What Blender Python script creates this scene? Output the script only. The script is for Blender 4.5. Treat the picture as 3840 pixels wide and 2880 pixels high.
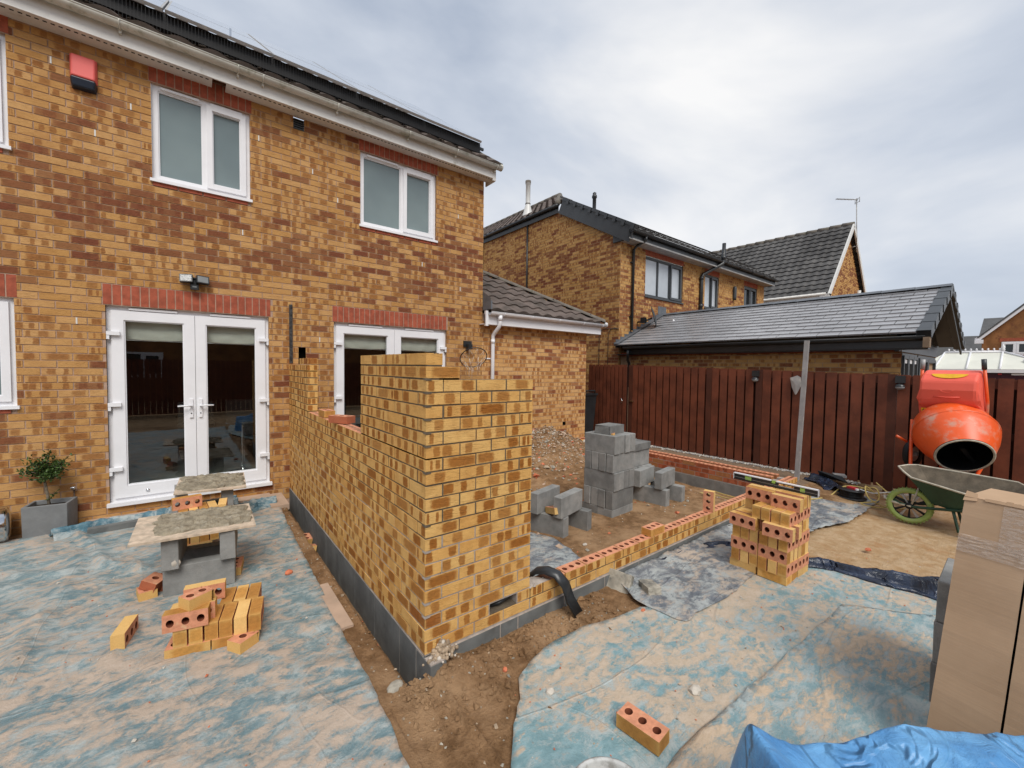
import bpy, bmesh, math, random
from mathutils import Vector, Matrix, noise
from mathutils.geometry import delaunay_2d_cdt
R = math.radians
random.seed(7)
for o in list(bpy.data.objects): bpy.data.objects.remove(o)
S = bpy.context.scene
COL = S.collection
# ---------------------------------------------------------------- camera
cam = bpy.data.cameras.new('camera'); co = bpy.data.objects.new('camera', cam); COL.objects.link(co)
co.location = (-1.0269, -2.0954, 1.6394)
co.rotation_euler = (1.53162, -0.01406, -0.66008)
cam.sensor_width = 36; cam.lens = 14.535; cam.clip_start = .05; cam.clip_end = 600
S.camera = co
S.render.resolution_x = 1024; S.render.resolution_y = 768
S.view_settings.view_transform = 'Standard'; S.view_settings.look = 'None'
S.view_settings.exposure = 0.55; S.view_settings.gamma = 1
# ---------------------------------------------------------------- sky and sun
SUN_EL, SUN_AZ = R(50), R(200)          # azimuth clockwise from +Y
w = bpy.data.worlds.new('World'); S.world = w; w.use_nodes = True
nt = w.node_tree; nt.nodes.clear()
def N(nt, t, **k):
    n = nt.nodes.new(t)
    for a, b in k.items():
        if a.startswith('i_'):
            n.inputs[a[2:].replace('_', ' ')].default_value = b
        else: setattr(n, a, b)
    return n
out = N(nt, 'ShaderNodeOutputWorld'); bg = N(nt, 'ShaderNodeBackground')
sky = N(nt, 'ShaderNodeTexSky', sky_type='NISHITA', sun_disc=False, sun_elevation=SUN_EL, sun_rotation=SUN_AZ)
tc = N(nt, 'ShaderNodeTexCoord')
mp = N(nt, 'ShaderNodeMapping'); mp.inputs['Scale'].default_value = (1, 1, 2.0); mp.inputs['Rotation'].default_value = (.25, .1, .9)
nz = N(nt, 'ShaderNodeTexNoise'); nz.inputs['Scale'].default_value = 1.35; nz.inputs['Detail'].default_value = 6; nz.inputs['Roughness'].default_value = .5; nz.inputs['Distortion'].default_value = .35
cr = N(nt, 'ShaderNodeValToRGB'); e = cr.color_ramp.elements
e[0].position = .36; e[0].color = (2.9, 3.35, 4.15, 1); e[1].position = .69; e[1].color = (6.9, 6.85, 6.8, 1)
x = e.new(.5); x.color = (4.35, 4.7, 5.3, 1)
mx = N(nt, 'ShaderNodeMix', data_type='RGBA'); mx.inputs['Factor'].default_value = .93
nt.links.new(tc.outputs['Generated'], mp.inputs['Vector']); nt.links.new(mp.outputs['Vector'], nz.inputs['Vector'])
nt.links.new(nz.outputs['Fac'], cr.inputs['Fac'])
nt.links.new(sky.outputs['Color'], mx.inputs['A']); nt.links.new(cr.outputs['Color'], mx.inputs['B'])
nt.links.new(mx.outputs['Result'], bg.inputs['Color']); bg.inputs['Strength'].default_value = .1
nt.links.new(bg.outputs['Background'], out.inputs['Surface'])
sl = bpy.data.lights.new('sun', 'SUN'); sl.energy = 1.9; sl.angle = R(30); sl.color = (1, .96, .9)
so = bpy.data.objects.new('sun', sl); COL.objects.link(so)
d = Vector((math.sin(SUN_AZ)*math.cos(SUN_EL), math.cos(SUN_AZ)*math.cos(SUN_EL), math.sin(SUN_EL)))
so.rotation_euler = d.to_track_quat('Z', 'Y').to_euler(); so.location = (0, 0, 30)
# ---------------------------------------------------------------- materials
class G:
    """small node graph helper"""
    def __init__(s, name):
        s.m = bpy.data.materials.new(name); s.m.use_nodes = True; s.t = s.m.node_tree
        s.b = s.t.nodes['Principled BSDF']; s.out = s.t.nodes['Material Output']
    def n(s, t, **k): return N(s.t, t, **k)
    def l(s, a, b): s.t.links.new(a, b)
    def val(s, v, sock):
        if isinstance(v, (int, float)): sock.default_value = v
        elif isinstance(v, (tuple, list)): sock.default_value = (*v, 1) if len(v) == 3 and sock.type == 'RGBA' else v
        else: s.l(v, sock)
    def math(s, op, a, b=0.0, c=None, clamp=False):
        n = s.n('ShaderNodeMath', operation=op, use_clamp=clamp); s.val(a, n.inputs[0]); s.val(b, n.inputs[1])
        if c is not None: s.val(c, n.inputs[2])
        return n.outputs[0]
    def mix(s, f, a, b, mode='MIX'):
        n = s.n('ShaderNodeMix', data_type='RGBA', blend_type=mode); s.val(f, n.inputs['Factor']); s.val(a, n.inputs['A']); s.val(b, n.inputs['B'])
        return n.outputs['Result']
    def noise(s, scale, detail=4, rough=.55, vec=None, dist=0, w=None):
        n = s.n('ShaderNodeTexNoise'); n.inputs['Scale'].default_value = scale; n.inputs['Detail'].default_value = detail
        n.inputs['Roughness'].default_value = rough; n.inputs['Distortion'].default_value = dist
        if vec is not None: s.l(vec, n.inputs['Vector'])
        return n.outputs['Fac']
    def obj(s, scale=(1, 1, 1), rot=(0, 0, 0)):
        # world-fixed position: every material that needs it works from Geometry position
        g = s.n('ShaderNodeNewGeometry'); m = s.n('ShaderNodeMapping'); m.inputs['Scale'].default_value = scale; m.inputs['Rotation'].default_value = rot
        s.l(g.outputs['Position'], m.inputs['Vector']); return m.outputs['Vector']
    def ramp(s, f, pts):
        n = s.n('ShaderNodeValToRGB'); e = n.color_ramp.elements
        while len(e) < len(pts): e.new(.5)
        for q, (p, c) in zip(e, pts):
            q.position = p; q.color = (*c, 1) if isinstance(c, (tuple, list)) else (c, c, c, 1)
        s.val(f, n.inputs['Fac']); return n.outputs['Color']
    def mr(s, v, a, b, c=0., d=1., smooth=True):
        n = s.n('ShaderNodeMapRange', interpolation_type='SMOOTHSTEP' if smooth else 'LINEAR')
        s.val(v, n.inputs['Value']); s.val(a, n.inputs['From Min']); s.val(b, n.inputs['From Max']); s.val(c, n.inputs['To Min']); s.val(d, n.inputs['To Max'])
        return n.outputs['Result']
    def bump(s, h, strength=.4, dist=.01):
        n = s.n('ShaderNodeBump'); n.inputs['Strength'].default_value = strength; n.inputs['Distance'].default_value = dist
        s.l(h, n.inputs['Height']); s.l(n.outputs['Normal'], s.b.inputs['Normal'])
    def fin(s, col=None, rough=.8, spec=.3, metal=0):
        if col is not None: s.val(col, s.b.inputs['Base Color'])
        s.val(rough, s.b.inputs['Roughness']); s.b.inputs['Specular IOR Level'].default_value = spec; s.b.inputs['Metallic'].default_value = metal
        return s.m
def plain(name, c, rough=.6, var=.15, scale=8, spec=.3, metal=0, bump=.15, bscale=40, dirt=None, dscale=3, dth=(.5, .7)):
    g = G(name); p = g.obj(); a = g.noise(scale, 5, .6, p)
    col = g.mix(g.mr(a, .3, .7), tuple(v*(1-var) for v in c), tuple(min(1, v*(1+var)) for v in c))
    if dirt:
        col = g.mix(g.mr(g.noise(dscale, 6, .65, p), dth[0], dth[1]), col, dirt)
    if bump: g.bump(g.noise(bscale, 4, .6, p), bump, .004)
    return g.fin(col, rough, spec, metal)
def brick_mat(name, light, light2, kiss, dark, bump=.5):
    g = G(name)
    uvn = g.n('ShaderNodeUVMap'); uvn.uv_map = 'UVMap'
    sp = g.n('ShaderNodeSeparateXYZ'); g.l(uvn.outputs['UV'], sp.inputs[0])
    A = g.n('ShaderNodeAttribute', attribute_name='pa'); B = g.n('ShaderNodeAttribute', attribute_name='pb')
    sa = g.n('ShaderNodeSeparateColor'); g.l(A.outputs['Color'], sa.inputs[0]); sb = g.n('ShaderNodeSeparateColor'); g.l(B.outputs['Color'], sb.inputs[0])
    p = g.obj(); n1 = g.noise(38, 3, .6, p); n2 = g.noise(150, 3, .6, p); n3 = g.noise(9, 4, .6, p)
    u = g.math('ADD', sp.outputs[0], g.math('MULTIPLY', g.math('SUBTRACT', n1, .5), .13))
    v = g.math('ADD', sp.outputs[1], g.math('MULTIPLY', g.math('SUBTRACT', g.noise(30, 3, .6, p, .5), .5), .3))
    dv = g.math('DIVIDE', g.math('ABSOLUTE', g.math('SUBTRACT', v, .5)), .50)
    ms = []
    for c, wd in ((sa.outputs[0], sa.outputs[1]), (sa.outputs[2], A.outputs['Alpha'])):
        du = g.math('DIVIDE', g.math('ABSOLUTE', g.math('SUBTRACT', u, c)), g.math('MAXIMUM', wd, .001))
        dd = g.math('POWER', g.math('ADD', g.math('POWER', du, 6), g.math('POWER', dv, 6)), .1667)
        ms.append(g.mr(dd, .70, 1.10, 1., 0.))
    m = g.math('MULTIPLY', g.math('MAXIMUM', ms[0], ms[1]), g.math('ADD', .66, g.math('MULTIPLY', sb.outputs[2], .34)))
    base = g.mix(sb.outputs[0], light, light2)
    base = g.mix(g.mr(n3, .35, .75, 0, .35), base, kiss)
    full = g.mr(g.math('MAXIMUM', g.math('MULTIPLY', g.math('ABSOLUTE', g.math('SUBTRACT', u, .5)), 2.06), dv), .86, 1.05, 1., .35)
    kc = g.mix(g.mr(n1, .3, .75), kiss, tuple(a*.72 for a in kiss))
    col = g.mix(m, base, kc)
    col = g.mix(g.math('MULTIPLY', sb.outputs[1], full), col, g.mix(g.mr(n1, .3, .8), dark, tuple(a*.75 for a in dark)))
    col = g.mix(g.mr(n2, .3, .8, 0, .14), col, (.05, .02, .006), 'MIX')
    nn = g.math('ADD', g.noise(1.0, 5, .65, g.obj((9, 9, 60)), 2.2), g.mr(g.noise(1.0, 3, .6, g.obj((12, 12, 75)), 1.8), .56, .64, 0, 1.2))
    hh = g.math('ADD', g.math('MULTIPLY', n2, .25), nn)
    g.bump(hh, bump, .006)
    return g.fin(col, .85, .25)
M = {}
M['brick_new'] = brick_mat('new_yellow_brick', (.76, .47, .165), (.70, .385, .115), (.36, .128, .020), (.33, .11, .022), .55)
M['brick_loose'] = brick_mat('loose_yellow_brick', (.78, .51, .20), (.68, .39, .11), (.62, .30, .07), (.44, .19, .045), .22)
M['brick_old'] = brick_mat('buff_brick', (.58, .335, .135), (.50, .265, .085), (.33, .135, .040), (.20, .062, .030), .45)
M['brick_garage'] = brick_mat('garage_brick', (.70, .43, .19), (.63, .35, .13), (.40, .16, .045), (.26, .075, .035), .4)
M['brick_nb'] = brick_mat('neighbour_buff_brick', (.59, .35, .135), (.51, .285, .095), (.34, .14, .045), (.22, .07, .033), .3)  # buff tone of the neighbouring brickwork itself
M['brick_redmix'] = brick_mat('red_engineering_brick', (.46, .15, .075), (.40, .11, .05), (.30, .075, .03), (.40, .18, .07), .4)
M['brick_lintel'] = plain('red_soldier_brick', (.34, .085, .045), .8, .22, 14, bump=.3, bscale=60)
M['bed'] = plain('brick_bed_face', (.62, .27, .155), .85, .16, 25, bump=.5, bscale=120, dirt=(.66, .42, .24), dscale=18, dth=(.55, .75))
M['hole'] = plain('brick_hole', (.20, .06, .03), .9, .2, 25)
M['mortar_dark'] = plain('wet_mortar', (.125, .098, .068), .95, .2, 20, bump=.6, bscale=90)
M['mortar_light'] = plain('dry_grey_mortar', (.36, .31, .27), .95, .2, 16, bump=.6, bscale=90)
M['mortar_old'] = plain('old_mortar', (.42, .285, .21), .95, .18, 12, bump=.4, bscale=90)
M['mortar_nb'] = plain('neighbour_mortar', (.36, .25, .16), .95, .15, 12)
def varied(m, lo=.75, hi=1.2):
    t = m.node_tree; b = t.nodes['Principled BSDF']; s = b.inputs['Base Color']; src = s.links[0].from_socket
    oi = t.nodes.new('ShaderNodeObjectInfo'); mr_ = t.nodes.new('ShaderNodeMapRange'); mr_.inputs['To Min'].default_value = lo; mr_.inputs['To Max'].default_value = hi; t.links.new(oi.outputs['Random'], mr_.inputs['Value'])
    v = t.nodes.new('ShaderNodeVectorMath'); v.operation = 'SCALE'; t.links.new(src, v.inputs[0]); t.links.new(mr_.outputs['Result'], v.inputs['Scale']); t.links.new(v.outputs[0], s); return m
varied(M['brick_loose'], .82, 1.1)
M['block'] = varied(plain('concrete_block', (.225, .225, .215), .92, .18, 7, bump=.8, bscale=120, dirt=(.31, .30, .28), dscale=3.2, dth=(.45, .7)), .72, 1.22)
M['block_new'] = plain('dark_concrete_block', (.15, .155, .15), .92, .2, 5, bump=.6, bscale=140, dirt=(.10, .10, .095), dscale=3, dth=(.5, .75))
M['stonechip'] = plain('chip', (.45, .40, .34), .9, .3, 30)
M['pvc'] = plain('white_pvc', (.80, .80, .82), .35, .03, 3, .5, bump=0)
M['pvc_dirty'] = plain('weathered_white_pvc', (.66, .65, .62), .4, .06, 3, .5, bump=0, dirt=(.36, .34, .28), dscale=5, dth=(.58, .8))
M['gutter'] = plain('aged_gutter', (.56, .55, .49), .45, .08, 5, .4, bump=0, dirt=(.26, .26, .18), dscale=7, dth=(.5, .75))
M['black_pvc'] = plain('black_pvc', (.022, .024, .026), .35, .2, 4, .5, bump=0)
M['anth'] = plain('anthracite_pvc', (.045, .05, .055), .4, .1, 4, .5, bump=0)
M['black'] = plain('black_rubber', (.012, .012, .013), .6, .2, 6, bump=0)
M['darkhole'] = plain('dark_void', (.006, .005, .004), 1, 0, 4, 0, bump=0)
M['tile'] = plain('roof_tile_brown', (.125, .098, .085), .85, .3, 2.2, bump=.4, bscale=60, dirt=(.065, .055, .045), dscale=4, dth=(.45, .75))
M['tile_grey'] = plain('roof_tile_grey', (.085, .082, .080), .85, .3, .9, bump=.3, bscale=30, dirt=(.13, .125, .12), dscale=1.2, dth=(.5, .7))
M['ridge'] = plain('ridge_tile', (.16, .14, .12), .9, .25, 6, bump=.4, dirt=(.09, .09, .06), dscale=6)
M['lead'] = plain('lead_flashing', (.11, .12, .135), .5, .15, 6, .5, bump=.2)
M['slate'] = plain('slate', (.29, .29, .30), .30, .12, 1.4, .9, bump=.1, bscale=50)
M['fence'] = plain('stained_fence', (.140, .038, .017), .62, .28, 4, .4, bump=.4, bscale=30)
M['fence_dark'] = plain('fence_back', (.035, .010, .005), .8, .2, 4)
M['fence_post'] = plain('fence_post', (.075, .021, .010), .62, .2, 5, .4)
M['chrome'] = plain('polished_steel', (.62, .63, .64), .12, .05, 3, .5, 1, bump=0)
M['alu'] = plain('grey_aluminium', (.36, .355, .35), .55, .12, 6, .5, .3, dirt=(.50, .48, .44), dscale=9, dth=(.5, .7))
M['orange'] = plain('mixer_drum_paint', (.80, .105, .018), .38, .08, 3, .5, bump=.05, dirt=(.58, .33, .24), dscale=6, dth=(.50, .74))
M['red_hood'] = plain('mixer_hood_plastic', (.84, .13, .085), .5, .05, 3, .4, bump=0)
M['yellow'] = plain('yellow_label', (.75, .42, .02), .5, .1, 12)
M['green'] = plain('barrow_green', (.018, .055, .032), .5, .2, 6, .4, dirt=(.16, .15, .12), dscale=8, dth=(.6, .8))
M['tyre'] = plain('lime_tyre', (.27, .36, .10), .6, .12, 9, dirt=(.30, .26, .18), dscale=9, dth=(.5, .8))
M['traydirt'] = plain('mortar_caked_tray', (.135, .11, .08), .9, .3, 10, bump=.6, dirt=(.10, .085, .065), dscale=6, dth=(.4, .7))
M['pale_rim'] = plain('dirty_pale_rim', (.46, .42, .34), .8, .2, 20)
M['wood_board'] = plain('mortar_board_wood', (.56, .45, .34), .85, .2, 20, bump=.5, dirt=(.36, .31, .24), dscale=9, dth=(.45, .7))
M['mortar_mix'] = plain('fresh_mortar', (.25, .215, .155), .9, .28, 16, bump=1.0, bscale=45, dirt=(.38, .345, .275), dscale=12, dth=(.5, .75))
M['pot'] = plain('grey_planter', (.19, .195, .195), .85, .1, 12, bump=.4, bscale=160)
M['compost'] = plain('compost', (.03, .022, .015), 1, .3, 30)
M['bark'] = plain('bark', (.20, .165, .12), .9, .3, 30)
M['leaf'] = plain('leaf', (.045, .082, .016), .5, .45, 16, .4, bump=0)
M['steel'] = plain('galvanised_steel', (.075, .07, .068), .5, .4, 30, .5, .6)
M['alarm_red'] = plain('alarm_cover_pink', (.72, .13, .115), .5, .05, 4, bump=0)
M['alarm_navy'] = plain('alarm_base_navy', (.018, .024, .038), .35, .1, 4, bump=0)
M['lampglass'] = plain('lamp_glass', (.22, .23, .23), .15, .1, 10, .5)
M['rope'] = plain('cream_rope', (.62, .52, .42), .9, .1, 30)
M['rope_y'] = plain('yellow_cable', (.50, .38, .13), .7, .1, 30)
M['rope_w'] = plain('white_cable', (.60, .60, .58), .6, .1, 30)
M['reel'] = plain('black_reel', (.020, .020, .022), .4, .3, 10, .5)
M['redplastic'] = plain('red_plastic', (.50, .04, .05), .4, .1, 10)
M['tool_wood'] = plain('tool_handle', (.10, .065, .045), .6, .2, 20)
M['blind'] = plain('blind_fabric', (.60, .60, .56), .9, .06, 5, bump=0)
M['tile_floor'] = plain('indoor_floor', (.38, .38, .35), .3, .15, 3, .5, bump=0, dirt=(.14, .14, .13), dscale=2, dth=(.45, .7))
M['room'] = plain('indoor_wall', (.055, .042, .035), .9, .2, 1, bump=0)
M['conc'] = plain('concrete_path', (.25, .175, .115), .8, .2, 2, bump=.3, dirt=(.30, .22, .16), dscale=4, dth=(.45, .7))
M['slab'] = plain('pink_paving', (.47, .34, .25), .9, .14, 3, bump=.3, dirt=(.34, .26, .19), dscale=4, dth=(.5, .75))
M['rubble'] = plain('rubble', (.34, .26, .18), .95, .4, 25, bump=.5)
M['chip_red'] = plain('red_chip', (.55, .17, .085), .9, .2, 25)
M['chip_white'] = plain('white_stone', (.52, .47, .40), .85, .15, 20)
M['gravel'] = plain('grey_gravel', (.30, .29, .28), .7, .6, 30)
g = G('clear_tape'); tr = g.n('ShaderNodeBsdfTransparent'); ms = g.n('ShaderNodeMixShader'); g.fin((.62, .50, .40), .2, .6)
g.val(g.mr(g.noise(30, 5, .7, g.obj((1, 1, 4)), 1), .35, .65, .12, .62), ms.inputs[0]); g.l(tr.outputs[0], ms.inputs[1]); g.l(g.b.outputs[0], ms.inputs[2]); g.l(ms.outputs[0], g.out.inputs['Surface']); M['tape'] = g.m
M['bucket'] = plain('white_bucket', (.50, .50, .48), .5, .1, 10, dirt=(.28, .27, .25), dscale=18, dth=(.45, .65))
M['polyc'] = plain('conservatory_sheet', (.66, .66, .58), .4, .06, 1, bump=0)
M['maroon'] = plain('maroon_reflection', (.055, .012, .022), .4, .1, 2)  # maroon tone stands in for a reflection on the conservatory wall
M['clay'] = plain('clay_pipe', (.36, .11, .045), .6, .2, 10)
M['farbrick'] = plain('far_brick', (.27, .12, .045), .9, .25, 1.6, dirt=(.16, .06, .03), dscale=2.5, dth=(.5, .7))
M['farroof'] = plain('far_roof', (.10, .10, .10), .9, .15, 1)
# glass
def glass(name, tint, mixf):
    g = G(name); gl = g.n('ShaderNodeBsdfGlossy'); gl.inputs['Roughness'].default_value = .01; gl.inputs['Color'].default_value = (.9, .95, 1, 1)
    tr = g.n('ShaderNodeBsdfTransparent'); tr.inputs['Color'].default_value = (*tint, 1)
    fr = g.n('ShaderNodeLayerWeight'); fr.inputs['Blend'].default_value = .5
    f = g.math('ADD', g.math('MULTIPLY', g.math('POWER', fr.outputs['Facing'], 4), .9), mixf, clamp=True); ms = g.n('ShaderNodeMixShader'); g.l(f, ms.inputs[0]); g.l(tr.outputs[0], ms.inputs[1]); g.l(gl.outputs[0], ms.inputs[2])
    g.l(ms.outputs[0], g.out.inputs['Surface']); return g.m
M['glass'] = glass('door_glass', (.86, .90, .86), .11)
g = G('upstairs_glass_sky_tint'); p = g.obj()
M['glass_up'] = g.fin(g.mix(g.mr(g.noise(1.2, 3, .5, p), .3, .7), (.145, .19, .20), (.195, .25, .255)), .12, .5)  # dim sky reflection and blind put into the base colour
g = G('neighbour_glass'); M['glass_nb'] = g.fin(g.mix(g.mr(g.noise(1.5, 3, .5, g.obj()), .3, .7), (.42, .46, .50), (.52, .56, .60)), .08, .5)
g = G('dark_glass'); M['glass_dk'] = g.fin((.03, .035, .038), .05, .5)
g = G('solar_glass'); gg = g.n('ShaderNodeTexBrick')
M['solar'] = g.fin((.30, .33, .38), .12, 1.0)
# corrugated cardboard
g = G('cardboard'); p = g.obj(); a = g.noise(1.0, 4, .6, g.obj((3, 3, 60)))
col = g.mix(g.mr(g.noise(2.5, 5, .6, p), .3, .7), (.43, .285, .175), (.50, .34, .215))
col = g.mix(g.mr(a, .35, .75, 0, .08), col, (.34, .22, .14)); g.bump(a, .25, .004); M['card'] = g.fin(col, .85, .2)
# dusty plastic sheets
def sheet_mat(name, c1, c2, sand1, sand2, bias, stretch, rot, scale=1.6, gloss=.5, clear=None):
    g = G(name); p = g.obj(stretch, (0, 0, rot)); p0 = g.obj()
    n1 = g.noise(scale, 8, .62, p, .6); n2 = g.noise(scale*4.3, 7, .66, p, .4); n3 = g.noise(13, 9, .78, p, .3); n4 = g.noise(.55, 3, .5, p0)
    s = g.math('ADD', g.math('ADD', g.math('MULTIPLY', n1, .32), g.math('MULTIPLY', n2, .30)), g.math('ADD', g.math('MULTIPLY', n3, .38), g.math('MULTIPLY', g.math('SUBTRACT', n4, .5), .14)))
    if clear:
        ds = g.n('ShaderNodeVectorMath', operation='DISTANCE'); g.l(p0, ds.inputs[0]); ds.inputs[1].default_value = (clear[0], clear[1], -.07); s = g.math('SUBTRACT', s, g.mr(g.math('ADD', ds.outputs['Value'], g.math('MULTIPLY', g.math('SUBTRACT', n2, .5), .6)), clear[2]*.4, clear[2], .13, 0))
    f = g.mr(s, bias-.045, bias+.05, 0, .93)
    blue = g.mix(g.mr(n2, .35, .7), c1, c2)
    haze = g.mr(g.noise(5, 10, .78, p, .4), .44, .60, 0, .78)
    blue = g.mix(haze, blue, (.46, .49, .47))
    sand = g.mix(g.mr(n3, .3, .7), sand1, sand2)
    col = g.mix(f, blue, sand)
    col = g.mix(g.mr(g.noise(70, 4, .7, p0), .62, .75, 0, .7), col, (.20, .14, .09))
    cr_ = g.math('ABSOLUTE', g.math('SUBTRACT', g.noise(.55, 0, .5, g.obj((1, 2.6, 1), (0, 0, rot+.9))), .5)); cr2 = g.math('ABSOLUTE', g.math('SUBTRACT', g.noise(.8, 1, .4, g.obj((2.8, 1, 1), (0, 0, rot-.5))), .5))
    crease = g.math('ADD', g.mr(cr_, 0, .008, 1, 0), g.mr(cr2, 0, .009, .6, 0))
    col = g.mix(g.math('MULTIPLY', crease, .05), col, c1)  # creases tinted slightly darker: fold shade put into the colour
    g.bump(g.math('ADD', g.math('ADD', g.math('MULTIPLY', n3, .7), g.math('MULTIPLY', crease, .8)), g.math('ADD', g.noise(90, 4, .7, p0), g.math('MULTIPLY', f, .4))), .6, .009)
    rough = g.mr(f, 0, 1, gloss, .95)
    return g.fin(col, rough, .35)
M['sheet_l'] = sheet_mat('dusty_blue_sheet', (.135, .215, .24), (.235, .32, .335), (.41, .315, .235), (.51, .41, .325), .506, (1.0, 1.45, 1), R(-32), 2.9)
M['sheet_r'] = sheet_mat('sandy_teal_sheet', (.165, .285, .31), (.27, .41, .44), (.45, .34, .23), (.55, .44, .335), .498, (1, 1.5, 1), R(20), 2.6, clear=(.1, -1.25, .85))
M['sheet_r2'] = sheet_mat('teal_sheet', (.185, .295, .32), (.28, .40, .42), (.50, .36, .23), (.60, .46, .33), .520, (1, 2.6, 1), R(70), 2.0)
M['membrane'] = sheet_mat('dusty_grey_membrane', (.105, .118, .135), (.20, .215, .235), (.40, .32, .245), (.48, .40, .32), .548, (1, 1.6, 1), R(60), 2.2)
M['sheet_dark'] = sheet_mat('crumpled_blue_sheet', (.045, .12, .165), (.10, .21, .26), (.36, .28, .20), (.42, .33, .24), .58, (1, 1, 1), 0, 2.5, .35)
def plastic(name, a, b, rough=.35):
    g = G(name); p = g.obj(); n = g.noise(4, 6, .6, p, .5); col = g.mix(g.mr(n, .35, .65), a, b)
    col = g.mix(g.mr(g.noise(12, 6, .7, p), .6, .8, 0, .35), col, (.75, .8, .85)); g.bump(g.math('ADD', g.noise(9, 6, .62, p, .8), g.mr(g.noise(3.5, 3, .5, p, 1.2), .47, .53, 0, 1.5)), .6, .03)
    return g.fin(col, rough, .5)
M['tarp'] = plastic('blue_tarpaulin', (.075, .25, .52), (.15, .38, .66), .42)
M['dpm'] = plastic('navy_black_plastic', (.010, .013, .022), (.030, .045, .085), .22)
# soil
g = G('soil'); p = g.obj(); z = g.n('ShaderNodeAttribute', attribute_name='zone'); zs = g.n('ShaderNodeSeparateColor'); g.l(z.outputs['Color'], zs.inputs[0])
n1 = g.noise(1.6, 7, .62, p); n2 = g.noise(9, 8, .7, p); n3 = g.noise(55, 6, .7, p)
soil = g.mix(g.mr(n2, .35, .68), (.165, .088, .038), (.34, .20, .10)); soil = g.mix(g.mr(n1, .45, .66, 0, .85), soil, (.42, .265, .145)); soil = g.mix(g.mr(n3, .6, .78, 0, .6), soil, (.36, .28, .20))
sand = g.mix(g.mr(n2, .35, .7), (.44, .28, .14), (.58, .42, .26)); sand = g.mix(g.mr(n1, .52, .64, 0, .8), sand, (.40, .20, .075))
path = g.mix(g.mr(n2, .3, .7), (.19, .13, .085), (.27, .185, .12))
col = g.mix(zs.outputs[0], soil, sand); col = g.mix(zs.outputs[1], col, path); col = g.mix(zs.outputs[2], col, (.30, .21, .14))
g.bump(g.math('ADD', n3, g.math('MULTIPLY', n2, 1.5)), .9, .02); M['soil'] = g.fin(col, .92, .25)
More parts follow.
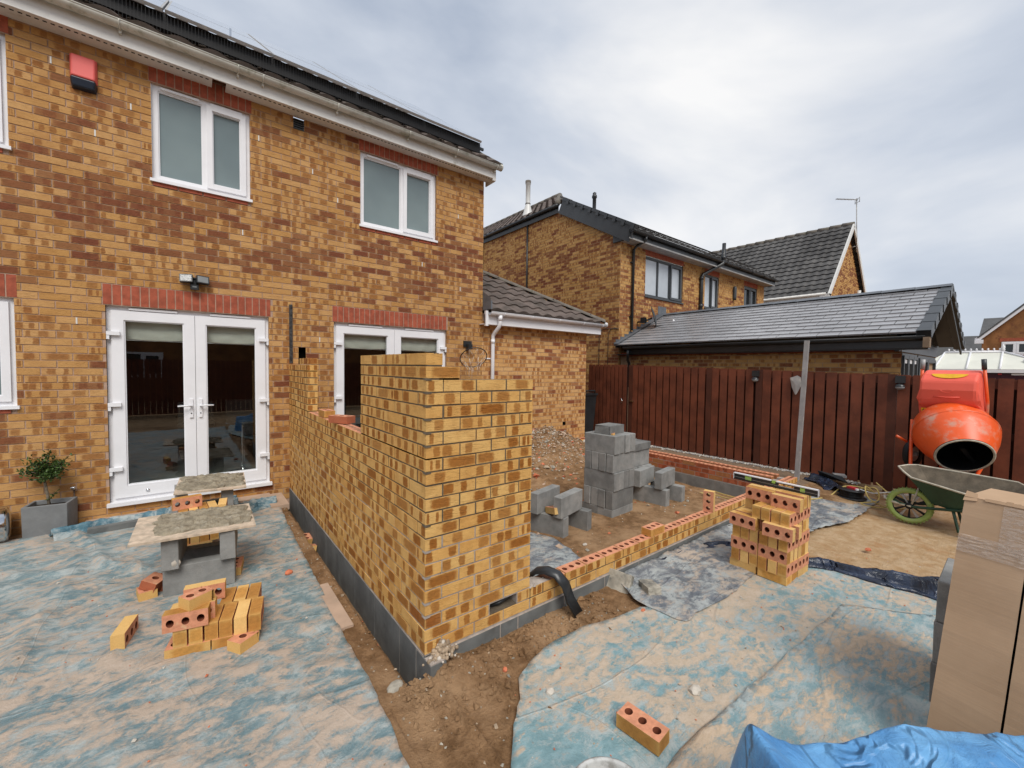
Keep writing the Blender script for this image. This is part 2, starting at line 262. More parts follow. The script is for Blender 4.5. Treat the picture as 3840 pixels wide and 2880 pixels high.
# ---------------------------------------------------------------- mesh builder
def tag(o, label=None, cat=None, group=None, kind=None):
    if label: o['label'] = label
    if cat: o['category'] = cat
    if group: o['group'] = group
    if kind: o['kind'] = kind
    return o
def empty(name, loc=(0, 0, 0), label=None, cat=None, group=None, parent=None):
    o = bpy.data.objects.new(name, None); COL.objects.link(o); o.location = loc; o.empty_display_size = .1
    if parent: o.parent = parent
    return tag(o, label, cat, group)
class MB:
    def __init__(s, *mats): s.v = []; s.f = []; s.mi = []; s.uv = []; s.at = []; s.sm = []; s.mats = list(mats)
    def mat(s, m):
        if m not in s.mats: s.mats.append(m)
        return s.mats.index(m)
    def face(s, pts, m=0, uv=None, at=None, smooth=False):
        i = len(s.v); s.v += [tuple(q) for q in pts]; s.f.append(tuple(range(i, i+len(pts)))); s.mi.append(m); s.uv.append(uv); s.at.append(at); s.sm.append(smooth)
    def mesh(s, vs, fs, m=0, smooth=False, T=None):
        i = len(s.v)
        s.v += [tuple(T @ Vector(q)) if T else tuple(q) for q in vs]
        for f in fs: s.f.append(tuple(i+k for k in f)); s.mi.append(m); s.uv.append(None); s.at.append(None); s.sm.append(smooth)
    def box(s, a, b, m=0, T=None, uv=False, at=None, b_=0):
        (x0, y0, z0), (x1, y1, z1) = a, b
        P = [Vector(q) for q in ((x0, y0, z0), (x1, y0, z0), (x1, y1, z0), (x0, y1, z0), (x0, y0, z1), (x1, y0, z1), (x1, y1, z1), (x0, y1, z1))]
        if T: P = [T @ q for q in P]
        for f, ax in (((0, 1, 5, 4), 0), ((1, 2, 6, 5), 1), ((2, 3, 7, 6), 0), ((3, 0, 4, 7), 1), ((4, 5, 6, 7), 2), ((3, 2, 1, 0), 2)):
            s.face([P[k] for k in f], m, ((0, 0), (1, 0), (1, 1), (0, 1)) if uv else None, at)
    def tube(s, path, r, m=0, n=10, cap=True, smooth=True, closed=False):
        pts = [Vector(q) for q in path]; rr = r if isinstance(r, (list, tuple)) else [r]*len(pts)
        vs, fs = [], []; L = len(pts); up = None
        for i, q in enumerate(pts):
            if closed: t = (pts[(i+1) % L]-pts[i-1])
            else: t = (pts[min(i+1, L-1)]-pts[max(i-1, 0)])
            t.normalize()
            if up is None: up = Vector((0, 0, 1)) if abs(t.z) < .9 else Vector((1, 0, 0))
            a = up.cross(t)
            if a.length < 1e-4: a = Vector((1, 0, 0)).cross(t)
            a.normalize(); b = t.cross(a).normalized(); up = b
            for k in range(n):
                an = 2*math.pi*k/n; vs.append(q+(a*math.cos(an)+b*math.sin(an))*rr[i])
        for i in range(L if closed else L-1):
            j = (i+1) % L
            for k in range(n): fs.append((i*n+k, i*n+(k+1) % n, j*n+(k+1) % n, j*n+k))
        if cap and not closed: fs.append(tuple(range(n))[::-1]); fs.append(tuple((L-1)*n+k for k in range(n)))
        s.mesh(vs, fs, m, smooth)
    def cyl(s, a, b, r, m=0, n=16, r2=None): s.tube([a, b], [r, r if r2 is None else r2], m, n)
    def lathe(s, prof, m=0, n=24, T=None, smooth=True):
        vs, fs = [], []
        for (r, z) in prof:
            for k in range(n): an = 2*math.pi*k/n; vs.append((r*math.cos(an), r*math.sin(an), z))
        for i in range(len(prof)-1):
            for k in range(n): fs.append((i*n+k, i*n+(k+1) % n, (i+1)*n+(k+1) % n, (i+1)*n+k))
        s.mesh(vs, fs, m, smooth, T)
    def build(s, name, mats=None, parent=None, label=None, cat=None, group=None, kind=None, bevel=0, origin=None, solid=0):
        me = bpy.data.meshes.new(name)
        vs = s.v
        if origin is not None and parent is None: vs = [(a-origin[0], b-origin[1], c-origin[2]) for a, b, c in vs]
        elif parent is not None:
            l = parent.matrix_world.translation if False else world_loc(parent)
            vs = [(a-l[0], b-l[1], c-l[2]) for a, b, c in vs]
        me.from_pydata(vs, [], s.f)
        if mats is None: mats = s.mats
        for m in mats: me.materials.append(M[m] if isinstance(m, str) else m)
        me.polygons.foreach_set('material_index', s.mi); me.polygons.foreach_set('use_smooth', s.sm)
        if any(u is not None for u in s.uv):
            ul = me.uv_layers.new(name='UVMap'); A = me.color_attributes.new('pa', 'FLOAT_COLOR', 'CORNER'); B = me.color_attributes.new('pb', 'FLOAT_COLOR', 'CORNER')
            uvd, ad, bd = [], [], []
            for f, u, at in zip(s.f, s.uv, s.at):
                for k in range(len(f)):
                    uvd += (u[k] if u else (0, 0)); a, b = at if at else ((-1, .01, -1, .01), (.5, 0, 0, 1)); ad += a; bd += b
            ul.data.foreach_set('uv', uvd); A.data.foreach_set('color', ad); B.data.foreach_set('color', bd)
        me.update()
        o = bpy.data.objects.new(name, me); COL.objects.link(o)
        if parent: o.parent = parent
        elif origin is not None: o.location = origin
        if bevel:
            b = o.modifiers.new('b', 'BEVEL'); b.width = bevel; b.segments = 2; b.limit_method = 'ANGLE'
        if solid:
            b = o.modifiers.new('s', 'SOLIDIFY'); b.thickness = solid
        return tag(o, label, cat, group, kind)
def world_loc(o):
    l = Vector((0, 0, 0))
    while o: l = l+Vector(o.location); o = o.parent
    return l
def fbm(x, y, s, oc=3, seed=0.):
    a, t = 1., 0.
    for k in range(oc): t += a*noise.noise(Vector((x*s+seed, y*s-seed*1.7, seed*.37))); a *= .5; s *= 2.1
    return t
def sstep(a, b, x):
    t = min(1, max(0, (x-a)/(b-a))); return t*t*(3-2*t)
# ---------------------------------------------------------------- brick attributes and brickwork
def bat(rnd, dark=.0, old=False):
    """per-brick kiss marks: centre/width of two marks, tone, full-dark amount"""
    r = rnd.random
    q = r()
    if q < (.34 if old else .07): pa = (-1, .01, -1, .01)
    elif q < (.44 if old else .15): pa = (.5+.1*r(), .40+.08*r(), -1, .01)
    elif q < .62: c = .2+.6*r(); pa = (c, .12+.20*r(), -1, .01)
    else:
        c = .10+.28*r(); d = .58+.32*r(); pa = (c, .07+.13*r(), d, .07+.13*r())
    dk = (.65+.35*r()) if r() < dark else 0.
    return (pa, (r(), dk, r(), 1))
class Frame:
    """wall frame: origin, along, normal (outwards)"""
    def __init__(s, o, u, n): s.o = Vector(o); s.u = Vector(u).normalized(); s.n = Vector(n).normalized()
    def p(s, a, z, d=0.): return s.o+s.u*a+Vector((0, 0, z))+s.n*d
def fbox(mb, fr, a0, a1, z0, z1, d0, d1, m=0, at=None, uv=False, faces='ftblr'):
    P = lambda a, z, d: fr.p(a, z, d)
    q = ((0, 0), (1, 0), (1, 1), (0, 1)); F = []
    hd = ((.25, 0), (.75, 0), (.75, 1), (.25, 1))
    if 'f' in faces: F.append(([P(a0, z0, d1), P(a1, z0, d1), P(a1, z1, d1), P(a0, z1, d1)], q))
    if 'k' in faces: F.append(([P(a1, z0, d0), P(a0, z0, d0), P(a0, z1, d0), P(a1, z1, d0)], q))
    if 't' in faces: F.append(([P(a0, z1, d1), P(a1, z1, d1), P(a1, z1, d0), P(a0, z1, d0)], ((0, .9), (1, .9), (1, 1), (0, 1))))
    if 'b' in faces: F.append(([P(a0, z0, d0), P(a1, z0, d0), P(a1, z0, d1), P(a0, z0, d1)], ((0, .0), (1, .0), (1, .1), (0, .1))))
    if 'l' in faces: F.append(([P(a0, z0, d0), P(a0, z0, d1), P(a0, z1, d1), P(a0, z1, d0)], hd))
    if 'r' in faces: F.append(([P(a1, z0, d1), P(a1, z0, d0), P(a1, z1, d0), P(a1, z1, d1)], hd))
    flip = fr.u.cross(Vector((0, 0, 1))).dot(fr.n) < 0
    for pts, u in F:
        if flip: pts = pts[::-1]; u = u[::-1]
        mb.face(pts, m, u if uv else None, at)
def brick_field(mb, fr, a0, a1, k0, k1, holes=(), m=0, depth=.016, dark=lambda a, z: .1, seed=1, proud=.005, off=0., top=None, zbase=0., old=True, lo=None):
    """stretcher bond, courses k0..k1 (0.075 m), fr.n outward; holes = (a0,a1,z0,z1); top(a) = upper limit of wall"""
    rnd = random.Random(seed)
    for k in range(k0, k1):
        z0 = zbase+k*.075+.005; z1 = z0+.065; st = off+(.1125 if k % 2 else 0)
        i = math.floor((a0-st)/.225)-1
        while st+i*.225 < a1:
            b0 = st+i*.225+.005; b1 = b0+.215; i += 1
            segs = [(max(b0, a0), min(b1, a1))]
            for h in holes:
                if (h[2] < z0+.03 < h[3]):
                    ns = []
                    for s0, s1 in segs:
                        if s1 <= h[0] or s0 >= h[1]: ns.append((s0, s1)); continue
                        if s0 < h[0]: ns.append((s0, h[0]))
                        if s1 > h[1]: ns.append((h[1], s1))
                    segs = ns
            for s0, s1 in segs:
                if s1-s0 < .02: continue
                zz = z1
                if top:
                    tz = min(top(s0), top(s1))
                    if tz < z0+.02: continue
                    zz = min(z1, tz)
                if lo and zz < lo((s0+s1)/2): continue
                at = bat(rnd, dark((s0+s1)/2, z0), old); w = (s1-s0)/.215
                dz = rnd.uniform(-.0012, .0012); pr = proud+rnd.uniform(-.0015, .0015)
                fbox(mb, fr, s0, s1, z0+dz, zz+dz, -depth, pr, m, at, True)
def plate(mb, fr, a0, a1, z0, z1, holes=(), d=0., m=0):
    xs = sorted({a0, a1, *[min(max(h[i], a0), a1) for h in holes for i in (0, 1)]}); zs = sorted({z0, z1, *[min(max(h[i], z0), z1) for h in holes for i in (2, 3)]})
    flip = fr.u.cross(Vector((0, 0, 1))).dot(fr.n) < 0
    for i in range(len(xs)-1):
        for j in range(len(zs)-1):
            cx, cz = (xs[i]+xs[i+1])/2, (zs[j]+zs[j+1])/2
            if any(h[0] < cx < h[1] and h[2] < cz < h[3] for h in holes): continue
            q = [fr.p(xs[i], zs[j], d), fr.p(xs[i+1], zs[j], d), fr.p(xs[i+1], zs[j+1], d), fr.p(xs[i], zs[j+1], d)]
            mb.face(q[::-1] if flip else q, m)
BL, BW, BH = .215, .1025, .065
def perf_brick(mb, T, ms=0, mbed=1, mh=2, at=None, holes=3, seed=0, jag=0., length=BL):
    """perforated brick centred in x,y with its base at z 0, long axis x, 3 vertical holes"""
    rnd = random.Random(seed+99); at = at or bat(rnd)
    L, W, H = length, BW, BH; n = 16; cw = L/holes; r = .0205
    x0 = -L/2
    j = lambda v: v+rnd.uniform(-jag, jag)
    for z, up in ((H, True), (0, False)):
        for c in range(holes):
            cx = x0+cw*(c+.5); per = []; cir = []
            for k in range(n):
                an = 2*math.pi*(k+.5)/n; ca, sa = math.cos(an), math.sin(an)
                s = min((cw/2)/abs(ca) if abs(ca) > 1e-6 else 9, (W/2)/abs(sa) if abs(sa) > 1e-6 else 9)
                per.append((cx+ca*s, sa*s, z)); cir.append((cx+ca*r*.92, sa*r*1.08, z))
            # corners
            for k in range(n):
                a, b = per[k], per[(k+1) % n]; q = [cir[k], a]
                if abs(abs(a[0]-cx)-cw/2) > 1e-5 and abs(abs(b[0]-cx)-cw/2) < 1e-5 or abs(abs(b[0]-cx)-cw/2) > 1e-5 and abs(abs(a[0]-cx)-cw/2) < 1e-5:
                    q.append((cx+math.copysign(cw/2, (a[0]+b[0])/2-cx), math.copysign(W/2, a[1]), z))
                q += [b, cir[(k+1) % n]]
                q = [T @ Vector(t) for t in q]
                mb.face(q if up else q[::-1], mbed)
    for c in range(holes):
        cx = x0+cw*(c+.5)
        for k in range(n):
            a0 = 2*math.pi*(k+.5)/n; a1 = 2*math.pi*(k+1.5)/n
            P = [(cx+math.cos(a)*r*.92, math.sin(a)*r*1.08, z) for a, z in ((a0, 0), (a0, H), (a1, H), (a1, 0))]
            mb.face([T @ Vector(t) for t in P], mh, smooth=False)
    q4 = ((0, 0), (1, 0), (1, 1), (0, 1)); hd = ((.25, 0), (.75, 0), (.75, 1), (.25, 1))
    for pts, uv in (([(-L/2, -W/2, 0), (L/2, -W/2, 0), (L/2, -W/2, H), (-L/2, -W/2, H)], q4), ([(L/2, W/2, 0), (-L/2, W/2, 0), (-L/2, W/2, H), (L/2, W/2, H)], q4),
                    ([(L/2, -W/2, 0), (L/2, W/2, 0), (L/2, W/2, H), (L/2, -W/2, H)], hd), ([(-L/2, W/2, 0), (-L/2, -W/2, 0), (-L/2, -W/2, H), (-L/2, W/2, H)], hd)):
        mb.face([T @ Vector(t) for t in pts], ms, uv, at)
# ================================================================ GROUND
def hgt(x, y):
    h = -.085
    if y < 4.05 and .03 < x < 5.62 and y > .05:                       # inside the extension
        h = -.085+.018*fbm(x, y, 2.2, 4)
        h -= .17*sstep(4.5, 5.3, x)*sstep(3.4, 2.6, y)
        dx, dy = (x-4.2)/.95, (y-3.55)/.62; h += .60*math.exp(-(dx*dx+dy*dy))*(1+.2*fbm(x, y, 5, 3, 3))
        dx, dy = (x-3.6)/.8, (y-2.6)/.5; h += .10*math.exp(-(dx*dx+dy*dy))*(1+.5*fbm(x, y, 6, 3, 5))
        h -= .05*sstep(.25, .1, y)
    elif x <= .03:
        tr = sstep(-.140+.012*noise.noise(Vector((0, y*6, 3))), -.112+.012*noise.noise(Vector((0, y*6, 3))), x)*sstep(-.06, .10, y)               # trench beside the wall
        h = -.075-.245*tr+.012*fbm(x, y, 5, 3)*sstep(-.4, -.25, x)
        if x < -.26 and y > -.2: h = -.075
    elif y <= .05:
        h = -.095+.012*fbm(x, y, 5, 4, 2)*sstep(-.5, -.3, y)
        h += .045*math.exp(-((x-.12)**2/.05+(y+.10)**2/.02))
        if x > 5.3: h += .09*sstep(5.3, 6.3, x)*sstep(-1.2, .1, y)
    if x >= 5.62: h = -.085+.105*sstep(-1.3, .1, y) if y < .1 else .02
    if y <= .05 and -.25 < x < 2.6: h += .009*fbm(x, y, 14, 3, 8)+.010*max(0, fbm(x, y, 7, 3, 18))*sstep(-.1, -.3, x*.0+y)
    if -.26 < x and y < .0 and x <= .0: h = -.09+.012*fbm(x, y, 6, 4, 2) if y < -.16 else h
    return h
gb = MB('soil'); zone = []
xs = []
def axis(a, b, c, d, fine, coarse):
    v = [a]; 
    while v[-1] < d:
        v.append(v[-1]+(fine if b <= v[-1] < c else coarse))
    return v
GX = axis(-7, -.42, 5.7, 9.2, .035, .2); GX = sorted(set(GX) | {-.30+k*.0125 for k in range(28)}); GX = [v for i, v in enumerate(GX) if i == 0 or v-GX[i-1] > .004 or True]; GY = axis(-4.2, -1.6, 4.1, 6.0, .035, .2)
def zcol(x, y):
    s = 0
    if y < .0 and x > 1.2: s = sstep(-.35, -.75, y)*sstep(1.6, 3.0, x)
    p = 1. if (x > 5.55 and y > -.05) else 0
    if p: s = 0
    return (s, p, 0, 1)
vs = [(x, y, hgt(x, y)) for y in GY for x in GX]; nx = len(GX)
fs = [(j*nx+i, j*nx+i+1, (j+1)*nx+i+1, (j+1)*nx+i) for j in range(len(GY)-1) for i in range(nx-1)]
nv = len(vs); X0, X1, Y0, Y1 = GX[0], GX[-1], GY[0], GY[-1]; B = 260
ring = [(-B, -B), (B, -B), (B, B), (-B, B)]; inn = [(X0, Y0), (X1, Y0), (X1, Y1), (X0, Y1)]
vs += [(x, y, -.085) for x, y in ring]+[(x, y, -.085) for x, y in inn]
for k in range(4): fs.append((nv+k, nv+(k+1) % 4, nv+4+(k+1) % 4, nv+4+k))
me = bpy.data.meshes.new('ground'); me.from_pydata(vs, [], fs); me.materials.append(M['soil'])
ca = me.color_attributes.new('zone', 'FLOAT_COLOR', 'POINT'); d_ = []
for v in vs: d_ += zcol(v[0], v[1]) if abs(v[0]) < 50 and abs(v[1]) < 50 else (0, 1, 0, 1)
ca.data.foreach_set('color', d_); me.polygons.foreach_set('use_smooth', [True]*len(fs))
go = bpy.data.objects.new('ground', me); COL.objects.link(go); tag(go, kind='structure')

def inpoly(x, y, P):
    c = False; n = len(P)
    for i in range(n):
        x1, y1 = P[i]; x2, y2 = P[i-1]
        if (y1 > y) != (y2 > y) and x < (x2-x1)*(y-y1)/(y2-y1)+x1: c = not c
    return c
def sheet(name, poly, hf, mat, step=.04, jit=.006, thick=.004, seed=1, **k):
    """a sheet laid over the ground: outline densified, interior triangulated"""
    rnd = random.Random(seed); pts = []
    n = len(poly)
    for i in range(n):
        a, b = Vector(poly[i]), Vector(poly[(i+1) % n]); m = max(1, int((b-a).length/step))
        for q in range(m):
            p = a.lerp(b, q/m); pts.append(p+Vector((rnd.uniform(-jit, jit), rnd.uniform(-jit, jit))))
    nb = len(pts); edges = [(i, (i+1) % nb) for i in range(nb)]
    P2 = [(p.x, p.y) for p in pts]; x0 = min(p[0] for p in P2); x1 = max(p[0] for p in P2); y0 = min(p[1] for p in P2); y1 = max(p[1] for p in P2)
    y = y0
    while y < y1:
        x = x0
        while x < x1:
            q = (x+rnd.uniform(-.3, .3)*step, y+rnd.uniform(-.3, .3)*step)
            if inpoly(*q, P2): pts.append(Vector(q))
            x += step
        y += step
    V, E, F, *_ = delaunay_2d_cdt(pts, edges, [], 1, 1e-6)
    mb = MB(mat); mb.mesh([(v.x, v.y, hf(v.x, v.y)) for v in V], [f if True else f for f in F], 0, True)
    return mb.build(name, solid=thick, origin=(sum(p[0] for p in poly)/n, sum(p[1] for p in poly)/n, -.07), **k)
def wr(x, y, ang, s, amp, seed):
    u = x*math.cos(ang)+y*math.sin(ang); v = -x*math.sin(ang)+y*math.cos(ang)
    return amp*(1-abs(noise.noise(Vector((u*s, v*s*.28, seed)))*2))**3 if abs(noise.noise(Vector((u*s, v*s*.28, seed)))*2) < 1 else 0
def seg_d(x, y, a, b):
    dx, dy = b[0]-a[0], b[1]-a[1]; t = max(0, min(1, ((x-a[0])*dx+(y-a[1])*dy)/(dx*dx+dy*dy))); return math.hypot(x-a[0]-t*dx, y-a[1]-t*dy)
FL1 = [(-1.97, 3.75), (-1.75, 3.22), (-1.63, 2.65), (-1.38, 2.40)]; FL2 = [(-1.86, 3.11), (-1.78, 2.76), (-1.80, 2.24), (-1.84, 1.73), (-1.83, 1.2)]; FL3 = [(-2.6, 3.0), (-2.2, 2.9), (-1.85, 2.6)]
def hL(x, y):
    h = -.064+.007*fbm(x, y, 2.1, 3, 4)
    h += wr(x, y, R(-40), 2.2, .020, 3.)+wr(x, y, R(55), 2.6, .014, 9.)
    h += .016*sstep(2.2, 3.6, y)*max(0, fbm(x, y, 5, 3, 2))
    for xc, sl_ in ((-1.40, .0), (-.885, .0)):
        if y < 1.25: h += .012*math.exp(-((x-xc-.012*fbm(0, y, 2, 2, xc))/.012)**2)
    for P_, wd, am in ((FL1, .045, .055), (FL2, .06, .045), (FL3, .05, .035)):
        dd = min(seg_d(x, y, P_[i], P_[i+1]) for i in range(len(P_)-1)); h += am*math.exp(-(dd/wd)**2)*(.7+.5*fbm(x, y, 6, 2, 4))
    return max(h, -.066)
def hR(x, y):
    h = -.074+.006*fbm(x, y, 2.5, 3, 14)+wr(x, y, R(10), 2.0, .016, 5.)
    if y > -.9 and x < 1.3: h += .012*max(0, fbm(x, y, 6, 2, 4))
    return max(h, -.077)+.09*sstep(5.3, 6.3, x)*sstep(-1.2, .1, y)
LP = [(-.32, -3.2), (-.32, -.5), (-.30, -.25), (-.29, 0), (-.285, .6), (-.262, 1.3), (-.25, 1.8), (-.232, 2.8), (-.2, 3.45), (-.26, 3.72), (-1.0, 3.75), (-1.9, 3.78), (-2.4, 3.86), (-4.5, 3.86), (-4.5, -3.2)]
sheet('plastic_sheet', LP, hL, 'sheet_l', .045, .004, seed=2, label='dusty blue protective sheet covering the patio left of the half-built wall', cat='ground sheet')
RP = [(-.34, -2.1), (-.12, -1.15), (.03, -.76), (.17, -.61), (.29, -.50), (.38, -.38), (.51, -.315), (.75, -.275), (1.02, -.30), (1.45, -.365), (1.75, -.50), (2.6, -.42), (3.1, -.45), (3.42, -.80), (3.50, -1.15), (3.62, -1.6), (4.0, -2.2), (4.9, -2.9), (3.6, -3.6), (-.2, -3.6)]
sheet('plastic_sheet', RP, hR, 'sheet_r', .045, .004, seed=3, label='sand-strewn teal protective sheet covering the ground right of the bare soil', cat='ground sheet')
RQ = [(2.71, -1.255), (1.9, -1.22), (1.02, -1.18), (.68, -1.155), (.3, -1.20), (-.1, -1.5), (-.25, -2.2), (0, -3.3), (3.4, -3.4), (4.3, -2.7), (3.4, -1.9), (3.09, -1.68)]
sheet('plastic_sheet', RQ, lambda x, y: hR(x, y)+.009+.012*math.exp(-((y+1.2)/.03)**2), 'sheet_r2', .045, .003, seed=13, label='cleaner teal sheet overlapping the sandy one, nearest the cardboard box and blue tarpaulin', cat='ground sheet')
MP = [(1.66, -.02), (1.60, -.18), (1.53, -.34), (1.57, -.60), (1.60, -.68), (1.9, -.665), (2.12, -.70), (2.66, -.67), (3.1, -.66), (3.7, -.62), (4.38, -.64), (4.78, -.78), (5.2, -.8), (6.1, -.84), (6.15, -.45), (5.75, -.22), (5.2, -.12), (4.2, -.03)]
sheet('ground_membrane', MP, lambda x, y: hR(x, y)+.007+.014*max(0, fbm(x, y, 5, 3, 6))+(.02*sstep(-.2, -.03, y)), 'membrane', .04, .009, seed=4, label='dusty dark grey membrane lying along the outside of the low brick wall', cat='membrane')
MI = [(.98, .12), (1.0, .5), (1.0, .95), (1.12, 1.3), (1.35, 1.5), (1.72, 1.28), (1.85, .9), (1.8, .6), (1.72, .35), (1.66, .12)]
sheet('ground_membrane', MI, lambda x, y: hgt(x, y)+.012+.01*fbm(x, y, 6, 2, 6), 'membrane', .04, .01, seed=5, label='dark grey membrane lying on the soil inside the extension by the pier', cat='membrane')

# ================================================================ MAIN HOUSE
YH = 4.05
hf = Frame((0, YH, 0), (1, 0, 0), (0, -1, 0))
wins = [(-4.2, -2.37, 3.675, 4.725), (-1.335, -.414, 3.675, 4.725), (.9325, 2.141, 3.675, 4.725), (-4.2, -2.37, 1.2, 2.25)]
doors = [(-1.737, -.229, .075, 2.25), (.565, 2.35, .075, 2.25)]
lint = [(a-.02 if i else a, b+.02, t, t+.225) for i, (a, b, _, t) in enumerate(wins)]
lint = [(w_[0]-.02, w_[1]+.02, w_[3], w_[3]+.225) for w_ in wins]+[(d0-.02, d1+.02, 2.25, 2.475) for d0, d1, _, _ in doors]
silb = [(w_[0], w_[1], w_[2]-.075, w_[2]) for w_ in wins]
HL = wins+doors+lint+silb+[(.115, .205, 1.65, 1.875), (.07, .20, 4.725, 4.875)]
def hdark(x, z):
    return min(.9, _hd(x, z)*max(.25, 1+1.1*fbm(x*.8, z*2.2, 1.0, 2, 7)))
def _hd(x, z):
    if 2.85 < z < 3.5: return .50
    if 2.55 < z < 2.85 or 3.5 < z < 3.75: return .28
    return .13
house = empty('brick_house', (0, YH, 0), 'two-storey buff brick house with white patio doors, white windows and white gutter', 'house')
mb = MB('brick_old', 'mortar_old')
XL, XR = -6.0, 3.06
brick_field(mb, hf, XL, XR, -2, 68, HL, 0, .012, hdark, 11, .006, .04)
opens = wins+doors+[(.115, .205, 1.65, 1.875), (.07, .20, 4.725, 4.875)]
plate(mb, hf, XL, XR, -.3, 5.1, opens, 0, 1)
gr = Frame((XR, YH, 0), (0, 1, 0), (1, 0, 0))
plate(mb, gr, 0, 7.5, -.3, 5.1, (), 0, 1)
brick_field(mb, gr, 0, 7.5, 30, 68, (), 0, .012, lambda x, z: .25, 12, .006, .0)
# gable triangle above
for k in range(0, 36):
    z0 = 5.1+k*.075; yy = (z0-5.1)/.66
    if 2*yy < 7.4: fbox(mb, gr, yy, 7.5-yy, z0, z0+.065, -.012, .006, 0, bat(random.Random(k), .1), True)
# reveals
for a, b, z0, z1 in opens[:6]:
    for s0, s1 in ((a-.0, a-.012), (b+.012, b)):
        mb.face([hf.p(s0 if s0 < s1 else s1, z0, 0), hf.p(s0 if s0 < s1 else s1, z0, -.11), hf.p(s0 if s0 < s1 else s1, z1, -.11), hf.p(s0 if s0 < s1 else s1, z1, 0)], 1)
    mb.face([hf.p(a, z1, 0), hf.p(b, z1, 0), hf.p(b, z1, -.11), hf.p(a, z1, -.11)], 1)
mb.build('wall', parent=house)
for i, (a, b, z0, z1) in enumerate(lint):
    mb = MB('brick_lintel', 'mortar_old')
    rnd = random.Random(i); x = a+.005
    while x < b-.03:
        fbox(mb, hf, x, min(x+.065, b), z0+.006, z1-.006, -.02, .007+rnd.uniform(-.001, .001), 0); x += .075
    fbox(mb, hf, a, b, z0-.002, z1, -.03, .003, 1); mb.build('lintel', parent=house)
for a, b, z0, z1 in silb:
    mb = MB('brick_lintel', 'mortar_old'); x = a
    while x < b-.03:
        fbox(mb, hf, x+.004, min(x+.215, b), z0+.006, z1-.006, -.02, .014, 0); x += .225
    fbox(mb, hf, a, b, z0, z1, -.03, .002, 1); mb.build('brick_sill', parent=house)
for x_, z_ in ((-2.08, 4.60), (-1.50, 4.33), (-1.78, 4.0), (-.32, 4.42), (-.5, 3.2), (.30, 4.2), (.62, 3.9), (1.9, 3.25), (2.55, 4.1), (-1.95, 2.05), (.38, 1.98), (2.6, 2.9)):
    kz = round(z_/.075)*.075; mb = MB('pvc_dirty'); fbox(mb, hf, x_-.006, x_+.006, kz+.004, kz+.070, -.01, .010, 0, faces='ftblr'); mb.build('weep_vent', parent=house)
mb = MB('darkhole'); fbox(mb, hf, .115, .205, 1.65, 1.875, -.09, -.08, 0); 
for s in (.115, .205): fbox(mb, hf, s-.001, s+.001, 1.65, 1.875, -.08, 0, 0)
mb.build('wall_pocket', parent=house)
mb = MB('black_pvc'); fbox(mb, hf, .07, .20, 4.725, 4.875, -.05, -.03, 0)
for i in range(5): fbox(mb, hf, .072, .198, 4.73+i*.028, 4.745+i*.028, -.03, .012, 0)
mb.build('vent_grille', parent=house)
# --- windows
def rectframe(mb, fr, a0, a1, z0, z1, w_, d0, d1, m=0):
    fbox(mb, fr, a0, a1, z0, z0+w_, d0, d1, m, faces='ftblrk'); fbox(mb, fr, a0, a1, z1-w_, z1, d0, d1, m, faces='ftblrk')
    fbox(mb, fr, a0, a0+w_, z0+w_, z1-w_, d0, d1, m, faces='flrk'); fbox(mb, fr, a1-w_, a1, z0+w_, z1-w_, d0, d1, m, faces='flrk')
def window(parent, fr, a0, a1, z0, z1, splits, sash, mf='pvc', mg='glass_up', fw=.055, dep=(-.10, -.035), vents=True, label=None, cill=True):
    """splits: positions of mullions (0..1), sash: which lights have an opening sash"""
    mb = MB(mf); rectframe(mb, fr, a0, a1, z0, z1, fw, *dep)
    xs = [a0+fw/2]+[a0+(a1-a0)*s for s in splits]+[a1-fw/2]
    for x in xs[1:-1]: fbox(mb, fr, x-fw*.45, x+fw*.45, z0+fw, z1-fw, *dep, 0, faces='flrk')
    panes = []
    for i in range(len(xs)-1):
        p0, p1 = xs[i]+fw*.45, xs[i+1]-fw*.45; q0, q1 = z0+fw, z1-fw
        if i in sash:
            sw = fw*1.0; rectframe(mb, fr, p0-.012, p1+.012, q0-.012, q1+.012, sw, dep[1]-.03, dep[1]+.022); p0 += sw-.012; p1 -= sw-.012; q0 += sw-.012; q1 -= sw-.012
            rectframe(mb, fr, p0-.001, p1+.001, q0-.001, q1+.001, .012, dep[1]-.03, dep[1]+.004)
        else: rectframe(mb, fr, p0, p1, q0, q1, .014, dep[0]+.01, dep[1]-.012)
        panes.append((p0, p1, q0, q1, dep[1]-.03))
    w_ = mb.build('window', parent=parent, bevel=.004); 
    if label: w_['label'] = label
    for p0, p1, q0, q1, dd in panes:
        g_ = MB(mg); fbox(g_, fr, p0+.002, p1-.002, q0+.002, q1-.002, dd-.02, dd, 0); g_.build('pane', parent=w_)
    if cill:
        c = MB(mf); fbox(c, fr, a0-.02, a1+.02, z0-.03, z0+.002, dep[0], .035, 0, faces='ftblrk'); c.build('sill', parent=w_, bevel=.006)
    if vents:
        for i in range(len(xs)-1):
            L_ = (xs[i+1]-xs[i]); c = MB(mf); fbox(c, fr, xs[i]+L_*.12, xs[i+1]-L_*.12, z1-.042, z1-.018, dep[1], dep[1]+.022, 0, faces='ftblrk'); c.build('trickle_vent', parent=w_, bevel=.004)
    return w_
window(house, hf, *wins[0], [.5], [0, 1]); window(house, hf, *wins[3], [.5], [0, 1])
window(house, hf, *wins[1], [.52], [1]); window(house, hf, *wins[2], [.535], [1])
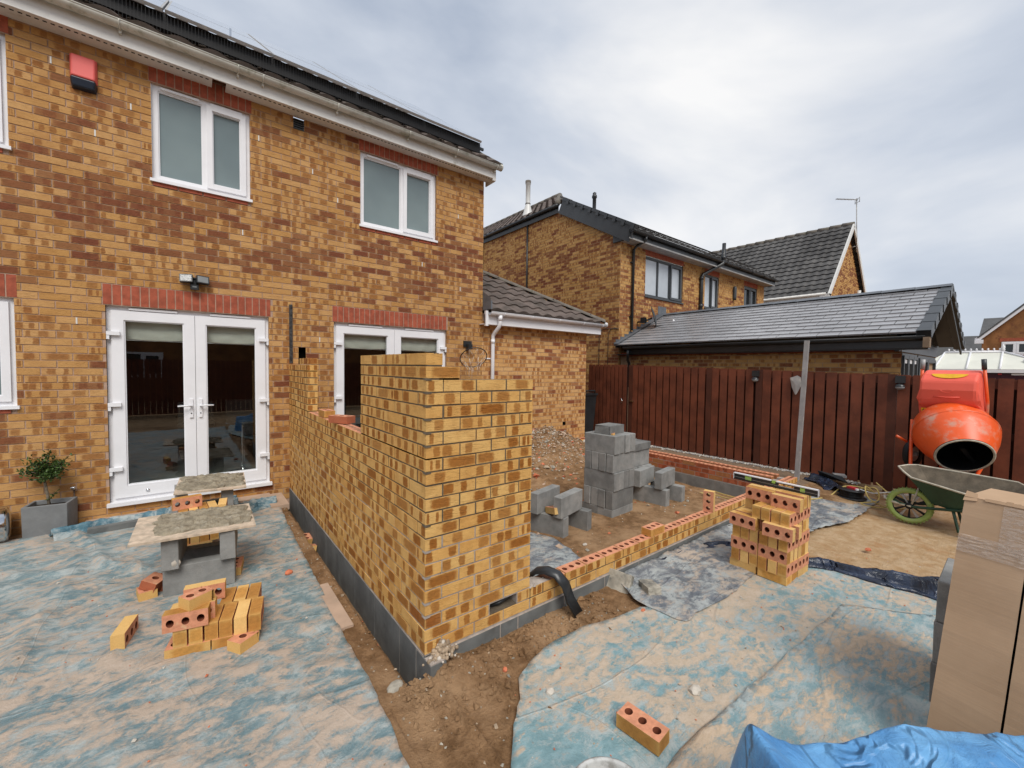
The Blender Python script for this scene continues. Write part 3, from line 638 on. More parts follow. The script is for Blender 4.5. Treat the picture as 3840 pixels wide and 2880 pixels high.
# blind strip behind upstairs panes is put into the pane colour with the sky reflection; small ornament behind right window
# --- patio doors
def patio_door(a0, a1, z0, z1, label):
    fr = hf; dep = (-.11, -.045); mb = MB('pvc'); fw = .05
    rectframe(mb, fr, a0, a1, z0, z1, fw, *dep)
    root = mb.build('patio_door', parent=house, label=label, bevel=.004)
    c = MB('pvc'); fbox(c, fr, a0-.02, a1+.02, z0-.035, z0+.004, -.11, .05, 0, faces='ftblrk'); c.build('sill', parent=root, bevel=.008)
    mid = (a0+a1)/2; sw = .10
    for s, (b0, b1) in enumerate(((a0+fw-.012, mid-.002), (mid+.002, a1-fw+.012))):
        l = MB('pvc'); q0, q1 = z0+fw-.012, z1-fw+.0
        rectframe(l, fr, b0, b1, q0, q1, sw, -.09, -.022)
        fbox(l, fr, b0+sw-.01, b1-sw+.01, q0+sw-.03, q0+sw+.03, -.08, -.0235, 0, faces='ftblrk')
        rectframe(l, fr, b0+sw-.002, b1-sw+.002, q0+sw+.028, q1-sw+.002, .014, -.08, -.034)
        l.build('door_leaf', parent=root, bevel=.004)
        g_ = MB('glass'); fbox(g_, fr, b0+sw+.008, b1-sw-.008, q0+sw+.035, q1-sw-.008, -.062, -.058, 0, faces='f'); g_.build('pane', parent=root)
        for hz in (.17, .5, .86):
            h_ = MB('pvc'); zz = z0+(z1-z0)*hz; hx = b0 if s == 0 else b1; sg = 1 if s == 0 else -1
            x0_, x1_ = sorted((hx-sg*.035, hx+sg*.07)); fbox(h_, fr, x0_, x1_, zz-.02, zz+.02, -.025, .012, 0, faces='ftblrk')
            x0_, x1_ = sorted((hx-sg*.035, hx-sg*.012)); fbox(h_, fr, x0_, x1_, zz-.065, zz-.02, -.03, .008, 0, faces='ftblrk')
            h_.build('hinge', parent=root, bevel=.006)
        hx = (b1-sw*.42) if s == 0 else (b0+sw*.42); sg = -1 if s == 0 else 1
        h_ = MB('pvc', 'darkhole'); zz = z0+1.0
        fbox(h_, fr, hx-.016, hx+.016, zz-.11, zz+.11, -.024, -.006, 0, faces='ftblrk'); h_.cyl(fr.p(hx, zz+.03, -.01), fr.p(hx, zz+.03, .03), .011, 0)
        h_.tube([fr.p(hx, zz+.03, .03), fr.p(hx+sg*.05, zz+.032, .034), fr.p(hx+sg*.125, zz+.03, .03)], .009, 0)
        h_.cyl(fr.p(hx, zz-.06, -.0065), fr.p(hx, zz-.06, -.004), .007, 1)
        h_.build('handle', parent=root)
        v_ = MB('pvc'); L_ = b1-b0; fbox(v_, fr, b0+L_*.2, b1-L_*.22, z1-.038, z1-.014, -.045, -.018, 0, faces='ftblrk'); v_.build('trickle_vent', parent=root, bevel=.004)
        k_ = MB('chrome'); kx = b0+L_*.38; k_.cyl(fr.p(kx, q0+.055, -.022), fr.p(kx, q0+.055, -.012), .016, 0); k_.build('drain_cap', parent=root)
    return root
patio_door(-1.737, -.229, .11, 2.25, 'left pair of white glazed patio doors'); patio_door(.565, 2.35, .11, 2.25, 'right pair of white glazed patio doors, half hidden by the new wall')
# --- room behind the doors
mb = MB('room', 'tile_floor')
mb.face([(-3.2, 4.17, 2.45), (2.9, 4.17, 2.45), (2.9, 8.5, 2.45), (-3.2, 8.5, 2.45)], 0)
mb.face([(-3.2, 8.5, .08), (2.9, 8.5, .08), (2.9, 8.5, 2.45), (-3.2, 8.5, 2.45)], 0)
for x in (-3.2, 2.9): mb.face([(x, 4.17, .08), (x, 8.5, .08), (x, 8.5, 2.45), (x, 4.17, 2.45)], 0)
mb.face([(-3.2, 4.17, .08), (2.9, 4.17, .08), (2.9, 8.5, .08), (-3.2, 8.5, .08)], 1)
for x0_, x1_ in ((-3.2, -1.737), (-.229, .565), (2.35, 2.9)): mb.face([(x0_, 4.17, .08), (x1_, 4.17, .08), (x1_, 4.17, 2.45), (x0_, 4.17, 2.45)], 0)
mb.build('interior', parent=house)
for i, (a, b) in enumerate(((-1.66, -1.0), (-.96, -.3), (.64, 1.44), (1.48, 2.28))):
    mb = MB('blind', 'pvc'); n = 14
    for k in range(n):
        z1 = 2.14-k*.02
    rndb = random.Random(i); vs, fs = [], []
    for r_ in range(8):
        for c_ in range(25): vs.append((a+(b-a)*c_/24, 4.178+.012*math.sin(r_*.9)+.012*fbm(c_*.3, r_*.4, 1, 2, i), 2.16-r_*.036-.015*math.sin(c_/24*math.pi)))
    for r_ in range(7):
        for c_ in range(24): fs.append((r_*25+c_, r_*25+c_+1, (r_+1)*25+c_+1, (r_+1)*25+c_))
    mb.mesh(vs, fs, 0, True); mb.box((a, 4.19, 1.885), (b, 4.215, 1.905), 1)
    mb.build('roller_blind', label='pale fabric blind half rolled up behind the %s pane of the %s patio doors' % (('left', 'right')[i % 2], ('left', 'right')[i//2]), cat='blind', origin=((a+b)/2, 4.2, 1.9))
for i, (sx, sy) in enumerate(((-.98, 4.75), (-.45, 4.95))):
    t = empty('bar_stool', (sx, sy, .08), 'chrome bar stool seen through the %s of the left patio doors' % ('left pane' if i == 0 else 'right pane'), 'bar stool', 'bar stools behind the left patio doors')
    mb = MB('chrome'); mb.lathe([(.0, .085), (.19, .085), (.2, .09), (.19, .1), (.03, .115), (.027, .18), (.025, .6), (.02, .62), (.02, .78)], 0, 24, Matrix.Translation((sx, sy, 0))); mb.build('base', parent=t)
    mb = MB('black'); mb.lathe([(0, .78), (.17, .78), (.2, .80), (.2, .85), (.15, .87), (0, .87)], 0, 24, Matrix.Translation((sx, sy, 0))); mb.box((sx-.19, sy+.12, .85), (sx+.19, sy+.19, 1.12), 0); mb.build('seat', parent=t, bevel=.01)
# --- eaves
mb = MB('pvc_dirty'); yf = 3.83
mb.box((XL, yf, 4.88), (3.16, yf+.018, 5.075), 0)                    # fascia
mb.box((3.142, yf+.019, 4.84), (3.16, 4.12, 5.10), 0)
mb.box((3.10, yf-.002, 4.845), (3.163, yf+.03, 5.08), 0)
mb.build('fascia', parent=house, bevel=.003)
mb = MB('pvc_dirty', 'darkhole'); y0_, y1_ = yf+.019, YH-.001
segs = [(XL, -.79), (-.66, 3.142)]
for s0, s1 in segs:
    mb.box((s0, y0_, 4.882), (s1, y1_, 4.895), 0)
x = XL
while x < 3.1:
    if not (-.83 < x < -.62): mb.box((x, y0_+.035, 4.880), (x+.028, y0_+.052, 4.8815), 1)
    x += .052
mb.build('soffit', parent=house)
mb = MB('gutter'); rg = .055; yg = yf-.062; zg = 5.065
def half_gutter(mb, p0, p1, r, m=0, n=9, out_=(0, -1, 0), th=.004):
    p0, p1 = Vector(p0), Vector(p1); o_ = Vector(out_); vs, fs = [], []
    for rr in (r, r-th):
        for p in (p0, p1):
            for k in range(n):
                a = math.pi*k/(n-1); vs.append(p+o_*math.cos(a)*rr-Vector((0, 0, 1))*math.sin(a)*rr)
    for k in range(n-1):
        fs.append((k, k+1, n+k+1, n+k)); fs.append((2*n+k, 3*n+k, 3*n+k+1, 2*n+k+1)); fs += [(k, 2*n+k, 2*n+k+1, k+1), (n+k, n+k+1, 3*n+k+1, 3*n+k)]
    fs += [(0, n, 3*n, 2*n), (n-1, 3*n-1, 4*n-1, 2*n-1)]
    mb.mesh(vs, fs, m, True)
half_gutter(mb, (XL, yg, zg), (3.22, yg, zg), rg)
mb.tube([(XL, yg-rg, zg), (3.22, yg-rg, zg)], .006, 0, 8); mb.cyl((3.215, yg, zg-.0), (3.235, yg, zg), rg+.002, 0)
mb.build('gutter', parent=house)
mb = MB('gutter')
for x in (-4.6, -3.4, -2.9, -1.55, -.55, -.30, .55, 1.55, 2.35, 3.12):
    pts = [(x, yg+math.cos(a)*-(rg+.006), zg-math.sin(a)*(rg+.006)) for a in [math.pi*k/10 for k in range(11)]]
    mb.tube(pts, .007, 0, 6); mb.box((x-.012, yg+.02, zg-.09), (x+.012, yf, zg-.05), 0)
mb.build('gutter_bracket', parent=house)
# --- roof
P65 = .68
def tile_roof(mb, e0, along, up, W, L, m=0, gauge=.30, tw=.30, amp=.018, step=.024, rng=None, npt=8, prof=None, skew=0):
    """courses of profiled tiles. e0 eave corner, along/up unit vectors, rng(s)->(a0,a1) clip in m along, s = distance up slope"""
    e0, along, up = Vector(e0), Vector(along).normalized(), Vector(up).normalized(); nn = along.cross(up).normalized()
    if nn.z < 0: nn = -nn
    flip = along.cross(up).z < 0
    nc = int(L/gauge+.999); dx = tw/npt
    for c in range(nc):
        s0, s1 = c*gauge, min((c+1)*gauge+.03, L)
        a0, a1 = rng(s0) if rng else (0, W); b0, b1 = rng(s1) if rng else (0, W)
        a0 = max(a0, 0); n = max(1, int((W)/dx)); vs = []; fs = []
        for i in range(n+1):
            a = i*dx; t = (i % npt)/npt
            w_ = prof(t) if prof else .5-.5*math.cos(2*math.pi*t)
            o_ = nn*(w_*amp)
            vs.append(e0+along*a+up*s0+nn*(step)+o_); vs.append(e0+along*a+up*s1+o_); vs.append(e0+along*a+up*s0+nn*.0)
        for i in range(n):
            am = (i+.5)*dx
            lo_, hi_ = (a0+b0)/2, (a1+b1)/2
            if am < lo_ or am > hi_: continue
            q = (3*i, 3*i+3, 3*i+4, 3*i+1); r_ = (3*i+2, 3*i+5, 3*i+3, 3*i)
            fs += [q[::-1], r_[::-1]] if flip else [q, r_]
        mb.mesh(vs, fs, m, False)
wave = lambda t: (0.0, .3, .8, 1., 1., .8, .3, 0)[int(t*8) % 8]
mb = MB('tile'); tile_roof(mb, (XL, yf-.04, 5.11), (1, 0, 0), (0, 1, P65), 9.25, 5.0, gauge=.33, prof=wave, amp=.03)
mb.build('roof', parent=house)
mb = MB('ridge'); mb.box((3.14, 0, 0), (3.26, 5.0, .05), 0, Matrix.Translation((0, yf-.04, 5.1)) @ Matrix.Rotation(math.atan(P65), 4, 'X')); mb.build('verge', parent=house)
# solar array, one panel per part
sp_ = empty('solar_array', (0, 3.9, 5.43), 'row of solar panels with black bird mesh fixed on the house roof', 'solar panels')
up_ = Vector((0, 1, .70)).normalized(); n_ = Vector((0, -up_.z, up_.y))
for r_ in range(2):
    for k in range(7):
        x0 = 2.92-(k+1)*1.03; T = Matrix.Translation(Vector((x0, 3.9, 5.425))+up_*(r_*1.68)) @ Matrix.Rotation(math.atan(.70), 4, 'X')
        mb = MB('alu', 'solar'); mb.box((0, 0, 0), (1.01, 1.65, .035), 0, T); mb.box((.02, .02, .0352), (.99, 1.63, .0362), 1, T)
        mb.build('panel', parent=sp_)
mb = MB('black_pvc')
mb.box((-5.3, 3.97, 5.36), (3.0, 4.0, 5.40), 0); mb.build('mounting_rail', parent=sp_)
mb = MB('black'); x = -5.2
while x < 2.9: mb.box((x, 3.905, 5.19), (x+.003, 3.908, 5.41), 0); x += .03
mb.box((-5.2, 3.96, 5.29), (2.92, 3.975, 5.455), 0); mb.build('bird_mesh', parent=sp_)
mb = MB('chrome'); mb.box((-.62, 3.9, 5.47), (-.60, 3.915, 5.56), 0); mb.build('clamp', parent=sp_)
# moss on the tile edge
mb = MB('compost'); rnd = random.Random(3)
for k in range(220):
    x = rnd.uniform(-5.5, 3.1); r = rnd.uniform(.012, .035); mb.lathe([(0, r*.7), (r*.7, r*.5), (r, 0), (0, -r*.3)], 0, 6, Matrix.Translation((x, yf-.03+rnd.uniform(-.01, .03), 5.15+rnd.uniform(-.005, .01))))
mb.build('moss', parent=house, kind='stuff')

# --- things fixed on the house wall
t = empty('alarm_box', (-1.85, YH, 4.4), 'faded red burglar alarm box with dark blue base high on the house wall', 'alarm box')
mb = MB('alarm_red'); T = Matrix.Translation((-1.85, YH-.012, 4.57))
mb.mesh([(-.10, 0, .17), (.10, 0, .17), (.10, 0, -.08), (-.10, 0, -.08), (-.085, -.035, .16), (.085, -.035, .16), (.085, -.06, -.06), (-.085, -.06, -.06)], [(0, 1, 5, 4), (1, 2, 6, 5), (2, 3, 7, 6), (3, 0, 4, 7), (4, 5, 6, 7)], 0, False, T); mb.build('cover', parent=t, bevel=.012)
mb = MB('alarm_navy'); mb.mesh([(-.10, 0, -.082), (.10, 0, -.082), (.088, 0, -.17), (-.088, 0, -.17), (-.092, -.066, -.07), (.092, -.066, -.07), (.075, -.05, -.155), (-.075, -.05, -.155)], [(0, 1, 5, 4), (1, 2, 6, 5), (2, 3, 7, 6), (3, 0, 4, 7), (4, 5, 6, 7)], 0, False, T); mb.build('base', parent=t, bevel=.012)
t = empty('security_light', (-.98, YH, 2.55), 'black twin-head security floodlight above the left patio doors', 'security light')
mb = MB('black_pvc', 'lampglass'); mb.box((-1.02, YH-.05, 2.50), (-.94, YH-.006, 2.62), 0); mb.box((-1.015, YH-.085, 2.49), (-.945, YH-.05, 2.545), 0); mb.box((-1.0, YH-.087, 2.515), (-.96, YH-.085, 2.53), 1); mb.box((-1.04, YH-.05, 2.605), (-.92, YH-.02, 2.635), 0); mb.build('sensor_body', parent=t, bevel=.004)
for s in (-1, 1):
    mb = MB('black_pvc', 'lampglass'); T = Matrix.Translation((-.98+s*.075, YH-.075, 2.61)) @ Matrix.Rotation(R(-15), 4, 'X') @ Matrix.Rotation(R(s*12), 4, 'Z')
    mb.box((-.06, -.02, -.045), (.06, .03, .045), 0, T); mb.box((-.05, -.0215, -.036), (.05, -.0201, .034), 1, T); mb.build('lamp_head', parent=t, bevel=.004)
t = empty('basketball_hoop', (2.72, YH, 1.9), 'small black basketball hoop with torn white net on the house wall', 'basketball hoop')
mb = MB('black_pvc'); mb.box((2.67, YH-.03, 1.99), (2.83, YH-.006, 2.09), 0); mb.box((2.71, YH-.12, 1.95), (2.79, YH-.03, 2.03), 0); mb.build('bracket', parent=t, bevel=.006)
mb = MB('black_pvc'); T = Matrix.Translation((2.69, YH-.31, 1.80)) @ Matrix.Rotation(R(16), 4, 'Y') @ Matrix.Rotation(R(-42), 4, 'X'); rr = .225
mb.tube([T @ Vector((math.cos(a)*rr, math.sin(a)*rr, 0)) for a in [2*math.pi*k/32 for k in range(32)]], .008, 0, 8, closed=True); mb.build('rim', parent=t)
mb = MB('rope'); rnd = random.Random(4)
for k in range(10):
    a = 2*math.pi*k/10; p = T @ Vector((math.cos(a)*rr, math.sin(a)*rr, 0)); a2 = a+math.pi/10
    q = T @ Vector((math.cos(a2)*rr*.62, math.sin(a2)*rr*.62, 0))+Vector((rnd.uniform(-.02, .02), 0, -.08)); a3 = a+math.pi/5
    p2 = T @ Vector((math.cos(a3)*rr, math.sin(a3)*rr, 0)); r_ = T @ Vector((math.cos(a)*rr*.42, math.sin(a)*rr*.42, 0))+Vector((rnd.uniform(-.03, .03), 0, -.19)); r2 = T @ Vector((math.cos(a3)*rr*.42, math.sin(a3)*rr*.42, 0))+Vector((0, 0, -.18-.05*rnd.random()))
    mb.tube([p, q], .003, 0, 5); mb.tube([p2, q], .003, 0, 5); mb.tube([q, r_], .003, 0, 5)
    if k % 3: mb.tube([q, r2, r2+Vector((.01, 0, -.06))], .003, 0, 5)
mb.build('net', parent=t)
mb = MB('steel'); mb.box((.005, YH-.02, 1.66), (.045, YH-.004, 2.43), 0)
for k in range(9): mb.box((.015, YH-.03, 1.7+k*.085), (.035, YH-.0195, 1.73+k*.085), 0)
mb.box((.015, YH-.034, 2.395), (.037, YH-.02, 2.43), 0)
mb.build('wall_starter_strip', label='dark metal wall-tie starter strip fixed upright beside the left patio doors', cat='metal strip', origin=(.025, YH, 1.66), bevel=.002)
t = empty('outside_tap', (-2.0, YH, .3), 'small outside tap with a thin pipe down the brick wall beside the planter', 'tap')
mb = MB('chrome'); mb.cyl((-2.0, YH, .33), (-2.0, YH-.05, .33), .012, 0); mb.cyl((-2.02, YH-.05, .34), (-1.98, YH-.05, .34), .014, 0); mb.build('tap_head', parent=t)
mb = MB('tool_wood'); mb.tube([(-2.0, YH-.012, .33), (-2.0, YH-.012, .0)], .006, 0); mb.build('pipe', parent=t)
# ================================================================ GARAGE
gar = empty('garage', (4.4, YH, 0), 'single-storey buff brick garage with brown tiled hipped roof beside the house', 'garage')
gf = Frame((3.06, YH+.0, 0), (1, 0, 0), (0, -1, 0)); gw = 2.72
mb = MB('brick_garage', 'mortar_old')
brick_field(mb, gf, 0, gw, -3, 33, [(2.04, 2.13, .45, .525)], 0, .012, lambda x, z: .3 if z < .3 or 1.85 < z < 2.2 else .08, 31, .006, .14)
plate(mb, gf, 0, gw, -.4, 2.6, [(2.04, 2.13, .45, .525)], 0, 1)
gs = Frame((3.06+gw, YH, 0), (0, 1, 0), (1, 0, 0)); plate(mb, gs, 0, 5, -.4, 2.6, (), 0, 1); brick_field(mb, gs, 0, 5, -3, 33, (), 0, .012, lambda x, z: .1, 32, .006)
mb.build('wall', parent=gar)
mb = MB('darkhole'); fbox(mb, gf, 2.04, 2.13, .45, .525, -.09, -.08, 0); mb.cyl(gf.p(2.085, .49, -.05), gf.p(2.085, .49, .015), .03, 0); mb.build('vent_pipe', parent=gar)
mb = MB('pvc'); mb.box((3.0, 3.868, 2.39), (6.04, 3.886, 2.56), 0); mb.box((3.0, 3.84, 2.36), (3.05, 3.8875, 2.62), 0); mb.box((3.0, 3.887, 2.392), (5.98, YH-.007, 2.403), 0); mb.box((6.022, 3.887, 2.39), (6.04, 9.0, 2.56), 0)
mb.build('fascia', parent=gar, bevel=.003)
mb = MB('pvc'); half_gutter(mb, (3.06, 3.81, 2.60), (6.13, 3.81, 2.60), .052); mb.tube([(3.06, 3.81-.052, 2.60), (6.13, 3.81-.052, 2.60)], .005, 0, 8); mb.cyl((6.12, 3.81, 2.6), (6.135, 3.81, 2.6), .054, 0)
for x in (3.35, 4.0, 4.7, 5.4, 6.0): mb.tube([(x, 3.81-math.cos(a)*.057, 2.60-math.sin(a)*.057) for a in [math.pi*k/10 for k in range(11)]], .006, 0, 6)
mb.build('gutter', parent=gar)
mb = MB('pvc'); mb.tube([(3.28, 3.81, 2.57), (3.28, 3.81, 2.42), (3.275, 3.83, 2.36), (3.26, 3.94, 2.26), (3.255, 3.985, 2.21), (3.255, 3.99, 2.12), (3.255, 3.99, -.1)], .034, 0, 14); mb.cyl((3.28, 3.81, 2.55), (3.28, 3.81, 2.46), .04, 0); mb.cyl((3.255, 3.99, 2.14), (3.255, 3.99, 2.07), .039, 0); mb.box((3.13, YH-.02, 1.79), (3.26, YH-.006, 1.81), 0)
mb.build('downpipe', parent=gar)
s30 = math.tan(R(30)); up = (0, 1, s30); q_ = math.cos(R(30))
mb = MB('tile'); tile_roof(mb, (3.07, 3.80, 2.62), (1, 0, 0), up, 3.02, 4.0, gauge=.33, prof=wave, amp=.032, step=.028, rng=lambda s: (0, 3.0-s*q_)); mb.build('roof', parent=gar)
mb = MB('tile'); tile_roof(mb, (6.09, 3.80, 2.62), (0, 1, 0), (-1, 0, s30), 5.2, 3.5, gauge=.33, rng=lambda s: (s*q_, 5.2)); mb.build('side_roof', parent=gar)
mb = MB('ridge'); A_, B_ = Vector((6.09, 3.80, 2.64)), Vector((3.06, 6.83, 2.64+3.03*s30)); n = 9
for k in range(n):
    p, q = A_.lerp(B_, k/n), A_.lerp(B_, (k+1)/n+.01); off = Vector((0, 0, .0)); dd = (q-p).normalized(); sd = Vector((1, 1, 0)).normalized(); vs, fs = [], []
    for e_, c_ in ((p, 1.06), (q, .98)):
        for j in range(9):
            a = math.pi*j/8; vs.append(e_+sd*math.cos(a)*.105*c_+Vector((0, 0, 1))*(math.sin(a)*.07*c_-.0))
    for j in range(8): fs.append((j, j+1, 10+j, 9+j))
    fs.append(tuple(range(9))); mb.mesh(vs, fs, 0, False)
mb.build('hip_ridge', parent=gar)
mb = MB('lead'); mb.box((3.03, 3.74, 2.64), (3.06, 3.99, 2.78), 0); mb.mesh([(3.064, 3.80, 2.66), (3.064, 4.5, 3.07), (3.064, 4.5, 3.24), (3.064, 3.80, 2.84)], [(0, 1, 2, 3)], 0)
mb.build('flashing', parent=gar)
# ================================================================ NEIGHBOUR HOUSE
NX, NY = 7.63, 4.62
nbh = empty('brick_house', (NX, NY, 0), 'two-storey buff brick neighbour house with black window frames and black gutters', 'house')
nf = Frame((NX, NY, 0), (1, 0, 0), (0, -1, 0)); nl = 8.7
nw = [(1.06, 2.95, 3.63, 4.72), (4.24, 5.15, 3.63, 4.70), (7.02, 8.1, 3.63, 4.70)]
nli = [(a-.02, b+.02, t, t+.225) for a, b, _, t in nw]
def ndark(a, z): return .12 if z > 4.2 else (.62 if 2.7 < z < 3.75 else .2)
mb = MB('brick_nb', 'mortar_nb'); brick_field(mb, nf, 0, nl, 20, 67, nw+nli, 0, .012, ndark, 41, .005); plate(mb, nf, 0, nl, -.3, 5.05, nw, 0, 1)
ng = Frame((NX, NY, 0), (0, 1, 0), (-1, 0, 0)); gl = 8.5
top = lambda a: min(4.95+.565*(a+.1), 6.27)
def nsdark(a, z): return .12 if 3.5 < z < 4.0 else (.45 if z < 3.5 else (.4 if 4.0 < z < 5.2 else .15))
brick_field(mb, ng, 0, gl, -2, 84, (), 0, .012, nsdark, 42, .005, top=top)
for k in range(40):
    a0, a1 = gl*k/40, gl*(k+1)/40; mb.face([ng.p(a0, -.3), ng.p(a1, -.3), ng.p(a1, top(a1)), ng.p(a0, top(a0))], 1)
for a, b, z0, z1 in nw:
    for s in (a, b): mb.face([nf.p(s, z0, 0), nf.p(s, z0, -.11), nf.p(s, z1, -.11), nf.p(s, z1, 0)], 1)
mb.build('wall', parent=nbh)
for a, b, z0, z1 in nli:
    mb = MB('brick_lintel', 'mortar_nb'); x = a
    while x < b-.03: fbox(mb, nf, x+.005, min(x+.07, b), z0+.006, z1-.006, -.02, .006, 0); x += .075
    fbox(mb, nf, a, b, z0, z1, -.03, .002, 1); mb.build('lintel', parent=nbh)
window(nbh, nf, *nw[0], [.345, .66], [2], 'anth', 'glass_nb', .06, vents=False); window(nbh, nf, *nw[1], [.5], [1], 'anth', 'glass_nb', .055, vents=False); window(nbh, nf, *nw[2], [.5], [0, 1], 'anth', 'glass_dk', .055, vents=False)
mb = MB('pvc')
for a, b, z0, z1 in nw[:2]: fbox(mb, nf, a+.08, b-.08, z1-.13, z1-.09, -.14, -.12, 0)
mb.build('blind_rail', parent=nbh)
mb = MB('black_pvc'); yf2 = NY-.33
mb.box((NX-.12, yf2, 4.90), (NX+nl+.15, yf2+.018, 5.08), 0); mb.build('fascia', parent=nbh)
mb = MB('alu'); mb.box((NX-.1, yf2-.004, 4.86), (NX+nl+.1, yf2+.016, 4.898), 0); mb.box((NX, yf2+.018, 4.87), (NX+nl, NY-.001, 4.885), 0); mb.build('soffit', parent=nbh)
mb = MB('black_pvc'); half_gutter(mb, (NX-.1, yf2-.06, 5.06), (NX+nl+.2, yf2-.06, 5.06), .058); mb.tube([(NX-.1, yf2-.118, 5.06), (NX+nl+.2, yf2-.118, 5.06)], .007, 0, 8)
for k in range(10): x = NX+k*.95; mb.tube([(x, yf2-.06-math.cos(a)*.064, 5.06-math.sin(a)*.064) for a in [math.pi*j/8 for j in range(9)]], .009, 0, 6)
mb.build('gutter', parent=nbh)
mb = MB('anth')   # boxed eave end
mb.mesh([(NX-.05, yf2-.01, 4.88), (NX-.05, NY+.22, 4.88), (NX-.05, NY+.22, 5.36), (NX-.05, yf2-.01, 5.06), (NX+.02, yf2-.01, 4.88), (NX+.02, NY+.22, 4.88), (NX+.02, NY+.22, 5.36), (NX+.02, yf2-.01, 5.06)], [(0, 1, 2, 3)[::-1], (4, 5, 6, 7), (0, 3, 7, 4), (0, 4, 5, 1), (1, 5, 6, 2)], 0); mb.build('boxed_end', parent=nbh)
sl_ = .565; verge0 = Vector((NX-.05, NY-.4, 4.99)); vl = 2.62
mb = MB('anth'); T = Matrix.Translation(verge0) @ Matrix.Rotation(math.atan(sl_), 4, 'X'); mb.box((-.03, 0, -.24), (.0, vl*1.10, .16), 0, T); mb.build('bargeboard', parent=nbh)
mb = MB('anth')
for k in range(9):
    mb.box((-.06, .02+k*.32, .13), (.10, .02+k*.32+.30, .20), 0, T @ Matrix.Translation((0, 0, .0)) @ Matrix.Rotation(0, 4, 'X') @ Matrix.Translation((0, 0, .0)))
    mb.box((-.065, .02+k*.32, .07), (-.03, .02+k*.32+.10, .20), 0, T)
mb.build('dry_verge', parent=nbh, bevel=.012)
mb = MB('tile_grey'); tile_roof(mb, (NX-.02, yf2-.03, 5.12), (1, 0, 0), (0, 1, sl_), nl+.1, 6.2, gauge=.33, prof=wave, amp=.03, rng=lambda s: (max(0, s*.871-2.5), nl+.1)); mb.build('roof', parent=nbh)
# solar panels on the neighbour roof
mb = MB('black_pvc', 'solar')
for r_ in range(2):
    for k in range(7):
        T2 = Matrix.Translation(Vector((NX+.55+k*1.04, yf2+.25, 5.36))+Vector((0, 1, sl_)).normalized()*(r_*1.68)) @ Matrix.Rotation(math.atan(sl_), 4, 'X'); mb.box((0, 0, 0), (1.01, 1.65, .04), 0, T2); mb.box((.02, .02, .041), (.99, 1.63, .042), 1, T2)
mb.build('solar_array', label='flat solar panels mounted on the roof of the house with black windows', cat='solar panels', origin=(NX+4, NY+1, 5.6))
# rear wing with eaves gutter and hipped brown roof
ye = NY+2.25; ze = 6.36
mb = MB('black_pvc'); mb.box((NX-.06, ye, ze-.14), (NX-.04, NY+gl, ze+.04), 0); mb.tube([(NX-.10, ye-.02, ze+.06), (NX-.10, NY+gl, ze+.06)], .055, 0, 12)
for k in range(6): mb.tube([(NX-.10, ye+.3+k*1.1, ze+.06), (NX-.10, ye+.34+k*1.1, ze+.06)], .062, 0, 12)
mb.build('side_gutter', parent=nbh)
s2 = .60; hp = 2.9
s2 = .655; q2 = 1/math.hypot(1, s2)
mb = MB('tile'); tile_roof(mb, (NX-.10, ye, ze+.10), (0, 1, 0), (1, 0, s2), 8.2, 3.57, gauge=.33, prof=wave, amp=.03, rng=lambda s: (s*q2, 8.2)); mb.build('side_roof', parent=nbh)
mb = MB('tile'); zt = ze+.10+s2*2.9; xt = NX-.10+2.9
tile_roof(mb, (NX-.10, ye, ze+.1), (1, 0, 0), (0, 1, s2), 5.8, 3.57, gauge=.33, prof=wave, amp=.03, rng=lambda s: (s*q2, 5.8-s*q2)); mb.build('hip_roof', parent=nbh)
mb = MB('ridge')
for k in range(13): mb.tube([(xt, ye+2.9+k*.42, zt+.02), (xt, ye+3.3+k*.42, zt+.03)], .10, 0, 10)
for k in range(9): a_, b_ = k/9, (k+.97)/9; mb.tube([(NX-.1+2.9*a_, ye+2.9*a_, ze+.12+s2*2.9*a_), (NX-.1+2.9*b_, ye+2.9*b_, ze+.13+s2*2.9*b_)], .09, 0, 10)
mb.build('ridge', parent=nbh)
mb = MB('pvc_dirty', 'ridge'); fx, fy = 8.63, 9.5; fx, fy = 8.3, 9.15
bz = 6.98
mb.lathe([(.20, 0), (.085, .42), (.08, .44), (.08, 1.12), (.095, 1.13), (.095, 1.22), (.07, 1.22)], 0, 16, Matrix.Translation((fx, fy, bz-.1))); mb.lathe([(.092, .44), (.092, .47)], 1, 16, Matrix.Translation((fx, fy, bz-.1))); mb.lathe([(.098, 1.10), (.098, 1.19), (.0, 1.2)], 1, 16, Matrix.Translation((fx, fy, bz-.05)))
mb.build('flue', parent=nbh, label='white flue pipe')
mb = MB('black_pvc'); mb.lathe([(.055, 0), (.055, .42), (.075, .44), (.075, .50), (.055, .52), (.055, .58), (.0, .62)], 0, 14, Matrix.Translation((8.61, 6.40, 6.33))); mb.build('flue', parent=nbh, label='slim black flue pipe')
mb = MB('black_pvc')
xx = NX+.45; yp = NY-.06
mb.tube([(xx+.06, yf2-.06, 5.02), (xx+.06, yf2-.05, 4.92), (xx+.02, NY-.14, 4.82), (xx, yp, 4.74), (xx, yp, 2.66)], .036, 0, 12); mb.cyl((xx, yp, 4.75), (xx, yp, 4.66), .042, 0)
for z in (4.4, 3.0): mb.box((xx-.07, yp, z), (xx+.05, NY-.006, z+.03), 0)
mb.build('downpipe', parent=nbh, label='thin black downpipe by the corner')
mb = MB('black_pvc'); mb.tube([(12.2, yf2-.08, 5.62), (12.18, yf2-.08, 5.06), (12.14, yf2-.08, 4.98), (11.62, yp, 4.62), (11.55, yp, 4.5), (11.55, yp, 2.9)], .055, 0, 12)
for z in (4.45, 3.6): mb.cyl((11.55, yp, z), (11.55, yp, z+.1), .064, 0)
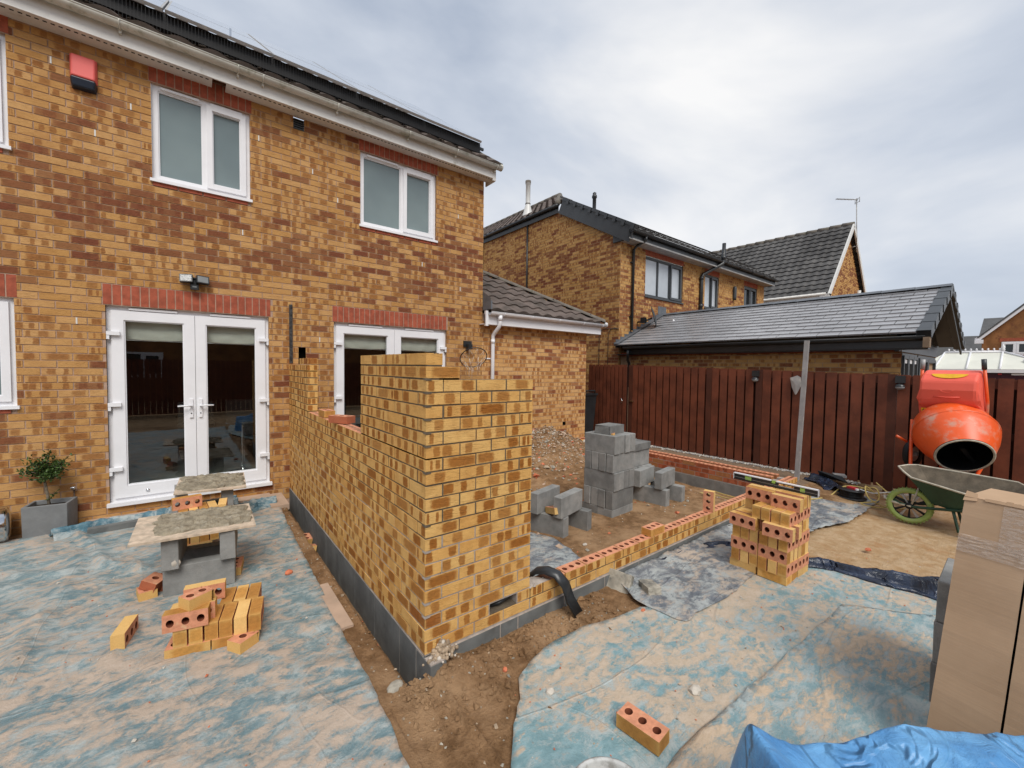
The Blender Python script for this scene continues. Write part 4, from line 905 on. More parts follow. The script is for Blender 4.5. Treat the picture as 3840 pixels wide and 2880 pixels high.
mb.cyl((12.18, yf2-.08, 5.1), (12.19, yf2-.08, 5.25), .066, 0); mb.build('downpipe', parent=nbh, label='thick black soil pipe bending over the gutter')
mb = MB('black_pvc'); mb.tube([(NX-.03, 8.31, 6.25), (NX-.03, 8.29, 3.1)], .028, 0, 10); mb.tube([(NX-.03, 10.9, 6.2), (NX-.03, 10.9, 3.0)], .03, 0, 8)
mb.build('downpipe', parent=nbh, label='thin black pipe down the gable wall'); 
mb = MB('tool_wood')
for y, z0 in ((4.95, 2.55), (5.25, 2.55)): mb.tube([(NX-.012, y, 0), (NX-.012, y, z0), (NX-.012, y-.06, z0+.12), (NX-.012, y-.2, z0+.16), (NX-.012, NY, z0+.12)], .009, 0, 6)
mb.build('cable', parent=nbh)
mb = MB('anth'); mb.lathe([(0, -.1), (.06, -.1), (.062, .0), (.062, .3), (.05, .36), (0, .37)], 0, 12, Matrix.Translation((13.82, NY-.05, 4.18))); mb.build('wall_box', label='dark grey box on the neighbour wall between the two right-hand windows', cat='wall box', origin=(13.82, NY, 4.2))
t = empty('satellite_dish', (8.62, NY, 2.95), 'dark satellite dish fixed to the neighbour wall above the slate roof', 'satellite dish')
T = Matrix.Translation((8.50, NY-.42, 3.02)) @ Vector((.55, -.83, .28)).to_track_quat('Z', 'Y').to_matrix().to_4x4()
mb = MB('anth'); mb.lathe([(0, .05), (.1, .045), (.2, .028), (.28, 0), (.285, -.004), (.2, .022), (0, .044)], 0, 24, T); mb.build('dish', parent=t)
mb = MB('black_pvc'); mb.tube([(8.45, NY-.40, 2.98), (8.38, NY-.2, 2.9), (8.38, NY-.02, 2.9)], .022, 0, 8); mb.box((8.30, NY-.28, 2.86), (8.40, NY-.16, 3.0), 0); mb.tube([(8.48, NY-.45, 2.76), (8.75, NY-.75, 2.80), (8.98, NY-.78, 2.84)], .011, 0, 6); mb.build('arm', parent=t)
mb = MB('pvc'); mb.cyl((8.96, NY-.76, 2.83), (8.90, NY-.73, 2.95), .026, 0); mb.build('receiver', parent=t)
# ================================================================ OUTBUILDING (slate roof)
ob = empty('outbuilding', (9.5, 2, 0), 'long single-storey brick outbuilding with grey slate roof behind the fence', 'outbuilding')
OX, OE, OY0, OZ = 7.7, 7.42, -1.05, 2.2
of = Frame((OX, OY0+.33, 0), (0, 1, 0), (-1, 0, 0))
mb = MB('brick_nb', 'mortar_nb'); brick_field(mb, of, 0, 5.0, 14, 28, (), 0, .012, lambda a, z: .28, 51, .005); plate(mb, of, 0, 5.0, -.3, 2.12, (), 0, 1)
mb.box((OX+.004, OY0+.36, -.1), (OX+3.5, NY-.02, 2.0), 1); mb.build('wall', parent=ob)
mb = MB('brick_lintel'); mb.box((OX-.012, OY0+.4, 1.98), (OX+.0, NY-.03, 2.06), 0); mb.build('lintel', parent=ob)
mb = MB('black_pvc'); mb.box((7.50, OY0, 2.02), (7.53, NY-.35, 2.17), 0); mb.box((7.53, OY0+.02, 2.0), (7.7, NY-.01, 2.02), 0); mb.build('fascia', parent=ob)
mb = MB('black_pvc'); half_gutter(mb, (7.445, OY0+.04, 2.185), (7.445, NY-.30, 2.185), .055, 0, 9, (-1, 0, 0)); mb.tube([(7.39, OY0+.04, 2.185), (7.39, NY-.30, 2.185)], .008, 0, 8)
mb.tube([(7.46, 4.2, 2.12), (7.46, 4.2, 2.0), (7.55, 4.28, 1.88), (7.64, 4.3, 1.8), (7.64, 4.3, 1.2)], .035, 0, 10); mb.build('gutter', parent=ob)
RX, RZ = 9.5, 3.17; us = Vector((RX-OE, 0, RZ-2.235)).normalized(); Ls = math.hypot(RX-OE, RZ-2.235); ns = Vector((-us.z, 0, us.x))
mb = MB('slate'); rnd = random.Random(6); ga = Ls/12; ll = NY-OY0-.02
for side in (0, 1):
    for c in range(12):
        off = (c % 2)*.155+.0
        y = OY0+.14-off
        while y < NY-.02:
            y0, y1 = max(y, OY0+.12), min(y+.299, NY-.02); y += .31
            if y1-y0 < .02: continue
            dz = rnd.uniform(0, .006); p = lambda s, yy, h: (Vector((OE, yy, 2.235))+us*s+ns*h) if side == 0 else Vector((2*RX-(OE+us.x*s-0), yy, 2.235+us.z*s))+Vector((us.z, 0, us.x))*h
            s0, s1 = c*ga, (c+1)*ga+.01; hb, ht = .022+dz, .008
            q = [p(s0, y0, hb), p(s0, y1, hb), p(s1, y1, ht), p(s1, y0, ht)]; e_ = [p(s0, y0, hb), p(s0, y0, 0), p(s0, y1, 0), p(s0, y1, hb)]
            l_ = [p(s0, y0, hb), p(s1, y0, ht), p(s1, y0, 0), p(s0, y0, 0)]
            for f in (q[::-1], e_[::-1], l_): mb.face(f if side == 0 else f[::-1], 0)
mb.build('roof', parent=ob)
mb = MB('black'); mb.mesh([(OE+.01, OY0+.1, 2.225), (RX, OY0+.1, RZ-.012), (RX, NY, RZ-.012), (OE+.01, NY, 2.225), (2*RX-OE, OY0+.1, 2.225), (2*RX-OE, NY, 2.225)], [(0, 1, 2, 3), (1, 4, 5, 2)], 0); mb.build('roof_underlay', parent=ob)
mb = MB('lead')
for k in range(12):
    y0 = OY0+.0+k*.47; T = Matrix.Translation((RX, y0, RZ+.02))
    for s in (-1, 1): mb.mesh([(0, 0, .035), (0, .465, .03), (s*.14, .465, -.03), (s*.14, 0, -.025), (0, 0, .015), (s*.135, 0, -.05)], [(0, 1, 2, 3) if s > 0 else (3, 2, 1, 0), (0, 3, 5, 4)], 0, False, T)
mb.build('ridge', parent=ob)
mb = MB('anth')
for side in (-1, 1):
    for c in range(6):
        s0 = c*Ls/6; 
        if side == -1: p = Vector((OE, OY0, 2.235))+us*s0; M_ = Matrix.Translation(p) @ Matrix.Rotation(-math.asin(us.z), 4, 'Y'); mb.box((0, -.01, -.10), (Ls/6+.01, .13, .035+0), 0, M_); mb.box((0, -.02, -.09), (.13, .14, .04), 0, M_)
        else: p = Vector((2*RX-OE, OY0, 2.235))+Vector((-us.x, 0, us.z))*s0; M_ = Matrix.Translation(p) @ Matrix.Rotation(math.asin(us.z), 4, 'Y'); mb.box((-Ls/6-.01, -.01, -.10), (0, .13, .035), 0, M_); mb.box((-.13, -.02, -.09), (0, .14, .04), 0, M_)
mb.build('dry_verge', parent=ob, bevel=.006)
mb = MB('black_pvc')
for side in (-1, 1):
    p = Vector((OE if side < 0 else 2*RX-OE, OY0+.02, 2.16)); M_ = Matrix.Translation(p) @ Matrix.Rotation(-side*-math.asin(us.z), 4, 'Y')
    if side < 0: mb.box((0, 0, -.13), (Ls, .025, 0.0), 0, M_)
    else: mb.box((-Ls, 0, -.13), (0, .025, 0.0), 0, M_)
mb.mesh([(OE+.02, OY0+.05, 2.2), (RX, OY0+.05, RZ-.03), (RX, OY0+.36, RZ-.03), (OE+.02, OY0+.36, 2.2), (2*RX-OE-.02, OY0+.05, 2.2), (2*RX-OE-.02, OY0+.36, 2.2)], [(3, 2, 1, 0), (2, 5, 4, 1)], 0)
mb.box((7.6, OY0+.34, 1.98), (11.2, OY0+.40, 2.2), 0); mb.mesh([(7.6, OY0+.36, 2.1), (11.3, OY0+.36, 2.1), (RX, OY0+.36, RZ-.05)], [(0, 1, 2)], 0)
mb.build('bargeboard', parent=ob)
mb = MB('conc'); mb.box((7.38, OY0-.01, 2.02), (7.52, OY0+.06, 2.17), 0); mb.build('gutter_end_block', parent=ob)
oo = Frame((OX+.1, OY0+.34, 0), (1, 0, 0), (0, -1, 0))
window(ob, oo, .02, 1.25, 1.0, 1.96, [.34, .67], [0, 1, 2], 'anth', 'glass_dk', .05, dep=(-.05, .0), vents=False); window(ob, oo, 1.35, 3.2, .0, 1.96, [.5], [0, 1], 'anth', 'glass_dk', .06, dep=(-.05, .0), vents=False)
mb = MB('pvc'); 
for k in range(3): fbox(mb, oo, .12+k*.41, .40+k*.41, 1.80, 1.86, .002, .006, 0)
mb.build('window_vent', parent=ob)
# lead flashing, stepped up the neighbour wall
mb = MB('lead'); y = NY-.012
for k in range(12):
    s = k/12*Ls; x, z = OE+us.x*s+.08, 2.25+us.z*s; mb.box((x, y, z-.06), (x+.19, y+.006, z+.15), 0)
mb.box((0, 0, .01), (Ls, .012, .05), 0, Matrix.Translation((OE, NY-.03, 2.25)) @ Matrix.Rotation(-math.asin(us.z), 4, 'Y')); mb.box((-.0, -.14, .025), (Ls, .0, .034), 0, Matrix.Translation((OE, NY-.01, 2.25)) @ Matrix.Rotation(-math.asin(us.z), 4, 'Y')); mb.box((RX-.18, y-.004, 3.1), (RX+.22, y+.004, 3.42), 0)
mb.build('flashing', parent=ob)
# ================================================================ FAR HOUSES
def house(name, label, ax, gable, xr, eave, rid, walls='farbrick', roof='farroof', barge='pvc_dirty', win=(), wins_face=0):
    """gabled block; ridge parallel to axis ax ('x' or 'y'); gable = (lo,hi) along the ridge; xr = (lo,hi) across"""
    c = (xr[0]+xr[1])/2; l0, l1 = gable; h = empty('brick_house', (c, l0, 0) if ax == 'y' else (l0, c, 0), label, 'house')
    P = (lambda a, l, z: (a, l, z)) if ax == 'y' else (lambda a, l, z: (l, a, z))
    mb = MB(walls)
    vs = [P(xr[0], l0, -.2), P(xr[1], l0, -.2), P(xr[1], l0, eave), P(c, l0, rid), P(xr[0], l0, eave), P(xr[0], l1, -.2), P(xr[1], l1, -.2), P(xr[1], l1, eave), P(c, l1, rid), P(xr[0], l1, eave)]
    mb.mesh(vs, [(0, 1, 2, 3, 4), (5, 6, 7, 8, 9), (0, 5, 9, 4), (1, 6, 7, 2)], 0); mb.build('wall', parent=h)
    return h, P, c
h, P, c = house('h', 'brick house with grey tiled roof and white-edged gable rising behind the black-guttered house', 'y', (3.5, 10.4), (19.35, 24.9), 4.9, 8.05)
sl = 3.15/2.775
mb = MB('tile_grey'); tile_roof(mb, (19.12, 3.32, 4.78), (0, 1, 0), (1, 0, sl), 7.1, 4.55, gauge=.30, tw=.30, prof=lambda t: (0, .2, .9, 1, .9, .6, .3, .1)[int(t*8) % 8], amp=.035, step=.05)
tile_roof(mb, (25.13, 3.32, 4.78), (0, 1, 0), (-1, 0, sl), 7.1, 4.55, gauge=.3, tw=.3, amp=.03, step=.05); mb.build('roof', parent=h)
mb = MB('ridge')
for k in range(16): mb.tube([(c, 3.3+k*.45, 8.17), (c, 3.73+k*.45, 8.2)], .11, 0, 8)
mb.build('ridge', parent=h)
mb = MB('pvc_dirty')
for s in (-1, 1):
    L_ = 4.55; M_ = Matrix.Translation((c-s*3.02*-1*1, 3.28, 4.72)) if False else Matrix.Translation((c+s*3.02, 3.28, 4.70)) @ Matrix.Rotation(s*math.atan(sl), 4, 'Y')
    a_, b_ = ((-L_, 0) if s > 0 else (0, L_)); mb.box((a_, 0, -.10), (b_, .05, .10), 0, M_)
mb.box((19.05, 3.28, 4.55), (19.3, 3.6, 4.78), 0); mb.build('bargeboard', parent=h)
mb = MB('pvc_dirty'); mb.box((19.1, 3.4, 4.58), (19.14, 10.4, 4.76), 0); mb.tube([(19.08, 3.4, 4.78), (19.08, 10.4, 4.78)], .06, 0, 8); mb.build('gutter', parent=h)
mb = MB('brick_nb', 'mortar_nb'); f2 = Frame((19.35, 3.48, 0), (1, 0, 0), (0, -1, 0)); brick_field(mb, f2, 0, 5.55, 46, 107, (), 0, .01, lambda a, z: .3, 77, .004, top=lambda a: 4.9+sl*min(a, 5.55-a)-.06)
f3 = Frame((19.33, 3.5, 0), (0, 1, 0), (-1, 0, 0)); brick_field(mb, f3, 0, 6.9, 46, 61, (), 0, .01, lambda a, z: .3, 78, .004); mb.build('brickwork', parent=h)
mb = MB('pvc_dirty'); mb.tube([(22.9, 3.2, 4.4), (22.9, 3.2, 5.35)], .07, 0, 10); mb.tube([(22.9, 3.45, 5.1), (22.9, 3.2, 5.1)], .05, 0, 8); mb.build('flue', parent=h)
t = empty('tv_aerial', (22.5, 3.6, 7.2), 'thin television aerial on a tall pole above the white-edged gable', 'TV aerial')
mb = MB('alu'); mb.tube([(22.45, 3.25, 7.0), (22.5, 3.35, 9.4)], .02, 0, 6); mb.tube([(22.4, 3.3, 7.25), (22.5, 3.5, 7.25)], .02, 0, 5); mb.build('pole', parent=t)
mb = MB('alu'); A1 = Vector((22.5, 3.30, 9.32)); A2_ = Vector((21.9, 3.95, 9.40)); mb.tube([A1, A2_], .018, 0, 6)
for k in range(12): p = A1.lerp(A2_, .25+k*.065); mb.tube([p+Vector((-.06, -.06, 0)), p+Vector((.06, .06, 0))], .008, 0, 4)
for z in (9.2, 9.36): mb.tube([(22.4, 3.22, z), (22.6, 3.42, z+.03)], .012, 0, 4)
for k in (-1, 1): mb.tube([(22.5+.1*k, 3.32+.1*k, 9.18), (22.5+.1*k, 3.32+.1*k, 9.40)], .012, 0, 4)
mb.build('antenna', parent=t)
# right-hand distance
h, P, c = house('h', 'brick gabled house with white bargeboards and white window at the right edge', 'x', (53, 62), (-5.3, 1.3), 4.75, 8.3)
sl = 3.55/3.3
mb = MB('pvc')
for s in (-1, 1):
    M_ = Matrix.Translation((52.75, c+s*3.55, 4.5)) @ Matrix.Rotation(-s*math.atan(sl), 4, 'X'); mb.box((0, (0 if s < 0 else -5.25), -.02), (.1, (5.25 if s < 0 else 0), .30), 0, M_)
mb.box((52.7, 1.25, 4.30), (53.1, 1.75, 4.62), 0); mb.build('bargeboard', parent=h)
mb = MB('farroof')
for s in (-1, 1):
    M_ = Matrix.Translation((52.7, c+s*3.55, 4.75)) @ Matrix.Rotation(-s*math.atan(sl), 4, 'X'); mb.box((0, (0 if s < 0 else -5.25), 0), (9.5, (5.25 if s < 0 else 0), .12), 0, M_)
mb.build('roof', parent=h)
fw_ = Frame((52.98, .25, 0), (0, -1, 0), (-1, 0, 0)); mb = MB('brick_lintel'); fbox(mb, fw_, -.1, 2.5, 4.42, 4.7, -.01, .02, 0); mb.build('lintel', parent=h)
window(h, fw_, 0.02, 2.4, 3.3, 4.4, [.33, .66], [0, 1, 2], 'pvc', 'glass_dk', .11, dep=(-.02, .06), vents=False)
h, P, c = house('h', 'grey-roofed terrace just visible left of the white-edged right-hand gable', 'y', (-1.5, 2.3), (68, 76), 6.0, 8.0, 'farbrick')
mb = MB('farroof'); mb.mesh([(67.6, -1.7, 5.9), (67.6, 2.5, 5.9), (72, 2.5, 8.15), (72, -1.7, 8.15), (76.4, 2.5, 5.9), (76.4, -1.7, 5.9)], [(0, 1, 2, 3)[::-1], (3, 2, 4, 5)[::-1]], 0); mb.build('roof', parent=h)
mb = MB('pvc_dirty'); mb.box((67.5, -1.7, 5.75), (67.6, 2.5, 5.9), 0); mb.build('gutter', parent=h)
h, P, c = house('h', 'lower dark-roofed house glimpsed between the slate outbuilding and the grey terrace', 'y', (2.6, 9), (80, 88), 4.0, 7.0, 'farbrick')
mb = MB('farroof'); mb.mesh([(79.6, 2.5, 2.6), (79.6, 9, 2.6), (84, 9, 6.9), (84, 2.5, 6.9), (88.4, 9, 3.9), (88.4, 2.5, 3.9)], [(0, 1, 2, 3)[::-1], (3, 2, 4, 5)[::-1]], 0); mb.build('roof', parent=h)
# conservatory
t = empty('conservatory', (31, -1.5, 0), 'white-framed conservatory with pale translucent hipped roof beyond the fence', 'conservatory')
Ez, Rz_, ex, rx = 1.90, 2.78, 30.0, 31.6; ry0, ry1, ey0, ey1 = -.75, .3+1.0, -2.9, 2.2
mb = MB('polyc'); mb.mesh([(ex, ey0, Ez), (ex, ey1, Ez), (rx, ry1, Rz_), (rx, ry0, Rz_), (ex+3.2, ey0, Ez), (ex+3.2, ey1, Ez)], [(0, 3, 2, 1), (0, 4, 3), (1, 2, 5), (3, 4, 5, 2)], 0); mb.build('roof', parent=t)
mb = MB('pvc'); 
mb.tube([(rx, ry0, Rz_+.03), (rx, ry1, Rz_+.03)], .07, 0, 8); mb.box((ex-.12, ey0, Ez-.17), (ex, ey1, Ez-.01), 0)
for a, b in (((ex, ey0, Ez), (rx, ry0, Rz_)), ((ex, -.75, Ez), (rx, ry0, Rz_)), ((ex, .35, Ez), (rx, .35, Rz_)), ((ex, 1.5, Ez), (rx, 1.3, Rz_)), ((ex, -1.9, Ez), (rx-.9, -1.45, Rz_-.45))): mb.tube([Vector(a)+Vector((0, 0, .03)), Vector(b)+Vector((0, 0, .03))], .045, 0, 6)
y = ry0+.1
while y < ry1: mb.lathe([(0, 0), (.06, .03), (.03, .08), (.05, .12), (0, .17)], 0, 6, Matrix.Translation((rx, y, Rz_+.06))); y += .2
mb.lathe([(0, 0), (.09, .05), (.04, .12), (.08, .2), (.02, .3), (0, .42)], 0, 8, Matrix.Translation((rx, ry0, Rz_+.06))); mb.build('frame', parent=t)
mb = MB('maroon', 'pvc', 'redplastic'); mb.box((ex+.02, ey0, 0), (ex+3, ey1, Ez-.17), 0); mb.box((ex-.02, -1.62, 1.62), (ex+.02, -1.12, 1.7), 1); mb.box((ex-.02, -.82, 1.63), (ex+.02, -.7, 1.70), 2); mb.build('base', parent=t)
# ================================================================ FENCE
FX = 6.7
def ftop(y): return 1.737+(y-3.54)*(1.737-1.588)/(3.54+1.96)
def boards(parent, x, y0, y1, pitch, wid, z0, name='boards', seed=1, topf=ftop, m='fence', nx_=-1):
    mb = MB(m); rnd = random.Random(seed); y = y1
    while y-.02 > y0:
        wid = min(wid, y-y0)
        t_ = topf(y)+rnd.uniform(-.003, .003); dx = rnd.uniform(-.002, .002)
        mb.box((x-.010+dx, y-wid, z0+rnd.uniform(-.01, .01)), (x+.010+dx, y, t_), 0); y -= pitch
    return mb.build(name, parent=parent, bevel=.002)
fe = empty('fence', (FX, 0, 0), 'dark red-brown stained close-board fence along the right side of the garden', 'fence')
ys = [3.54, 1.78, .93-.02, -.80, -2.6, -4.4, -6.4]
for i in range(len(ys)-1):
    boards(fe, FX, ys[i+1]+.05, ys[i]-.055, .150, .124, .035, seed=i, name='board_panel')
mb = MB('fence_dark')
for i in range(len(ys)-1):
    y0, y1 = ys[i+1], ys[i]
    for z in (.18, .85, 1.45): 
        mb.box((FX+.012, y0, z), (FX+.05, y1, z+.08), 0)
    y = y1-.09
    while y > y0: mb.box((FX+.052, y-.117, .05), (FX+.07, y, ftop(y)-.02), 0); y -= .150 if False else .150
mb.build('back_boards_and_rails', parent=fe).name = 'back_board'
mb = MB('fence')
for i in range(len(ys)-1):
    y0, y1 = ys[i+1]+.05, ys[i]-.055
    mb.mesh([(FX+.0115, y0, ftop(y0)-.125), (FX+.0115, y1, ftop(y1)-.125), (FX+.0115, y1, ftop(y1)-.01), (FX+.0115, y0, ftop(y0)-.01)], [(0, 1, 2, 3)], 0)
mb.build('top_rail', parent=fe)
for y in ys[:-1]:
    mb = MB('fence_post'); mb.box((FX-.012, y-.05, -.1), (FX+.08, y+.05, ftop(y)+.004), 0); mb.build('post', parent=fe, bevel=.004)
gt = empty('gate', (FX, 4.05, 0), 'narrow-boarded dark red-brown gate at the far end of the fence', 'gate')
boards(gt, FX-.02, 3.62, 4.75, .113, .088, .06, 'board_panel', 8, lambda y: 1.745)
mb = MB('fence_dark'); mb.box((FX-.008, 3.62, .1), (FX+.01, 4.75, 1.7), 0); mb.build('backing', parent=gt)
mb = MB('chrome'); mb.tube([(FX-.03, 3.74, .98), (FX-.07, 3.74, .98), (FX-.075, 3.70, .93), (FX-.07, 3.74, .88), (FX-.03, 3.74, .9)], .008, 0, 8); mb.build('handle', parent=gt)
mb = MB('chrome'); mb.box((FX-.05, 3.44, .93), (FX-.01, 3.55, .955), 0); mb.build('gate_latch', parent=fe, bevel=.004)
mb = MB('black_pvc')
mb.mesh([(-.26, -.3, 0), (.26, -.3, 0), (.26, .3, 0), (-.26, .3, 0), (-.31, -.36, 1.0), (.31, -.36, 1.0), (.31, .36, 1.0), (-.31, .36, 1.0)], [(0, 1, 5, 4), (1, 2, 6, 5), (2, 3, 7, 6), (3, 0, 4, 7)], 0, False, Matrix.Translation((6.25, 4.75, .02)))
mb.box((5.92, 4.37, 1.02), (6.58, 5.13, 1.07), 0); mb.tube([(6.0, 4.4, 1.07), (6.05, 4.36, 1.13), (6.45, 4.36, 1.13), (6.5, 4.4, 1.07)], .02, 0, 8)
mb.build('wheelie_bin', label='black wheelie bin in the passage between garage and gate', cat='wheelie bin', origin=(6.25, 4.75, .02), bevel=.01)
for i, (y, z) in enumerate(((.956, 1.50), (-.887, 1.455))):
    t = empty('solar_light', (FX-.02, y, z), 'small round solar fence light with black bracket, %s along the fence' % ('nearer the gate' if i == 0 else 'nearer the cement mixer'), 'solar light', 'solar lights on the fence')
    mb = MB('lampglass', 'black_pvc'); T = Matrix.Translation((FX-.06, y, z)); mb.lathe([(.0, -.045), (.03, -.04), (.048, -.018), (.052, 0), (.0, .0)], 0, 16, T); mb.lathe([(.054, 0), (.05, .02), (.02, .04), (0, .042)], 1, 16, T); mb.build('lamp', parent=t)
    mb = MB('black_pvc'); mb.box((FX-.075, y-.05, z+.05), (FX-.01, y+.05, z+.15), 0, Matrix.Translation((0, 0, 0))); mb.build('bracket', parent=t, bevel=.008)
mb = MB('alu'); T = Matrix.Translation((FX-.03, .31, 1.44))
mb.mesh([(-.0, .13, .10), (0, .03, .14), (0, -.02, .11), (0, -.03, -.02), (0, .03, -.16), (0, .05, -.17), (0, .10, -.05), (-.012, .05, .0)], [(0, 1, 7), (1, 2, 7), (2, 3, 7), (3, 4, 7), (4, 5, 7), (5, 6, 7), (6, 0, 7)], 0, False, T)
bl = mb.build('hanging_trowel', label='pointed grey trowel blade hanging on the fence left of the tall pole', cat='trowel', origin=(FX-.03, .31, 1.44), solid=.004)
mb = MB('steel'); mb.tube([(FX-.04, .24, 1.60), (FX-.04, .245, 1.2), (FX-.04, .25, 1.12)], .006, 0, 6); mb.tube([(FX-.02, .30, 1.60), (FX-.04, .24, 1.60)], .005, 0, 6); mb.tube([(FX-.04, .27, 1.14), (FX-.04, .235, 1.13)], .012, 0, 6); mb.tube([(FX-.05, .27, 1.14), (FX-.05, .275, 1.02)], .005, 0, 6); mb.build('handle', parent=bl)
pc = mb
mb = MB('alu'); T = Matrix.Translation((6.12, .12, .0)) @ Matrix.Rotation(R(1.6), 4, 'X')
mb.box((-.024, -.028, 0), (.024, .028, 2.10), 0, T)
mb.build('tall_pole', label='tall pale grey square pole standing upright in front of the fence', cat='pole', origin=(6.12, .12, 0), bevel=.003)
# gravel strip along the fence
mb = MB('gravel', 'chip_white'); rnd = random.Random(12)
for k in range(1500):
    y = rnd.uniform(-.5, 3.6); x = FX-.02-abs(rnd.gauss(0, .07)); r = rnd.uniform(.007, .020)
    T = Matrix.Translation((x, y, .025+r*.3)) @ Matrix.Rotation(rnd.uniform(0, 6), 4, 'Z') @ Matrix.Scale(rnd.uniform(.5, .9), 4, (0, 0, 1)) @ Matrix.Scale(rnd.uniform(.7, 1.2), 4, (1, 0, 0))
    mb.mesh([(r, 0, 0), (0, r, 0), (-r, 0, 0), (0, -r, 0), (r*.1, r*.1, r), (0, 0, -r)], [(0, 1, 4), (1, 2, 4), (2, 3, 4), (3, 0, 4), (1, 0, 5), (2, 1, 5), (3, 2, 5), (0, 3, 5)], 0 if rnd.random() < .62 else 1, False, T)
mb.build('gravel', label='strip of pale grey gravel at the foot of the fence', cat='gravel', kind='stuff')
# fence behind the photographer, seen in the door glass
fb = empty('fence', (0, -7.5, 0), 'dark board fence behind the viewpoint, showing only as a reflection in the door glass', 'fence')
mb = MB('fence'); x = -7.
while x < 7: mb.box((x, -7.52, -.05), (x+.13, -7.5, 1.75), 0); x += .145
mb.build('board_panel', parent=fb)
# ================================================================ EXTENSION WALLS
ew = empty('brick_wall', (0, 0, 0), 'tall half-built yellow brick wall with a corner pier, window gap and raked end', 'brick wall')
sf = Frame((0, 0, 0), (0, 1, 0), (-1, 0, 0)); ff = Frame((0, 0, 0), (1, 0, 0), (0, -1, 0))
YS = 2.935; PW = 1.115; T_ = .1025
mb = MB('brick_new', 'bed', 'hole', 'mortar_dark', 'mortar_light')
rnd = random.Random(5)
def wbrick(x0, x1, y0, y1, k, face):
    """solid brick in the extension: k course; face 'side' = long along Y"""
    z0 = k*.075; z1 = z0+.065; j = lambda: rnd.uniform(-.0022, .0022); a = bat(rnd, .03); jx, jy, jz = j(), j(), j()*.6
    fr = Frame((x0+jx, y1+jy, 0), (0, -1, 0), (-1, 0, 0)) if face == 'side' else Frame((x0+jx, y0+jy, 0), (1, 0, 0), (0, -1, 0))
    if face == 'side': fbox(mb, fr, 0, y1-y0, z0+jz, z1+jz, -(x1-x0), 0, 0, a, True, 'ftblrk')
    else: fbox(mb, fr, 0, x1-x0, z0+jz, z1+jz, -(y1-y0), 0, 0, a, True, 'ftblrk')
for k in range(23):
    even = k % 2 == 0      # even courses (0 = bottom): side stretcher reaches the corner
    # side wall from the corner back to the house
    y = 0.0
    if not even: y = T_+.01
    while y < YH-.03:
        y1 = min(y+BL, YH-.004); 
        if k >= 15:
            if y < PW-.02: y1 = min(y1, PW)
            elif y1 <= YS+.03: y += .225; continue
            else: y = max(y, YS)
        if k == 22 and y > YS-.01 and y > YS+.25: break
        if y1-y > .02:
            if k == 14 and y > PW-.15 and y1 < YS+.12:
                perf_brick(mb, Matrix.Translation((T_/2, (y+y1)/2, k*.075)) @ Matrix.Rotation(R(90), 4, 'Z'), 0, 1, 2, bat(rnd, .03), seed=k+int(y*50), length=y1-y)
            else: wbrick(0, T_, y, y1, k, 'side')
        y = y1+.01
    # front of the pier
    x = 0.0
    if even: x = T_+.01
    lim = .7775
    if k == 21: lim = .2151
    if k == 22: lim = .103
    while x < lim-.02:
        x1 = min(x+BL, lim)
        if k == 1 and .43 < x < .60: x = x1+.01; continue
        if k == 1 and x > .6: x = max(x, .672)
        if k == 22 and even and x < .11: x = x1+.01; continue
        wbrick(x, x1, 0, T_, k, 'front'); x = x1+.01
# header at corner for top course
wall_core = []
def mcore(x0, x1, y0, y1, k0, k1, m): mb.box((x0, y0, k0*.075-.010), (x1, y1, k1*.075-.0105), m)
ins = .0035
for (k0, k1, m) in ((0, 9, 4), (9, 15, 3)): mcore(ins, T_-ins, ins, YH-.0, k0, k1, m)
mcore(ins, T_-ins, ins, PW-ins, 15, 22, 3); mb.box((ins, ins, 1.63), (T_-ins, PW-ins, 1.70), 3); mcore(ins, T_-ins, YS+ins, YH, 15, 21, 3); mcore(ins, T_-ins, YS+ins, YS+.21, 21, 22, 3)
hole_x0, hole_x1 = .45, .668
mcore(T_, .7775-ins, ins, T_-ins, 0, 1, 4); mcore(T_, hole_x0, ins, T_-ins, 1, 2, 4); mcore(hole_x1, .7775-ins, ins, T_-ins, 1, 2, 4)
dk_ = mb.mat('darkhole'); mb.box((hole_x0-.004, .006, .064), (hole_x1+.004, T_+.05, .074), 3); bp_ = mb.mat('black_pvc'); mb.tube([(hole_x0+.02, T_-.02, .08), (hole_x0+.10, .04, .10), (hole_x1-.01, .03, .135)], .012, bp_, 8); mb.box((hole_x0, T_+.05, .06), (hole_x1, T_+.06, .15), dk_); mb.box((hole_x0-.01, T_-.01, .135), (hole_x1+.01, T_+.06, .15), dk_); mb.box((hole_x0-.01, T_, .05), (hole_x0, T_+.06, .15), dk_); mb.box((hole_x1, T_, .05), (hole_x1+.01, T_+.06, .15), dk_)
mcore(T_, .7775-ins, ins, T_-ins, 2, 9, 4); mcore(T_, .7775-ins, ins, T_-ins, 9, 21, 3); mcore(T_, .215-ins, ins, T_-ins, 21, 22, 3); mb.box((T_-.02, ins, 1.55), (.215-ins, T_-ins, 1.60), 3); mb.box((ins, YS+ins, 1.56), (T_-ins, YH, 1.63), 3); mb.box((ins, ins, 1.11), (T_-ins, PW-ins, 1.14), 3); mb.box((ins, YS+ins, 1.11), (T_-ins, YH, 1.14), 3)
